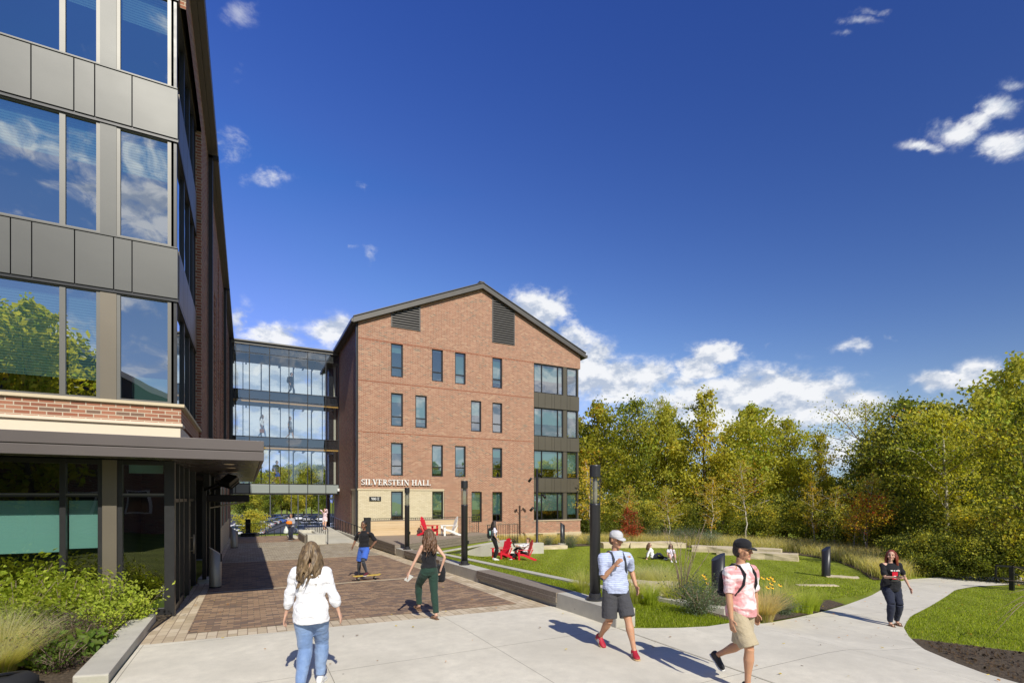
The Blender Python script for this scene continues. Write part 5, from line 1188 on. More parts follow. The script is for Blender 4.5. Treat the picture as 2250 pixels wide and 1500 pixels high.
# trees across the parking lot
PF = [tree_proto('far_a', 10, 3.6, .8, 61, 5200, .38, [('g',3),('dg',3),('lg',2),('yg',2)], nl=30, prof=sphere), tree_proto('far_b', 10, 3.4, 1.2, 62, 5200, .38, [('g',3),('yg',4),('y',1.2),('dg',2)], nl=30, prof=sphere)]
for i, (px, D, top) in enumerate(((470,190,1070),(505,180,1060),(535,175,1050),(560,205,1035),(590,200,1030),(618,185,1024),(645,190,1040),(668,180,1014),(700,185,1018),(725,190,1036),(750,180,1040),(545,215,1030),(630,215,1020),(685,215,1020),(775,200,1040),(440,190,1060),(600,172,1062),(655,172,1064),(710,172,1062),(575,176,1060))):
    u, v = atD(px, D); H = HC+(HY-top)*D/FP-T(u, v); t = plant_tree('far_tree', PF[i % 2], u, v, 'tree in the green belt beyond the parking lot', 'tree', H/10, i*1.3, 'trees beyond the parking lot')
u, v = atD(553, 56); plant_tree('young_tree', PF[1], u, v, 'young leafy tree at the near edge of the parking lot', 'tree', .45, .3, z=-3.4)
# trees behind the camera, mirrored in the shopfront
for i, (u, v) in enumerate(((-9.5,-9),(-13.5,-8),(2,-26),(10,-24),(19,-25),(-17,-11),(28,-24),(38,-20),(48,-24),(6,-34),(-28,-20),(-38,-14),(-45,-26),(33,-34))):
    plant_tree('mirrored_tree', PR[i % 4], u, v, 'tree behind the camera, seen only mirrored in the left windows', 'tree', 1.22 if i < 2 else .9+.15*(i % 3), i, 'trees behind the camera')

# ---- grasses
def bladeset(name, roots, h, w, lean, pal, seed, seg=2, curl=.6, zf=None, mat=None, tipc=None):
    """tapering bent blades; roots (n,3)"""
    rg = np.random.default_rng(seed); n = len(roots); a = rg.uniform(0, 6.283, n); dr = np.stack([np.cos(a), np.sin(a), np.zeros(n)], 1)
    hh = h*rg.uniform(.55, 1.2, n)[:, None] if np.isscalar(h) else h[:, None]; ln = lean*rg.uniform(.2, 1.6, n)[:, None]; sd = np.stack([-np.sin(a+rg.normal(0,.6,n)), np.cos(a), np.zeros(n)], 1)*w*.5
    rows_ = []
    for k in range(seg+1):
        t = k/seg; p = roots+np.array([0,0,1.0])*hh*(t-.25*curl*t*t)+dr*hh*ln*(t**1.8)
        ww = sd*(1-t**1.5*.92); rows_ += [p-ww, p+ww]
    V = np.stack(rows_, 1).reshape(-1, 3); m_ = 2*(seg+1); b = (np.arange(n)*m_)[:, None]
    F = np.concatenate([b+np.array([[2*k, 2*k+1, 2*k+3, 2*k+2]]) for k in range(seg)], 0)
    ks = np.array([PAL[k] for k, _ in pal]); pw = np.array([x for _, x in pal], float); pw /= pw.sum()
    col = ks[rg.choice(len(ks), n, p=pw)]*rg.uniform(.75, 1.3, n)[:, None]; col = np.repeat(col, m_, 0)
    if tipc is not None:
        tt = np.tile(np.repeat(np.linspace(0, 1, seg+1), 2), n)[:, None]**1.5; col = col*(1-tt)+np.array(tipc)*tt
    return np_mesh(name, V, F, mat or M['blade'], col)
PAL.update(l1=(.28,.35,.03), l2=(.42,.50,.05), l3=(.20,.26,.02), l4=(.42,.42,.15))
def inpoly(P, poly):
    x, y = P[:, 0], P[:, 1]; c = np.zeros(len(P), bool); n = len(poly)
    for i in range(n):
        x0, y0 = poly[i]; x1, y1 = poly[(i+1) % n]
        k = ((y0 > y) != (y1 > y)) & (x < (x1-x0)*(y-y0)/((y1-y0) or 1e-9)+x0); c ^= k
    return c
def lawn(poly, n, h, w, seed, excl=(), dist=None):
    rg = np.random.default_rng(seed); xs = [p[0] for p in poly]; ys = [p[1] for p in poly]
    P = np.stack([rg.uniform(min(xs), max(xs), n*3), rg.uniform(min(ys), max(ys), n*3)], 1); P = P[inpoly(P, poly)]
    for e in excl: P = P[~inpoly(P, e)]
    D = SN*P[:, 0]+CS*P[:, 1]; keep = rg.uniform(0, 1, len(P)) < np.clip((dist or 9)/np.maximum(D, 1), 0, 1)**2; P = P[keep][:n]
    R3 = np.concatenate([P, TT(P[:, 0], P[:, 1])[:, None]], 1)
    tag(link('grass', bladeset('lawn_blades', R3, h, w, .5, [('l1',4),('l2',3),('l3',3),('l4',.8)], seed, 1)), 'short mown grass blades', 'grass', kind='stuff')
PBp = [p for p in PB if 3 < p[0] < 24]
lawn([(11.35,5.1)]+[p for p in PB if 12 < p[0] < 24]+[(24,2),(18,-1),(14.2,-.8),(13.0,2.2)], 60000, .05, .016, 1, dist=11)
mb1 = [(7.9,6.55),(9.5,6.7),(11.4,7.2),(14.2,7.95),(14.6,8.6),(12.0,9.3),(9.6,8.9),(8.25,7.5)]
lawn([(6.1,6.9),(6.5,6.55),(7.26,6.3),(8.0,6.4),(8.3,7.6),(8.2,10),(7.6,21),(6.1,21)], 45000, .05, .014, 2, [[(7.95,9.5),(8.25,7.6),(8.53,7.6),(8.23,9.5)]], dist=9)
lawn([(8.3,8.5),(9.6,8.95),(12,9.4),(14.6,8.7),(17,8.9),(19.4,9.8),(21.3,10.7),(24,13.5),(27,17),(27,21),(23,27),(17,28.5),(13.2,25.6),(7.9,21.3)], 70000, .055, .022, 3, dist=12)
lawn([(-2.6,7.2),(-1.55,7.2),(-1.9,7.8),(-3.2,8.0),(-3.2,7.2)], 4000, .06, .012, 4)
# tall meadow grass round the back of the lawn and among the boulders
def meadow(A, B, n, h, seed, pal, w=.02):
    rg = np.random.default_rng(seed); A = resamp(A, 200); B = resamp(B, 200); k = rg.integers(0, 200, n); t = rg.uniform(0, 1, n)[:, None]; P = A[k]*(1-t)+B[k]*t+rg.normal(0, .15, (n, 2))
    cl = np.sin(P[:, 0]*1.7)+np.sin(P[:, 1]*2.1+1); P = P[rg.uniform(-2.6, 2, n) < cl+.7]
    R3 = np.concatenate([P, TT(P[:, 0], P[:, 1])[:, None]], 1)
    tag(link('meadow_grass', bladeset('meadow_blades', R3, h, w, .55, pal, seed, 2, tipc=(.75,.66,.34))), 'tall yellowing meadow grass', 'grass', kind='stuff')
meadow([(14.5,30.6),(19,30.8),(24.5,28.6),(27.5,24),(29,19),(27,15.2),(23,11.6),(21.8,10.6)], [(14.5,31.8),(21,32.5),(30,33.5),(35,26),(36,18),(31,13.0),(26,11.6),(23.4,10.9)], 60000, .75, 11, [('gg',3),('st',3),('l4',2),('l1',2)])
meadow([(23.5,10.7),(27,10.4),(31,8.6),(36,6.4)], [(26,13),(30,13),(36,12),(42,10)], 14000, .45, 12, [('g',3),('l1',3),('gg',2)])
meadow([(24,8.0),(27,7.2),(31,5.0)], [(27,5.8),(30,4.5),(33,2)], 3000, .3, 13, [('g',3),('l1',3)])

def clump(name, n, h, r, lean, pal, seed, w=.008, tip=None, seg=4, plume=0):
    rg = np.random.default_rng(seed); a = rg.uniform(0, 6.28, n); q = r*np.sqrt(rg.uniform(0, 1, n)); R3 = np.stack([q*np.cos(a), q*np.sin(a), np.zeros(n)], 1)
    me = bladeset(name, R3, h, w, lean, pal, seed, seg, tipc=tip)
    return me
CL = {'feather': clump('feather_grass_blades', 1500, .75, .16, .75, [('l2',3),('l4',3),('st',2)], 71, .007, (.64,.62,.42)),
      'switch': clump('switch_grass_blades', 520, .85, .20, .75, [('l2',3),('gg',3),('l4',2)], 72, .008, (.66,.62,.30)),
      'lime': clump('lime_grass_blades', 560, .6, .16, .45, [('lg',3),('l2',4)], 73, .010, (.55,.62,.15)),
      'tan': clump('tan_grass_blades', 1000, .62, .15, .75, [('st',3),('l4',3)], 74, .007, (.75,.60,.36))}
def grass_clump(kind, u, v, s, label, rz=0, z=None, group='ornamental grass clumps'):
    o = link('ornamental_grass', CL[kind], None, (u, v, T(u, v)+.02 if z is None else z), rz); o.scale = (s, s, s); return tag(o, label, 'grass clump', group)
GC = [('feather',-2.75,8.6,.85,'small feathery grass clump at the front of the bed'),('feather',-3.0,8.15,.8,'low feathery grass clump behind the black bag'),('feather',-3.35,8.75,1.05,'pale feathery grass clump nearest the lower left corner'),('feather',-3.9,9.1,1.1,'feathery grass clump at the left picture edge'),('feather',-2.95,9.15,.95,'feathery grass clump third from the left edge, behind the mulch'),('feather',-3.5,9.5,1.0,'feathery grass clump touching the leafy shrubs'),('feather',-4.5,8.9,1.0,'feathery grass clump partly cut by the left edge'),('switch',-2.55,9.5,.6,'low olive grass tuft beside the purple-brown perennials')]
for k, u, v, s, lb in GC: grass_clump(k, u, v, s, lb, u*3)
for i, (k, px, py, s, lb) in enumerate((('switch',1392,1318,.8,'grass clump right behind the grey capped man'),('lime',1430,1322,.8,'bright green grass clump in front of the pale boulder'),('switch',1480,1318,.9,'tall airy grass clump behind the grey-green shrub'),('switch',1500,1300,.9,'airy grass clump under the bare twiggy shrub'),('switch',1280,1296,.7,'airy grass left of the near column lamp'),('feather',1450,1290,1.0,'seed-headed grass at the back of the bed'),('feather',1405,1286,.9,'seed-headed grass left of the twiggy shrub'),
        ('tan',1680,1358,1.0,'tan dried grass clump at the right shoulder of the pink shirted man'),('tan',1662,1345,.95,'tan grass clump partly hidden by the pink shirted man'),('lime',1768,1340,1.0,'lime green grass clump beside the path'),('lime',1742,1338,.85,'lime green grass clump left of the one beside the path'),('switch',1705,1325,.7,'fine green grass under the yellow flowers'),('switch',1725,1318,.8,'fine green grass behind the yellow flowers'),('lime',1787,1335,.8,'lime green grass tuft farthest right in the mulch'))):
    u, v, z = at(px, py+8); grass_clump(k, u, v, s, lb, i)
# leafy shrubs
def shrub(name, h, r, seed, nl, ls, pal, stem='twig', nst=14, fill=.5):
    rg = random.Random(seed); mb = MB(); mb.sm = True; pts = []
    for i in range(nst):
        a = rg.uniform(0, 6.28); q = r*rg.uniform(.2,1); L = h*rg.uniform(.6,1.05); tip = Vector((math.cos(a)*q, math.sin(a)*q, L)); mid = Vector((math.cos(a)*q*.35, math.sin(a)*q*.35, L*.5)); b0 = Vector((math.cos(a)*r*.12, math.sin(a)*r*.12, 0))
        mb.tube([b0, mid, tip], [.008,.006,.003], 5)
        for t in np.linspace(fill*.3, 1, 9): p = (b0.lerp(mid, t*2) if t < .5 else mid.lerp(tip, t*2-1)); pts.append((p, .05+.10*(1-abs(t-.6))))
    g_ = np.random.default_rng(seed); k = g_.integers(0, len(pts), nl); C_ = np.array([tuple(p[0]) for p in pts])[k]; rr = np.array([p[1] for p in pts])[k][:, None]
    c = C_+g_.normal(size=(nl, 3))*rr*r*1.6; c[:, 2] = np.abs(c[:, 2])
    return mb.mesh(name+'_stems', M[stem], False), leafmesh(name+'_leaves', c, ls, pal, seed, up=2.2, asp=.55)
PAL.update(d1=(.30,.38,.04), d2=(.44,.50,.07), d3=(.14,.20,.03), d4=(.35,.30,.05), pb=(.10,.07,.06), sg=(.22,.28,.19), sg2=(.15,.20,.13), vi=(.15,.13,.30), hs=(.12,.20,.03))
DS = [shrub('dogwood_a', 1.0, .62, 81, 1300, .085, [('d3',2),('d1',4),('d2',4),('d4',.5)]), shrub('dogwood_b', .95, .65, 82, 1300, .085, [('d3',2),('d1',3),('d2',4),('d4',1),('o',.3)])]
def put_shrub(name, pr, u, v, s, lb, cat='shrub', group=None, rz=0, z=None):
    t = thing(name, lb, cat, (u, v, T(u, v)+.03 if z is None else z), rz, group); t.scale = (s, s, s); link('stems', pr[0], t); link('foliage', pr[1], t); return t
for i, (u, v, s, lb) in enumerate(((-1.75,11.15,.72,'low bright green shrub at the foot of the dark corner post'),(-2.15,10.9,.9,'leafy green shrub second from the corner post'),(-2.7,10.9,1.0,'leafy green shrub in front of the wide brown post'),(-3.2,10.6,1.0,'yellow-green leafy shrub left of the wide brown post'),(-3.8,10.7,1.1,'tall leafy shrub before the left blind'),(-4.4,10.3,1.05,'leafy shrub near the left picture edge'),(-5.0,10.5,1.1,'leafy shrub cut by the left picture edge'),(-2.4,11.5,.95,'shrub close to the glass behind the front ones'),(-3.4,11.4,1.1,'shrub against the glass under the left blind'),(-4.2,11.4,1.1,'shrub against the glass at far left'),(-2.05,10.35,.62,'small leafy shrub spilling to the kerb'),(-3.1,10.1,.75,'low leafy shrub above the perennials'))):
    put_shrub('dogwood_shrub', DS[i % 2], u, v, s, lb, 'shrub', 'dogwood shrubs along the shopfront', i*1.3)
PE = shrub('perennial', .45, .4, 91, 900, .045, [('sg2',3),('pb',3),('hs',2),('vi',.4)]); HO = shrub('broad_leaf', .25, .32, 92, 130, .17, [('hs',3),('d3',2),('d1',1)], nst=8, fill=.1); NE = shrub('catmint', .6, .62, 93, 3400, .04, [('sg',5),('sg2',3),('vi',.5)], nst=26)
for i, (u, v, s, lb) in enumerate(((-2.55,9.75,1,'dusky seed-headed perennial beside the feathery grass'),(-2.2,9.5,1,'purple-brown perennial clump before the leafy shrubs'),(-2.9,9.55,1,'grey-green perennial clump tucked between grass and shrubs'),(-2.1,10.0,.8,'small perennial clump nearest the kerb'))): put_shrub('perennial_clump', PE, u, v, s, lb, 'perennial', 'perennials in the left bed', i)
for i, (u, v, s, lb) in enumerate(((-2.15,8.5,.8,'low perennial at the front of the bed by the kerb'),(-2.6,8.9,.95,'brownish perennial between the rosettes'),(-2.5,10.3,1.0,'perennial clump under the leafy shrubs'),(-2.0,10.5,.8,'perennial clump spilling over the kerb'))): put_shrub('perennial_clump', PE, u, v, s, lb, 'perennial', 'perennials in the left bed', i+5)
for i, (u, v, s, lb) in enumerate(((-2.1,9.25,1.1,'broad-leaved green rosette beside the kerb'),(-2.35,8.75,.8,'small broad-leaved plant at the front of the mulch'),(-2.0,9.7,.7,'broad-leaved rosette under the perennials'))): put_shrub('leafy_rosette', HO, u, v, s, lb, 'perennial', 'broad-leaved plants by the kerb', i)
for px, py, s, lb in ((1535,1345,1.0,'mounded grey-green catmint bush before the near bollard'),(1568,1340,.8,'catmint mound at the foot of the near bollard'),(1720,1345,.6,'small grey-green mound in the mulch right of the pink shirted man')):
    u, v, z = at(px, py+6); put_shrub('catmint_mound', NE, u, v, s, lb, 'shrub', 'grey-green catmint mounds', px)
for i, (px, py, s) in enumerate(((1300,1197,1.0),(1252,1200,1.2),(1255,1203,1.0),(1440,1190,1.5),(1520,1196,1.8),(1490,1195,1.5),(1560,1200,1.4),(1205,1198,1.0))):
    u, v, z = at(px, py); put_shrub('low_green_mound', NE, u, v, s, 'low grey-green mound of ground cover along the back of the lawn', 'shrub', 'low mounds behind the lawn', i)
# planter by the lawn chairs
u, v, z = at(1140, 1207, -.8); put_shrub('variegated_plant', PE, u, v+.6, 1.0, 'small yellow-green plant above the concrete planter wall', 'perennial', None, 0, -.55)
# flowers
def flowers(name, label, spots, col, r, hgt):
    for i, (u, v, h) in enumerate(spots):
        f = thing(name, label, 'flower', (u, v, T(u, v)), 0, name+' group'); mb = MB(); mb.sm = True; mb.tube([(0,0,0),(.02,0,h*.5),(0,.02,h)], .005, 5); mb.build('stem', M['stemgreen'], f)
        mb = MB(); tl = Matrix.Rotation(R(35), 3, 'X')
        for k in range(9):
            a = k*.698; d = Vector((math.cos(a), math.sin(a), -.15)); s_ = Vector((-math.sin(a), math.cos(a), 0))
            P = [Vector((0,0,0)), d*r*.6+s_*r*.2, d*r, d*r*.6-s_*r*.2]; mb.quad(*[tuple((tl@p)+Vector((0,.02,h))) for p in P])
        mb.build('petals', col, f, fix=False); mb = MB(); mb.ball((0,.02-.01,h+.01), r*.26, 8, 5); mb.build('flower_head', M['bark'], f)
M['stemgreen'] = plain('green_stem', (.10,.16,.03)); M['petal_y'] = plain('yellow_petals', (.80,.46,.02), .6); M['petal_o'] = plain('orange_petals', (.8,.25,.02), .6)
sp = []
for px, py in ((1678,1269),(1690,1271),(1698,1269),(1702,1275),(1697,1282),(1689,1290),(1699,1290),(1716,1285),(1548,1264),(1552,1270),(1556,1281)):
    D = 11.0 if px > 1600 else 11.3; u, v = atD(px, D); sp.append((u, v, HC-(py-HY)*D/FP-T(u, v)))
flowers('coneflower', 'yellow daisy-like flower on a green stem in the lawn-side bed', sp, M['petal_y'], .055, .6)
flowers('orange_flower', 'small orange flower low in the left planting bed', [(-2.62,9.15,.3),(-2.58,9.1,.26),(-2.2,9.0,.2)], M['petal_o'], .03, .3)
# bare twiggy shrub
u, v, z = at(1500, 1330); tw = thing('bare_shrub', 'tall bare twiggy shrub standing in the bed in front of the lawn', 'shrub', (u, v, z)); mb = MB(); mb.sm = True; rg_ = random.Random(9)
for i in range(11):
    a = i*.6+rg_.uniform(-.3,.3); q = rg_.uniform(.35,.75); h = rg_.uniform(1.3,1.95); p0 = Vector((0,0,0)); p1 = Vector((math.cos(a)*q*.3, math.sin(a)*q*.3, h*.45)); p2 = Vector((math.cos(a)*q, math.sin(a)*q, h))
    mb.tube([p0, p1, p2], [.012,.008,.003], 5)
    for k in range(3): s0 = p1.lerp(p2, rg_.uniform(.1,.9)); mb.tube([s0, s0+Vector((rg_.gauss(0,.12), rg_.gauss(0,.12), rg_.uniform(.1,.3)))], [.004,.002], 4)
mb.build('stems', M['twig'], tw, fix=False)
# bare twigs leaning in at the right edge
tw = thing('twig_shrub', 'bare arching twigs with a few leaves at the right picture edge', 'shrub', (13.6, 3.6, T(13.6,3.6))); mb = MB(); mb.sm = True
for q in range(6): mb.tube([(0,0,0),(-.2-.1*q,.1+.05*q,.9),(-.6-.18*q,.3,1.35-.12*q),(-.9-.2*q,.5,1.5-.25*q)], [.009,.007,.005,.002], 5)
mb.build('stems', M['twig'], tw, fix=False); link('foliage', leafmesh('twig_leaves', np.random.default_rng(5).normal(size=(26,3))*np.array([.35,.15,.25])+np.array([-.5,.2,1.1]), .1, [('yg',2),('o',1),('lg',2)], 5), tw)
# fallen leaves and mulch chips at the right
rgc = np.random.default_rng(8); P = rgc.uniform((8.6,-.5),(13.2,5.0),(2600,2)); P = P[inpoly(P, [(8.5,1.0),(9.0,3.2),(10.1,4.2),(11.2,4.95),(12.5,2.6),(13.2,.9),(13.4,-.6)])]
cc_ = np.concatenate([P, TT(P[:, 0], P[:, 1])[:, None]+.03], 1); PAL.update(m1=(.03,.022,.016), m2=(.3,.24,.15), m3=(.12,.08,.05))
tag(link('mulch_chips', leafmesh('chips', cc_, .06, [('m1',3),('m3',3),('m2',1.4)], 9, up=3)), 'loose dark bark chips and dry leaves', 'mulch', kind='stuff')
P = rgc.uniform((-5,8.3),(-1.9,11.5),(1500,2)); cc_ = np.concatenate([P, TT(P[:, 0], P[:, 1])[:, None]+.07], 1); tag(link('mulch_chips', leafmesh('chips', cc_, .05, [('m1',3),('m3',3),('m2',1)], 10, up=3)), 'loose dark bark chips and dry leaves', 'mulch', kind='stuff')

# leaves blown over the paving and the lawn
rgl = np.random.default_rng(21); P = np.concatenate([rgl.uniform((-1.3,2),(9,30),(230,2)), rgl.uniform((9,4),(27,27),(900,2))]); P = P[~((P[:,0] > 5.55) & (P[:,0] < 6.15) & (P[:,1] > 6.8))]
cc_ = np.concatenate([P, TT(P[:, 0], P[:, 1])[:, None]+.045], 1); ml = leafmesh('fallen', cc_, .06, [('br',3),('o',1),('y',1.2),('m3',2)], 22, up=.8)
co = np.empty(len(ml.vertices)*3, np.float32); ml.vertices.foreach_get('co', co); co = co.reshape(-1, 4, 3); zc_ = cc_[:, 2][:, None]; co[:, :, 2] = zc_+(co[:, :, 2]-zc_)*.25; ml.vertices.foreach_set('co', co.ravel())
tag(link('fallen_leaves', ml), 'scattered dry leaves on paving and grass', 'leaves', kind='stuff')
# ---------------------------------------------------------------- people
def fabric(name, col, scale=14, var=.1, rough=.85, pattern=None):
    n = NT(name); p = n.obj(); f = n.noise(p, scale, 3, .6); w = n.noise(n.map(p, (1,1,1.6)), 9, 3, .55, 1.2)
    c = n.mix(f, tuple(x*(1-var) for x in col), tuple(min(1, x*(1+var)) for x in col))
    if pattern: c = pattern(n, p, c)
    return n.done(n.pbr(c, rough, 0, n.bump(w, .55, .03), .25, Sheen_Weight=.15))
def tiedye(n, p, c):
    X, Y, Z = n.xyz(p)[0:3]; f = n.noise(n.map(p, (1,1,1.8)), 3.2, 3, .6, .6)
    return n.mix(n.ramp(f, [(.44,(0,0,0)),(.56,(1,1,1))]), c, (.82,.80,.80))
def denim(n, p, c): return n.mix(n.ramp(n.noise(n.map(p, (1,1,.5)), 5, 3, .6), [(.4,(0,0,0)),(.75,(.6,.6,.6))]), c, (.38,.50,.70))
def spotted(n, p, c): return n.mix(n.ramp(n.noise(p, 16, 2, .5), [(.56,(0,0,0)),(.6,(1,1,1))]), c, (.06,.06,.07))
def stripes(n, p, c):
    Z = n.xyz(p)[2]; return n.mix(n.m('LESS_THAN', n.m('FRACT', n.m('MULTIPLY', Z, 38.0)), .35), c, (.36,.42,.60))
F_ = dict(white=fabric('white_blouse_cloth', (.80,.80,.84)), jeans=fabric('light_blue_denim', (.16,.25,.45), pattern=denim), black=fabric('black_cloth', (.012,.012,.015)), green=fabric('dark_green_cloth', (.018,.045,.032)),
    polo=fabric('pale_blue_striped_cloth', (.50,.56,.76), pattern=stripes), charcoal=fabric('charcoal_shorts_cloth', (.06,.06,.068)), pink=fabric('pink_tie_dye_cloth', (.66,.30,.31), pattern=tiedye), khaki=fabric('khaki_cloth', (.44,.37,.25)),
    blue=fabric('bright_blue_cloth', (.05,.13,.52)), navy=fabric('navy_cloth', (.02,.024,.045)), grey=fabric('grey_marl_cloth', (.34,.35,.40)), blush=fabric('pale_pink_cloth', (.72,.55,.60)), spot=fabric('black_spotted_white_cloth', (.75,.74,.74), pattern=spotted), lilac=fabric('pale_lilac_cloth', (.70,.66,.78)),
    cap_grey=fabric('light_grey_cap_cloth', (.52,.52,.54)), dgrey=fabric('dark_grey_cloth', (.05,.055,.07)))
def skinm(name, col):
    n = NT(name); p = n.obj(); f = n.noise(p, 12, 3, .5); c = n.mix(f, tuple(x*.9 for x in col), tuple(x*1.1 for x in col))
    return n.done(n.pbr(c, .5, 0, None, .35, Subsurface_Weight=.08))
SK = dict(fair=skinm('fair_skin', (.60,.36,.26)), tan=skinm('tanned_skin', (.50,.27,.16)), brown=skinm('brown_skin', (.20,.10,.06)))
EYE = plain('eye_dark', (.02,.015,.012), .2); LIP = plain('lips', (.38,.13,.11), .45); BROW = plain('eyebrow', (.06,.035,.02), .8)
def hairm(name, a, b):
    n = NT(name); p = n.obj(); f = n.noise(n.map(p, (40,40,4)), 1, 4, .6, .5); c = n.mix(n.ramp(f, [(.35,(0,0,0)),(.65,(1,1,1))]), a, b)
    return n.done(n.pbr(c, .5, 0, n.bump(f, .5, .01), .4))
HR = dict(blonde=hairm('highlighted_brown_hair', (.045,.028,.018), (.25,.17,.09)), brown=hairm('brown_hair', (.07,.038,.02), (.17,.09,.05)), black=hairm('black_hair', (.012,.01,.01), (.05,.035,.03)), red=hairm('auburn_hair', (.10,.018,.01), (.24,.05,.025)))
SH = dict(red=plain('red_shoe', (.38,.012,.03), .6), white=plain('white_shoe', (.72,.72,.70), .6), black=plain('black_shoe', (.015,.015,.018), .5), brown=plain('brown_sandal', (.16,.09,.05), .7), maroon=plain('maroon_shoe', (.12,.02,.03), .6), sole=plain('gum_sole', (.55,.38,.2), .7), wsole=plain('white_sole', (.7,.7,.68), .6))

def remeshed(name, mb, mats, vox, sm=4, paint=None, disp=0):
    me = mb.mesh(name, mats if isinstance(mats, list) else [mats]); o = bpy.data.objects.new(name, me); C.objects.link(o)
    r = o.modifiers.new('remesh', 'REMESH'); r.mode = 'VOXEL'; r.voxel_size = vox; r.use_smooth_shade = True
    s = o.modifiers.new('smooth', 'SMOOTH'); s.factor = .5; s.iterations = sm
    dg = bpy.context.evaluated_depsgraph_get(); dg.update(); new = bpy.data.meshes.new_from_object(o.evaluated_get(dg)); bpy.data.objects.remove(o)
    n = len(new.vertices)
    if disp and n:
        co = np.empty(n*3, np.float32); new.vertices.foreach_get('co', co); nr = np.empty(n*3, np.float32); new.vertices.foreach_get('normal', nr); co = co.reshape(-1, 3); nr = nr.reshape(-1, 3)
        q = np.array([noise.noise(Vector((float(c[0])*6, float(c[1])*6, float(c[2])*11)))+.5*noise.noise(Vector((float(c[0])*14+9, float(c[1])*14, float(c[2])*22))) for c in co])
        new.vertices.foreach_set('co', (co+nr*(q*disp)[:, None]).ravel())
    new.materials.clear()
    for m_ in (mats if isinstance(mats, list) else [mats]): new.materials.append(m_)
    if paint:
        for f in new.polygons: f.material_index = paint(f.center)
    new.polygons.foreach_set('use_smooth', np.ones(len(new.polygons), bool)); new.update()
    return new
def ik(a, c, l1, l2, pole):
    """middle joint of a two-bone limb from a to c bending towards pole"""
    a, c = Vector(a), Vector(c); d = c-a; L = min(d.length, (l1+l2)*.999)
    if d.length > L: c = a+d.normalized()*L
    dn = (c-a).normalized(); x = (l1*l1-l2*l2+L*L)/(2*L); h = math.sqrt(max(l1*l1-x*x, 0)); p = Vector(pole); p = (p-dn*p.dot(dn)).normalized()
    return a+dn*x+p*h, c
def limb(mb, a, b, prof, n=12):
    a, b = Vector(a), Vector(b); mb.tube([a.lerp(b, t) for t, r in prof], [r for t, r in prof], n)
def ring_loft(mb, secs, n=20):
    """secs: (centre, rx, ry, right vec, fwd vec)"""
    b = len(mb.v)
    for c, rx, ry, r, f in secs:
        for j in range(n):
            a = 2*math.pi*j/n; mb.v.append(tuple(c+r*(math.cos(a)*rx)+f*(math.sin(a)*ry)))
    m = len(secs)
    for i in range(m-1):
        for j in range(n): k = (j+1) % n; mb.face((b+i*n+j, b+i*n+k, b+(i+1)*n+k, b+(i+1)*n+j))
    mb.face(tuple(b+j for j in reversed(range(n)))); mb.face(tuple(b+(m-1)*n+j for j in range(n)))
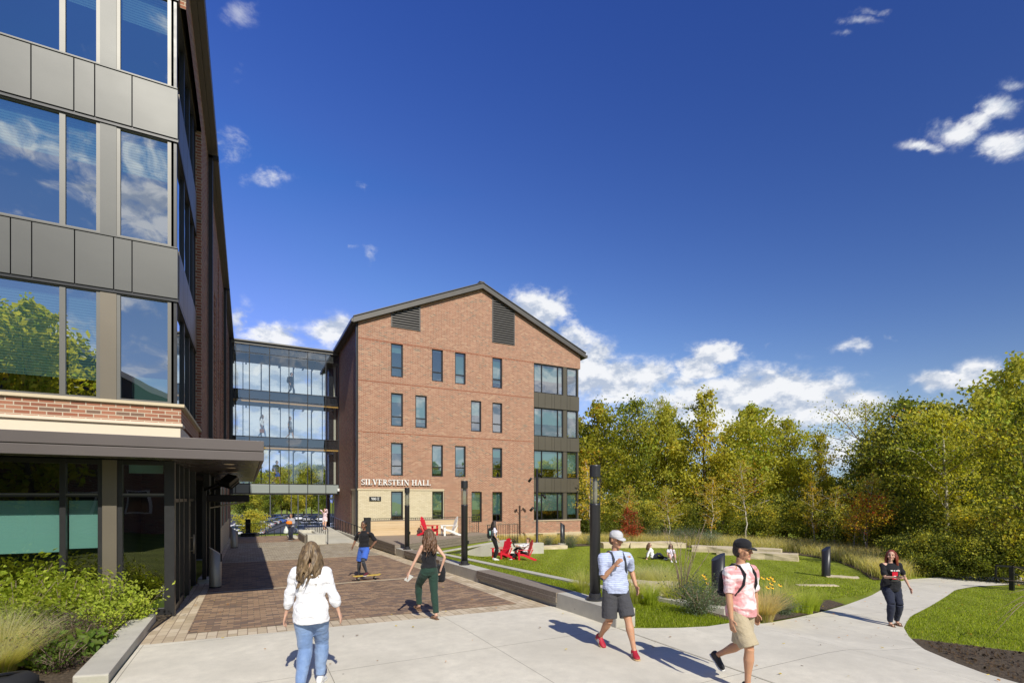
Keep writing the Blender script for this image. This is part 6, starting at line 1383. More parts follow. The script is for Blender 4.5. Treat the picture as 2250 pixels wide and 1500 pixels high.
def person(label, pos, yaw, H=1.7, sex='m', skin='fair', feet=((-.1,.0,.0),(.1,.0,.0)), hands=(None,None), lean=0.0, pelvis=None, twist=0.0, head=(0,0), hair=None, hairlen=0, hairwave=.02,
           top=None, sleeve=.5, topbot=.92, bottom=None, leg=1.0, loose=.012, shoes=None, sole=None, cap=None, capback=False, stockings=None, vox=.009, build=1.0, group=None, seat=False, toes=(0,0), graphic=None, glasses=False, footpitch=(0,0), knee=None, crop=False, straps=None, bun=False, ankle=None):
    k = H/1.75; root = thing('person', label, 'person', pos, yaw, group); W = build
    fem = sex == 'f'; sw = (.165 if fem else .19)*k*(.5+.5*W); hw = .088*k; lt, ls, la, lf = .43*k, .42*k, .285*k, .25*k
    ph = pelvis if pelvis is not None else .93*k; P = Vector((0, 0, ph)); 
    rt = Vector((math.cos(twist), math.sin(twist), 0)); fw = Vector((-math.sin(twist), math.cos(twist), 0)); up = Vector((0, math.sin(lean), math.cos(lean)))
    fw = (fw-up*fw.dot(up)).normalized(); sp = lambda h: P+up*(h*k)+Vector((0, -.0, 0))
    chest = sp(.36); neck = sp(.53); hc = sp(.69)+Vector((0, .025*k, 0)); hyaw = twist+head[0]; hq = Quaternion((0,0,1), hyaw)@Quaternion((1,0,0), head[1]-lean*.3)
    hips = [P+Vector((s*hw, 0, -.03*k)) for s in (-1, 1)]; sho = [sp(.46 if fem else .436)+rt*(s*sw) for s in (-1, 1)]
    ank, kn = [], []
    for i in (0, 1):
        f = Vector(feet[i]); a = f*1.0; a.z = f.z+.085*k; kp = (Vector(knee[i]) if knee else Vector((.0, 1, .15))); kk, a2 = ik(hips[i], a, lt, ls, kp); kn.append(kk); ank.append(a2)
    el, wr = [], []
    for i in (0, 1):
        s = (-1, 1)[i]; h = hands[i]; h = sho[i]+Vector((s*.10*k, .03*k, -.50*k)) if h is None else Vector(h)
        e, w = ik(sho[i], h, la, lf, Vector((s*.55, -1, -.25))); el.append(e); wr.append(w)
    # body: one continuous surface
    b = MB(); m_ = lambda x: x*k
    secs = [(sp(-.09), m_(.10)*W, m_(.085)*W), (sp(-.03), m_(.165 if fem else .15)*W, m_(.115)*W), (sp(.06), m_(.15 if fem else .148)*W, m_(.105)*W), (sp(.17), m_(.122 if fem else .14)*W, m_(.092)*W), (sp(.28), m_(.14 if fem else .158)*W, m_(.105)*W), (sp(.38), m_(.15 if fem else .170)*W, m_(.115)*W), (sp(.46), m_(.135 if fem else .140)*W, m_(.085)*W), (sp(.505), m_(.07), m_(.06)), (sp(.54), m_(.052), m_(.054)), (sp(.60), m_(.05), m_(.052))]
    S2 = [(c, a, d, rt, fw) for c, a, d in secs]; ring_loft(b, S2)
    if fem:
        for s in (-1, 1): b.ball(sp(.335)+rt*(s*m_(.068))+fw*m_(.075*W), m_(.062), 12, 8)
    for i in (0, 1):
        s = (-1, 1)[i]
        b.tube([sp(.47)+rt*(s*sw*.25), sho[i]], [m_(.05), m_(.052)*W**.5], 12)
        b.ball(sho[i], m_(.056 if not fem else .046)*W**.5, 12, 8)
        A = m_(.047 if not fem else .038)*W**.5; limb(b, sho[i], el[i], [(0, A*1.1), (.35, A*1.08), (.8, A*.82), (1, A*.78)]); limb(b, el[i], wr[i], [(0, A*.78), (.3, A*.80), (.75, A*.58), (1, A*.50)])
        Tg = m_(.083 if not fem else .088)*W; limb(b, hips[i], kn[i], [(-.05, Tg*.95), (.2, Tg), (.6, Tg*.78), (1, Tg*.62)], 16); limb(b, kn[i], ank[i], [(0, Tg*.60), (.12, Tg*.58), (.32, Tg*.66), (.7, Tg*.42), (1, Tg*.36)], 14)
        # hand with palm, four fingers and thumb
        d = (wr[i]-el[i]).normalized(); side = Vector((s, 0, 0)); side = (side-d*side.dot(d)).normalized(); fd = d.cross(side)*(-s)
        if fd.y < 0: fd = -fd
        ring_loft(b, [(wr[i]+d*m_(t), m_(a), m_(c), fd, side) for t, a, c in ((-.01,.022,.018),(.02,.03,.016),(.06,.037,.015),(.088,.036,.013))], 12)
        for q in range(4):
            o_ = fd*m_((.028,.010,-.009,-.027)[q]); L = m_((.068,.078,.072,.056)[q]); p0 = wr[i]+d*m_(.082)+o_; p1 = p0+(d-side*.18)*L*.5+o_*.12; p2 = p1+(d*.8-side*.62)*L*.5
            b.tube([p0-d*m_(.01), p1, p2], [m_(.0092), m_(.0085), m_(.0068)], 8)
        p0 = wr[i]+d*m_(.025)+fd*m_(.028); p1 = p0+(d*.65+fd*.75).normalized()*m_(.038); p2 = p1+(d*.95+fd*.2-side*.2).normalized()*m_(.032); b.tube([p0, p1, p2], [m_(.012), m_(.0105), m_(.008)], 8)
        # bare foot under the shoe
        ty = toes[i]; ff = Vector((math.sin(-ty), math.cos(ty), 0)); fp = footpitch[i]; f2 = ff*math.cos(fp)+Vector((0,0,1))*math.sin(fp); u2 = Vector((ff.y,-ff.x,0)).cross(f2); b.tube([ank[i]+u2*m_(.01), ank[i]+f2*m_(.04)-u2*m_(.042), ank[i]+f2*m_(.13)-u2*m_(.054)], [m_(.034), m_(.030), m_(.018)], 10)
    # head
    X = lambda x, y, z: hc+hq@(Vector((x, y, z))*k)
    b.ball(X(0,-.008,.03), (m_(.076), m_(.096), m_(.094)), 20, 14, hq.to_matrix()); b.ball(X(0,.022,-.045), (m_(.058), m_(.068), m_(.072)), 18, 12, hq.to_matrix())
    b.tube([X(0,.092,.02), X(0,.108,-.022), X(0,.090,-.034)], [m_(.009), m_(.014), m_(.010)], 8); b.ball(X(0,.078,-.098), (m_(.024), m_(.02), m_(.018)), 10, 8); b.ball(X(0,.086,-.062), (m_(.022), m_(.010), m_(.012)), 10, 8)
    for s in (-1, 1): b.ball(X(s*.078,-.005,-.005), (m_(.012), m_(.02), m_(.033)), 10, 8, hq.to_matrix()); b.ball(X(s*.045,.062,-.025), m_(.026), 10, 8)
    def paint(c):
        q = hq.inverted()@((c-hc)/k)
        if q.y > .06:
            for s in (-1, 1):
                if ((q.x-s*.032)/.017)**2+((q.z-.012)/.008)**2 < 1: return 1
                if ((q.x-s*.033)/.021)**2+((q.z-.036)/.006)**2 < 1: return 3
            if (q.x/.024)**2+((q.z+.062)/.010)**2 < 1: return 2
        return 0
    link('body', remeshed('body', b, [SK[skin], EYE, LIP, BROW], vox*.72 if vox < .01 else vox, 3, paint), root)
    # trousers, shorts, leggings
    if bottom:
        t = MB(); g = loose*k*.8
        ring_loft(t, [(sp(h), m_(a)*W+g, m_(d)*W+g, rt, fw) for h, a, d in ((-.10,.10,.085),(-.03,.168 if fem else .153,.118),(.06,.153 if fem else .15,.108),(.12,.135 if fem else .145,.1))])
        for i in (0, 1):
            Tg = m_(.083 if not fem else .088)*W
            if leg <= .55:
                e = hips[i].lerp(kn[i], leg/.5); limb(t, hips[i], e, [(-.05, Tg*.95+g), (.2, Tg+g), (.7, Tg*.92+g*1.8), (1, Tg*.86+g*2.2)], 16)
            else:
                limb(t, hips[i], kn[i], [(-.05, Tg*.95+g), (.2, Tg+g), (.6, Tg*.80+g), (1, Tg*.64+g)], 16); e = kn[i].lerp(ank[i], (leg-.5)/.5*.97)
                limb(t, kn[i], e, [(0, Tg*.62+g), (.3, Tg*.67+g), (.7, Tg*.46+g*1.1), (.97, (ankle or Tg*.40)+g), (1, (ankle or Tg*.40)+g*.6)], 14)
        link('trousers' if leg > .55 else 'shorts', remeshed('trousers', t, F_[bottom], max(vox, .009), 3, disp=.007*min(1, loose/.01)), root)
    if stockings:
        t = MB()
        for i in (0, 1): Tg = m_(.083)*W; limb(t, hips[i].lerp(kn[i], .4), kn[i], [(0,Tg*.9+.004),(1,Tg*.64+.004)], 14); limb(t, kn[i], ank[i], [(0,Tg*.62+.004),(.3,Tg*.68+.004),(1,Tg*.38+.004)], 14)
        link('leggings', remeshed('leggings', t, F_[stockings], max(vox, .009), 3), root)
    if top:
        t = MB(); g = .014*k; hb_ = topbot-.93; hs_ = [h for h in (hb_, .0, .08, .17, .28, .38, .455, .50, .525) if h >= hb_-1e-6]
        def at_(h):
            hh = [-.2,-.09,-.03,.06,.17,.28,.38,.46,.505,.54]; ra = [.16 if fem else .15,.165 if fem else .152,.168 if fem else .153,.155 if fem else .152,.135 if fem else .148,.145 if fem else .16,.153 if fem else .172,.135 if fem else .142,.085,.06]; rb2 = [.12,.12,.12,.11,.10,.108,.118,.088,.066,.058]
            return np.interp(h, hh, ra), np.interp(h, hh, rb2)
        if sleeve < 0: hs_ = [h for h in hs_ if h < .43]
        ring_loft(t, [(sp(h), m_(at_(h)[0])*W+g*(1.7 if h < .1 else 1), m_(at_(h)[1])*W+g*(2.0 if h < .1 else 1), rt, fw) for h in hs_])
        if fem:
            for s in (-1, 1): t.ball(sp(.335)+rt*(s*m_(.068))+fw*m_(.080*W), m_(.066), 12, 8)
        if sleeve > 0:
            for i in (0, 1):
                s = (-1, 1)[i]; A = m_(.047 if not fem else .040)*W**.5; t.tube([sp(.478)+rt*(s*sw*.3), sho[i]], [m_(.048), m_(.056)*W**.5], 12); t.ball(sho[i]-up*m_(.002), m_(.062 if not fem else .060)*W**.5, 12, 8)
                se = min(sleeve, .5)/.5; e = sho[i].lerp(el[i], se); limb(t, sho[i], e, [(0, A*1.2+g), (.5, A*1.12+g*1.1), (1, A*(1.04-.08*se)+g*1.2)])
                if sleeve > .5: e = el[i].lerp(wr[i], (sleeve-.5)/.5*.96); limb(t, el[i], e, [(0, A*1.05+g*1.4), (.5, A*.95+g*1.6), (.9, A*.7+g*.9), (1, A*.6+g*.7)])
        link('top', remeshed('top', t, F_[top], max(vox, .009), 3, disp=.016), root)
    if graphic:
        gq = MB(); rg = random.Random(4)
        def patch(x0, x1, z0, z1, mt):
            o = MB(); n = 5; g = m_(.118)*W+.045*k
            for a in range(n):
                xa, xb = x0+(x1-x0)*a/n, x0+(x1-x0)*(a+1)/n
                o.quad(*[sp(z)+rt*m_(x)+fw*(m_(.135)*W+.022-1.2*x*x) for x, z in ((xa,z0),(xb,z0),(xb,z1),(xa,z1))])
            o.build('print', mt, root, fix=False)
        patch(-.055,.06,.16,.33, M['red']); patch(-.02,.03,.18,.24, M['white_letter']); patch(-.10,-.07,.345,.37, M['white_letter']); patch(-.055,-.02,.345,.37, M['white_letter']); patch(.0,.03,.345,.37, M['white_letter']); patch(.045,.09,.345,.37, M['white_letter']); patch(-.07,.075,.12,.135, M['mullion'])
    # shoes
    if shoes:
        for i in (0, 1):
            o = MB(); ty = toes[i]; ff = Vector((math.sin(-ty), math.cos(ty), 0)); ri = Vector((ff.y, -ff.x, 0)); fp = footpitch[i]; ff2 = (ff*math.cos(fp)+Vector((0,0,1))*math.sin(fp)); u2 = ri.cross(ff2)
            A0 = ank[i]-u2*m_(.05); sandal = shoes == 'brown'
            if not sandal:
                ring_loft(o, [(A0+ff2*m_(y)+u2*m_(z), m_(rx), m_(rz_2), ri, u2) for y, z, rx, rz_2 in ((-.068,.012,.022,.035),(-.055,.014,.036,.048),(-.02,.02,.040,.058),(.03,.012,.041,.048),(.08,.0,.045,.034),(.13,-.006,.046,.026),(.165,-.010,.034,.018),(.178,-.012,.016,.010))], 14)
                o.tube([ank[i]+u2*m_(.01), A0], [m_(.040), m_(.045)], 12)
                sh = link('shoe', remeshed('shoe', o, SH[shoes], .008, 2), root)
                if shoes == 'red':
                    for q in range(3):
                        st = MB()
                        for s in (-1, 1): c0 = A0+ff2*m_(.02+.024*q); st.quad(c0+ri*(s*m_(.0475))-u2*m_(.015), c0+ri*(s*m_(.0475))-u2*m_(.015)+ff2*m_(.011), c0+ri*(s*m_(.038))+u2*m_(.028)-ff2*m_(.012), c0+ri*(s*m_(.038))+u2*m_(.028)-ff2*m_(.023))
                        st.build('stripe', M['white_letter'], sh, fix=False)
            else:
                sh = None
            o = MB(); pts = [(-.075,.0),(-.065,.032),(-.03,.040),(.04,.036),(.10,.048),(.15,.046),(.18,.030),(.19,.0)]; poly = [(x, y) for y, x in pts]+[(-x, y) for y, x in reversed(pts)]
            o.prism(poly, lambda a, c, t_: A0+ri*m_(a)+ff2*m_(c)+u2*m_(t_), -.036, -.022); so = o.build('sole' if sh else 'sandal', SH[sole or 'wsole'] if sh else SH['brown'], sh or root)
            if sandal:
                for y in (.03, .10):
                    o = MB(); o.tube([A0+ff2*m_(y)+ri*m_(x)+u2*m_(z) for x, z in ((-.046,-.025),(-.04,.012),(0,.03),(.04,.012),(.046,-.025))], m_(.009), 6); o.build('strap', SH['brown'], so)
    # hair
    if hair:
        o = MB(); o.sm = True; o.ball(X(0,-.022,.042), (m_(.084), m_(.096), m_(.094)), 20, 14, hq.to_matrix()); o.ball(X(0,-.05,-.01), (m_(.075), m_(.065), m_(.085)), 16, 10, hq.to_matrix())
        rg = random.Random(int(H*1000)+len(label))
        if hairlen:
            for j in range(80):
                a = R(rg.uniform(-125, 125)); base = X(math.sin(a)*.078, -math.cos(a)*.088-.015, .03+rg.uniform(-.03,.05)); L = hairlen*rg.uniform(.75, 1.08)*k; pts = [base]; q = 7; ph0 = rg.uniform(0, 6.28)
                out = (hq@Vector((math.sin(a), -math.cos(a), 0))).normalized()
                for t in range(1, q+1):
                    f = t/q; back = .03*math.sin(f*math.pi*.9)+.02*f; p = base+out*back*k+Vector((0,0,-L*f))+(hq@Vector((0,-1,0)))*(.05*f*k)+Vector((math.sin(ph0+f*8), math.cos(ph0+f*7), 0))*hairwave*f; pts.append(p)
                o.tube(pts, [m_(.017)*(1-.65*(t/q)**2) for t in range(q+1)], 6)
        if bun: o.ball(X(0,-.12,.03), m_(.042), 12, 8)
        link('hair', remeshed('hair', o, HR[hair], max(.008, vox*.85), 1, disp=.006), root)
    if glasses:
        o = MB(); [o.tube([X(s*.034,.098,.012), X(s*.034,.104,.012)], m_(.024), 12) for s in (-1, 1)]; o.bar(X(-.03,.1,.02), X(.03,.1,.02), .004); [o.bar(X(s*.056,.096,.014), X(s*.08,0,.008), .004) for s in (-1, 1)]; o.build('sunglasses', M['black'], root)
    if cap:
        o = MB(); o.sm = True; sg_ = -1 if capback else 1
        o.lathe([(m_(.089),-.005),(m_(.091),.02),(m_(.086),.055),(m_(.062),.085),(m_(.03),.099),(.001,.102)], (0,0,0), 22, 1, 1.13); 
        me = o.v; o.v = [tuple(X(0,-.008,.035)+hq@Vector(v)) for v in me]
        br_ = [(math.sin(R(a))*.086, math.cos(R(a))*.098*sg_-.008) for a in range(-62, 63, 12)]+[(math.sin(R(a))*.072, (math.cos(R(a))*.072+.095)*sg_-.008) for a in range(75, -76, -15)]
        o.sm = False; o.prism(br_, lambda a, c, t_: X(a, c, t_-(abs(c)-.09)*.25*(1 if abs(c) > .09 else 0)), .032, .040)
        link('cap', o.mesh('cap', F_[cap]), root)
    root['_j'] = 0; del root['_j']
    return dict(root=root, sp=sp, rt=rt, fw=fw, sho=sho, wr=wr, el=el, X=X, k=k, kn=kn, W=W)
def world_pt(pr, p): return Matrix.Translation(pr['root'].location)@Matrix.Rotation(pr['root'].rotation_euler.z, 4, 'Z')@Vector(p)
def backpack(pr, label, mat='black', size=1.0, name='backpack', straps=True, bottle=None):
    k = pr['k']*size; t = thing(name, label, 'bag', pr['root'].location, pr['root'].rotation_euler.z); c = pr['sp'](.27)-pr['fw']*(.115*pr['W']+.10)*pr['k']
    b = MB(); rt, fw = pr['rt'], pr['fw']; up = Vector((0,0,1))
    ring_loft(b, [(c+up*z*k, rx*k, ry*k, rt, fw) for z, rx, ry in ((-.24,.10,.06),(-.22,.14,.085),(-.1,.15,.10),(.06,.145,.09),(.18,.12,.065),(.22,.07,.03))]); ring_loft(b, [(c-fw*.085*k+up*z*k, rx*k, .03*k, rt, fw) for z, rx in ((-.18,.08),(-.16,.10),(-.04,.10),(-.02,.08))])
    link('bag_body', remeshed('bag_body', b, F_[mat], .01, 2, disp=.006), t)
    if straps:
        for s in (-1, 1):
            o = MB(); q = rt*(s*.085*pr['k']); K_ = pr['k']
            o.tube([c+up*.17*k+q*.8, pr['sp'](.515)+q-fw*.05, pr['sp'](.505)+q+fw*.05, pr['sp'](.42)+q+fw*.118*pr['W']*K_, pr['sp'](.30)+q*1.25+fw*.118*pr['W']*K_, pr['sp'](.17)+q*1.75+fw*.05, c-up*.16*k+q*1.5], .015*K_, 8); o.build('strap', F_[mat], t)
    if bottle:
        o = MB(); o.sm = True; p = c+rt*(.155*k*bottle)-up*.1*k; o.tube([p, p+up*.2*k], .03*k, 12); bo = o.build('water_bottle', M['teal'], None); bo.location = t.location; bo.rotation_euler = t.rotation_euler; tag(bo, 'teal water bottle in the side pocket of the backpack on the lawn', 'bottle')
    return t
def gp(px, py, z=None): u, v, zz = at(px, py, z); return u, v, zz
FC = lambda deg: -YAW+R(deg)      # heading relative to the camera: 0 away, 180 towards, 90 left, -90 right
PZ = .026
# woman in the white top, walking away
u, v, z = gp(683, 1512, 0.02)
p1 = person('woman in a loose white top and light blue jeans walking away at the front left', (u, v, .026), FC(4), 1.74, 'f', 'fair', feet=((-.05,-.22,.03),(.06,.16,0)), hands=((-.31,.05,.84),(.31,.10,.83)), hair='blonde', hairlen=.40, hairwave=.035, top='white', sleeve=.86, topbot=.80, bottom='jeans', leg=1.0, loose=.022, shoes='white', vox=.0085, build=1.12, footpitch=(-.4,0), pelvis=.915)
# woman in green joggers
u, v, z = gp(958, 1358); 
p3 = person('woman in dark green joggers and black tank top stepping off the brick paving', (u-.12, v+.05, z+.02), FC(38), 1.68, 'f', 'fair', feet=((-.05,.30,.10),(.03,-.22,0)), hands=((-.36,.12,.86),(.20,-.10,.92)), hair='brown', hairlen=.42, hairwave=.05, top='black', sleeve=-1, topbot=.98, bottom='green', leg=.97, loose=.024, shoes='brown', vox=.0085, build=.95, pelvis=.90, footpitch=(.2,0), ankle=.04)
bg = MB(); ring_loft(bg, [(Vector((.24,-.02,z_)), a, b, Vector((0,1,0)), Vector((1,0,0))) for z_, a, b in ((.66,.08,.05),(.70,.13,.07),(.85,.14,.075),(.98,.11,.05))])
t = thing('shoulder_bag', 'black bag hanging at the hip of the woman in green joggers', 'bag', p3['root'].location, p3['root'].rotation_euler.z); link('bag_body', remeshed('bag_body', bg, F_['black'], .01, 2, disp=.008), t)
pp_ = MB(); pp_.cbox((0,0,0), (.10,.006,.15)); o = pp_.build('paper', M['white_letter'], None, world_pt(p3, p3['wr'][0]+Vector((0,.03,-.12))), .6); o.rotation_euler = (.7,.5,.4); tag(o, 'small white folded paper in the hand of the woman in green joggers', 'paper')
# skateboarder
u, v, z = gp(800, 1274)
p2 = person('man in a black shirt and bright blue shorts riding a skateboard toward the camera', (u, v, z+.02), FC(172), 1.70, 'm', 'brown', feet=((-.10,.05,.13),(.26,-.22,.02)), hands=((-.30,.12,.98),(.32,.05,.95)), hair='black', hairlen=0, top='black', sleeve=.45, topbot=.98, bottom='blue', leg=.42, loose=.018, shoes='maroon', stockings='dgrey', vox=.011, build=.93, pelvis=.90, head=(0,-.1), footpitch=(0,-.2))
sb = thing('skateboard', 'yellow skateboard under the foot of the man in blue shorts', 'skateboard', world_pt(p2, (-.10,.06,0)), FC(172)-.9)
part('deck', plain('yellow_grip_deck', (.55,.38,.06), .6), sb, lambda m: m.prism([(-.10,-.34),(-.07,-.40),(.07,-.40),(.10,-.34),(.10,.34),(.07,.40),(-.07,.40),(-.10,.34)], lambda a, b, t: (a, b, t+.10+max(0, abs(b)-.28)*.35), 0, .015), .004)
for y in (-.24, .24):
    part('truck', M['steel'], sb, lambda m: m.box(-.06,.06,y-.02,y+.02,.05,.10))
    for s in (-1, 1): part('wheel', M['black'], sb, lambda m: m.tube([(s*.06,y,.03),(s*.095,y,.03)], .03, 12))
# man with the grey cap
u, v, z = gp(1352, 1432)
p4 = person('man in a light grey cap, pale blue shirt and red shoes walking toward the camera', (u, v, z+.02), FC(196), 1.80, 'm', 'tan', feet=((-.12,.34,.0),(.10,-.30,.06)), hands=((-.34,.0,.94),(.12,.20,1.28)), hair='brown', top='polo', sleeve=.44, topbot=.86, bottom='charcoal', leg=.46, loose=.02, shoes='red', sole='sole', cap='cap_grey', vox=.0085, build=1.08, pelvis=.93, head=(.3,-.18), footpitch=(0,-.5), toes=(-.25,.1))
backpack(p4, 'dark backpack worn by the man in the grey cap', 'dgrey', .85)
# man in the pink shirt
u, v, z = gp(1628, 1508, .02)
p5 = person('man in pink and white tie-dye shirt, khaki shorts and black cap in front', (u, v, .03), FC(206), 1.76, 'm', 'tan', feet=((-.08,-.42,.16),(.06,.14,0)), hands=((-.30,-.02,.80),(.30,.12,.84)), hair='black', top='pink', sleeve=.44, topbot=.84, bottom='khaki', leg=.48, loose=.022, shoes='black', sole='wsole', cap='black', vox=.0085, build=1.08, pelvis=.93, head=(.35,-.1), footpitch=(-.7,0))
backpack(p5, 'black backpack on the shoulders of the man in the pink shirt', 'black', .68)
# woman in black
u, v, z = gp(1957, 1374)
p6 = person('woman with auburn hair, black printed T-shirt and leggings walking on the path', (u, v, z+.03), FC(172), 1.62, 'f', 'fair', feet=((-.12,.0,.0),(.09,.14,0)), hands=((-.34,.05,.82),(.06,.30,1.06)), hair='red', hairlen=.34, hairwave=.02, top='black', sleeve=.42, topbot=.80, bottom='navy', leg=1.0, loose=.022, shoes='brown', vox=.009, build=1.14, head=(-.55,0), graphic=True, pelvis=.85)
ph_ = MB(); ph_.cbox((0,0,0), (.15,.075,.012)); o = ph_.build('phone', M['black'], None, world_pt(p6, (.0,.37,1.09)), p6['root'].rotation_euler.z, .005); tag(o, 'dark phone held by the woman with auburn hair', 'phone')
# standing woman by the lawn chair
u, v, z = gp(1086, 1230)
p7 = person('slim woman with long black hair, white crop top and black trousers standing on the lawn', (u, v, z), FC(-82), 1.66, 'f', 'fair', feet=((-.08,.0,0),(.08,.03,0)), hands=((-.22,.02,.85),(.20,.12,.86)), hair='black', hairlen=.36, top='lilac', sleeve=.35, topbot=1.06, bottom='black', leg=.98, loose=.02, shoes='white', vox=.012, build=.9)
backpack(p7, 'black backpack worn by the woman standing on the lawn', 'black', 1.0, bottle=1)
# woman reading in the red chair
ch_ = LC[1]; cu_, cv_ = ch_.location.x, ch_.location.y; ry = ch_.rotation_euler.z
def onchair(x, y): return cu_+math.cos(ry)*x-math.sin(ry)*y, cv_+math.sin(ry)*x+math.cos(ry)*y
a_, b_ = onchair(0, -.02)
p8 = person('woman in a spotted white top reading a laptop in the red lawn chair', (a_, b_, ch_.location.z), ry, 1.66, 'f', 'fair', feet=((-.10,.72,.02),(.0,.62,.36)), hands=((-.16,.34,.72),(.16,.34,.72)), lean=-.30, pelvis=.37, hair='brown', bun=True, top='spot', sleeve=.9, topbot=.94, bottom='black', leg=.97, loose=.02, shoes='white', vox=.012, knee=((0,.5,1),(.2,.6,1)), head=(0,-.3))
lt_ = thing('laptop', 'open dark laptop on the knees of the woman in the red chair', 'laptop', (a_, b_, ch_.location.z), ry)
part('keyboard', M['mullion'], lt_, lambda m: m.box(-.16,.16,.30,.52,.66,.675)); part('screen', M['black'], lt_, lambda m: m.bar((0,.52,.67),(0,.60,.88),.32,.01,(0,1,0)))
a_, b_ = onchair(-.1, .72+.25)
rc = thing('rucksack', 'black rucksack on the grass at the feet of the woman in the red chair', 'bag', (*onchair(.25,.55), ch_.location.z), 0); bb = MB(); ring_loft(bb, [(Vector((0,0,z_)), a, b, Vector((1,0,0)), Vector((0,1,0))) for z_, a, b in ((.0,.12,.08),(.04,.16,.11),(.2,.16,.11),(.34,.11,.07),(.38,.05,.04))]); link('bag_body', remeshed('bag_body', bb, F_['black'], .012, 2, disp=.01), rc)
# the two seated on the grass
u, v, z = gp(1434, 1228)
p9 = person('girl in white top and dark trousers leaning back on the grass', (u, v, z), FC(-105), 1.66, 'f', 'fair', feet=((-.06,.82,.0),(.10,.62,.0)), hands=((-.30,-.36,.06),(.28,-.30,.06)), lean=-.28, pelvis=.12, hair='brown', hairlen=.30, top='white', sleeve=.9, topbot=.9, bottom='navy', leg=.97, loose=.02, shoes='white', vox=.013, knee=((0,.2,1),(0,.2,1)), glasses=True, head=(-.3,0))
u, v, z = gp(1474, 1231)
p10 = person('girl in lilac T-shirt and shorts sitting with raised knees on the grass', (u, v, z), FC(176), 1.62, 'f', 'fair', feet=((-.10,.56,.0),(.12,.60,.0)), hands=((-.26,-.12,.10),(.26,.42,.30)), lean=-.05, pelvis=.12, hair='black', hairlen=.32, top='lilac', sleeve=.4, topbot=.9, bottom='white', leg=.25, loose=.01, shoes='white', vox=.013, knee=((-.2,.2,1),(.2,.2,1)), glasses=True)
# person with the orange bundle and the carrier bag
u, v, z = gp(640, 1187)
p11 = person('person in a grey sweatshirt and navy trousers crossing the far end of the plaza', (u, v, z+.02), FC(176), 1.68, 'f', 'tan', feet=((-.09,.05,0),(.09,-.04,0)), hands=((-.10,.24,1.08),(.12,.26,1.05)), hair='brown', bun=True, top='grey', sleeve=.95, topbot=.88, bottom='navy', leg=.97, loose=.024, shoes='black', vox=.014, build=1.05, head=(0,-.25))
ob_ = MB(); ring_loft(ob_, [(Vector((0,.27,1.02+z_)), a, .12*b, Vector((1,0,0)), Vector((0,1,0))) for z_, a, b in ((0,.10,.6),(.04,.2,1),(.14,.19,1),(.22,.10,.6))]); o = link('orange_bundle', remeshed('orange_bundle', ob_, plain('orange_plastic', (.80,.22,.02), .5), .014, 2, disp=.012), None, p11['root'].location, p11['root'].rotation_euler.z); tag(o, 'bright orange bundle hugged by the person in grey', 'bundle')
ob_ = MB(); ring_loft(ob_, [(Vector((.27,.12,.42+z_)), a, .7*a, Vector((1,0,0)), Vector((0,1,0))) for z_, a in ((0,.08),(.05,.15),(.22,.14),(.36,.07),(.5,.02))]); o = link('carrier_bag', remeshed('carrier_bag', ob_, plain('thin_white_plastic', (.66,.72,.68), .4), .014, 1, disp=.015), None, p11['root'].location, p11['root'].rotation_euler.z); tag(o, 'pale white plastic carrier bag hanging beside the person in grey', 'bag')
# person at the top of the ramp
u, v = 5.1, onU(714, 5.1); v = 38.6; u = onV(714, 38.6)
p12 = person('person in a pale pink hooded top and short shorts at the top of the ramp', (u, v, rz_(v)), FC(180), 1.66, 'f', 'fair', feet=((-.08,.05,0),(.08,-.05,0)), hands=((-.05,.22,1.42),(.08,.20,1.40)), hair='brown', bun=True, top='blush', sleeve=.95, topbot=.80, bottom='white', leg=.2, loose=.012, shoes='white', vox=.014)
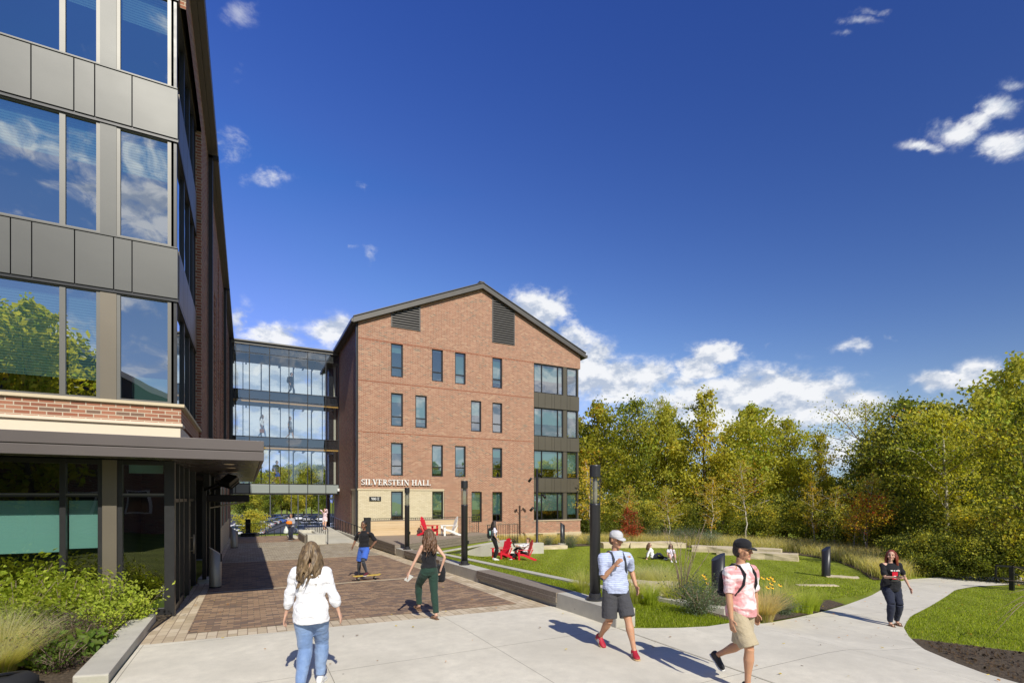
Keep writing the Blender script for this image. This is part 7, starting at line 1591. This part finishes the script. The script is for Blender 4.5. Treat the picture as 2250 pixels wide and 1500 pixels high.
# people inside the glass bridge
for px, fl, yw, lb, kw in ((576, 1, FC(-75), 'long haired woman in white top and jeans on the middle bridge level', dict(sex='f', hair='black', hairlen=.42, top='white', sleeve=.9, bottom='jeans', shoes='white')),
        (637, 1, FC(-80), 'person in pale shirt and shorts walking along the middle level of the glass bridge', dict(hair='brown', top='grey', sleeve=.4, bottom='dgrey', leg=.4, shoes='black')),
        (640, 2, FC(-90), 'dark figure with a backpack hurrying along the top level of the glass bridge', dict(hair='black', top='black', sleeve=.9, bottom='dgrey', shoes='black')),
        (608, 0, FC(-90), 'person in black shirt and blue shorts on the lowest level of the glass bridge', dict(skin='tan', hair='black', top='black', sleeve=.4, bottom='blue', leg=.42, loose=.016, shoes='black'))):
    vv = 40.3; uu = onV(px, vv); q = person(lb, (uu, vv, FL[fl]), yw, 1.7, kw.pop('sex', 'm'), feet=((-.08,.22,0),(.08,-.25,.06)), vox=.015, **kw)
    if fl != 1: backpack(q, ('dark backpack on the figure on the top bridge level' if fl == 2 else 'dark backpack on the person on the lowest bridge level'), 'black')
    elif px < 600:
        bb = MB(); bb.cbox((.27,.05,.5), (.12,.3,.26)); bb.tube([(.27,-.05,.62),(.27,.05,.85),(.27,.15,.62)], .012, 6); o = bb.build('handbag', plain('brown_leather', (.28,.09,.03), .5), None, q['root'].location, q['root'].rotation_euler.z, .02); tag(o, 'brown handbag carried on the middle level of the glass bridge', 'bag')

# ordinal words tell repeated background things apart
OR = 'first second third fourth fifth sixth seventh eighth ninth tenth eleventh twelfth thirteenth fourteenth fifteenth sixteenth seventeenth eighteenth nineteenth twentieth twenty-first twenty-second twenty-third twenty-fourth twenty-fifth twenty-sixth twenty-seventh'.split()
def ordinals(group, fmt, key=None):
    L_ = [o for o in C.objects if o.get('group') == group and o.parent is None]
    L_.sort(key=key or (lambda o: math.atan2(o.location.x, o.location.y)))
    for i, o in enumerate(L_): o['label'] = fmt % OR[i]
ordinals('low bushes along the far path edge', 'low bush at the far edge of the path, %s from the left')
ordinals('bushes at the foot of the wood', 'leafy green bush at the foot of the wood, %s from the hall')
ordinals('deeper trees of the wood', 'tree deeper in the wood behind the front row, %s from the hall')
ordinals('trees beyond the parking lot', 'tree in the green belt beyond the parking lot, %s from the left')
ordinals('low mounds behind the lawn', 'low grey-green mound at the back of the lawn, %s from the hall')
ordinals('parking lot poles', 'tall pale light pole in the parking lot, %s from the left')
ordinals('trees behind the camera', 'tree behind the camera mirrored in the left windows, %s from the left')
ordinals('orange_flower group', 'small orange flower low in the left bed, %s from the left')
ordinals('coneflower group', 'yellow daisy-like flower in the lawn-side bed, %s from the left')
for c_ in ('white','silver','blue','black','dark grey','red'):
    for r_ in ('diagonal row','far left row','back rows'):
        n_ = len([o for o in C.objects if o.get('group') == '%s cars in the %s' % (c_, r_)])
        if n_ > 1: ordinals('%s cars in the %s' % (c_, r_), c_+' car, %s of its colour from the left in the parked '+r_)
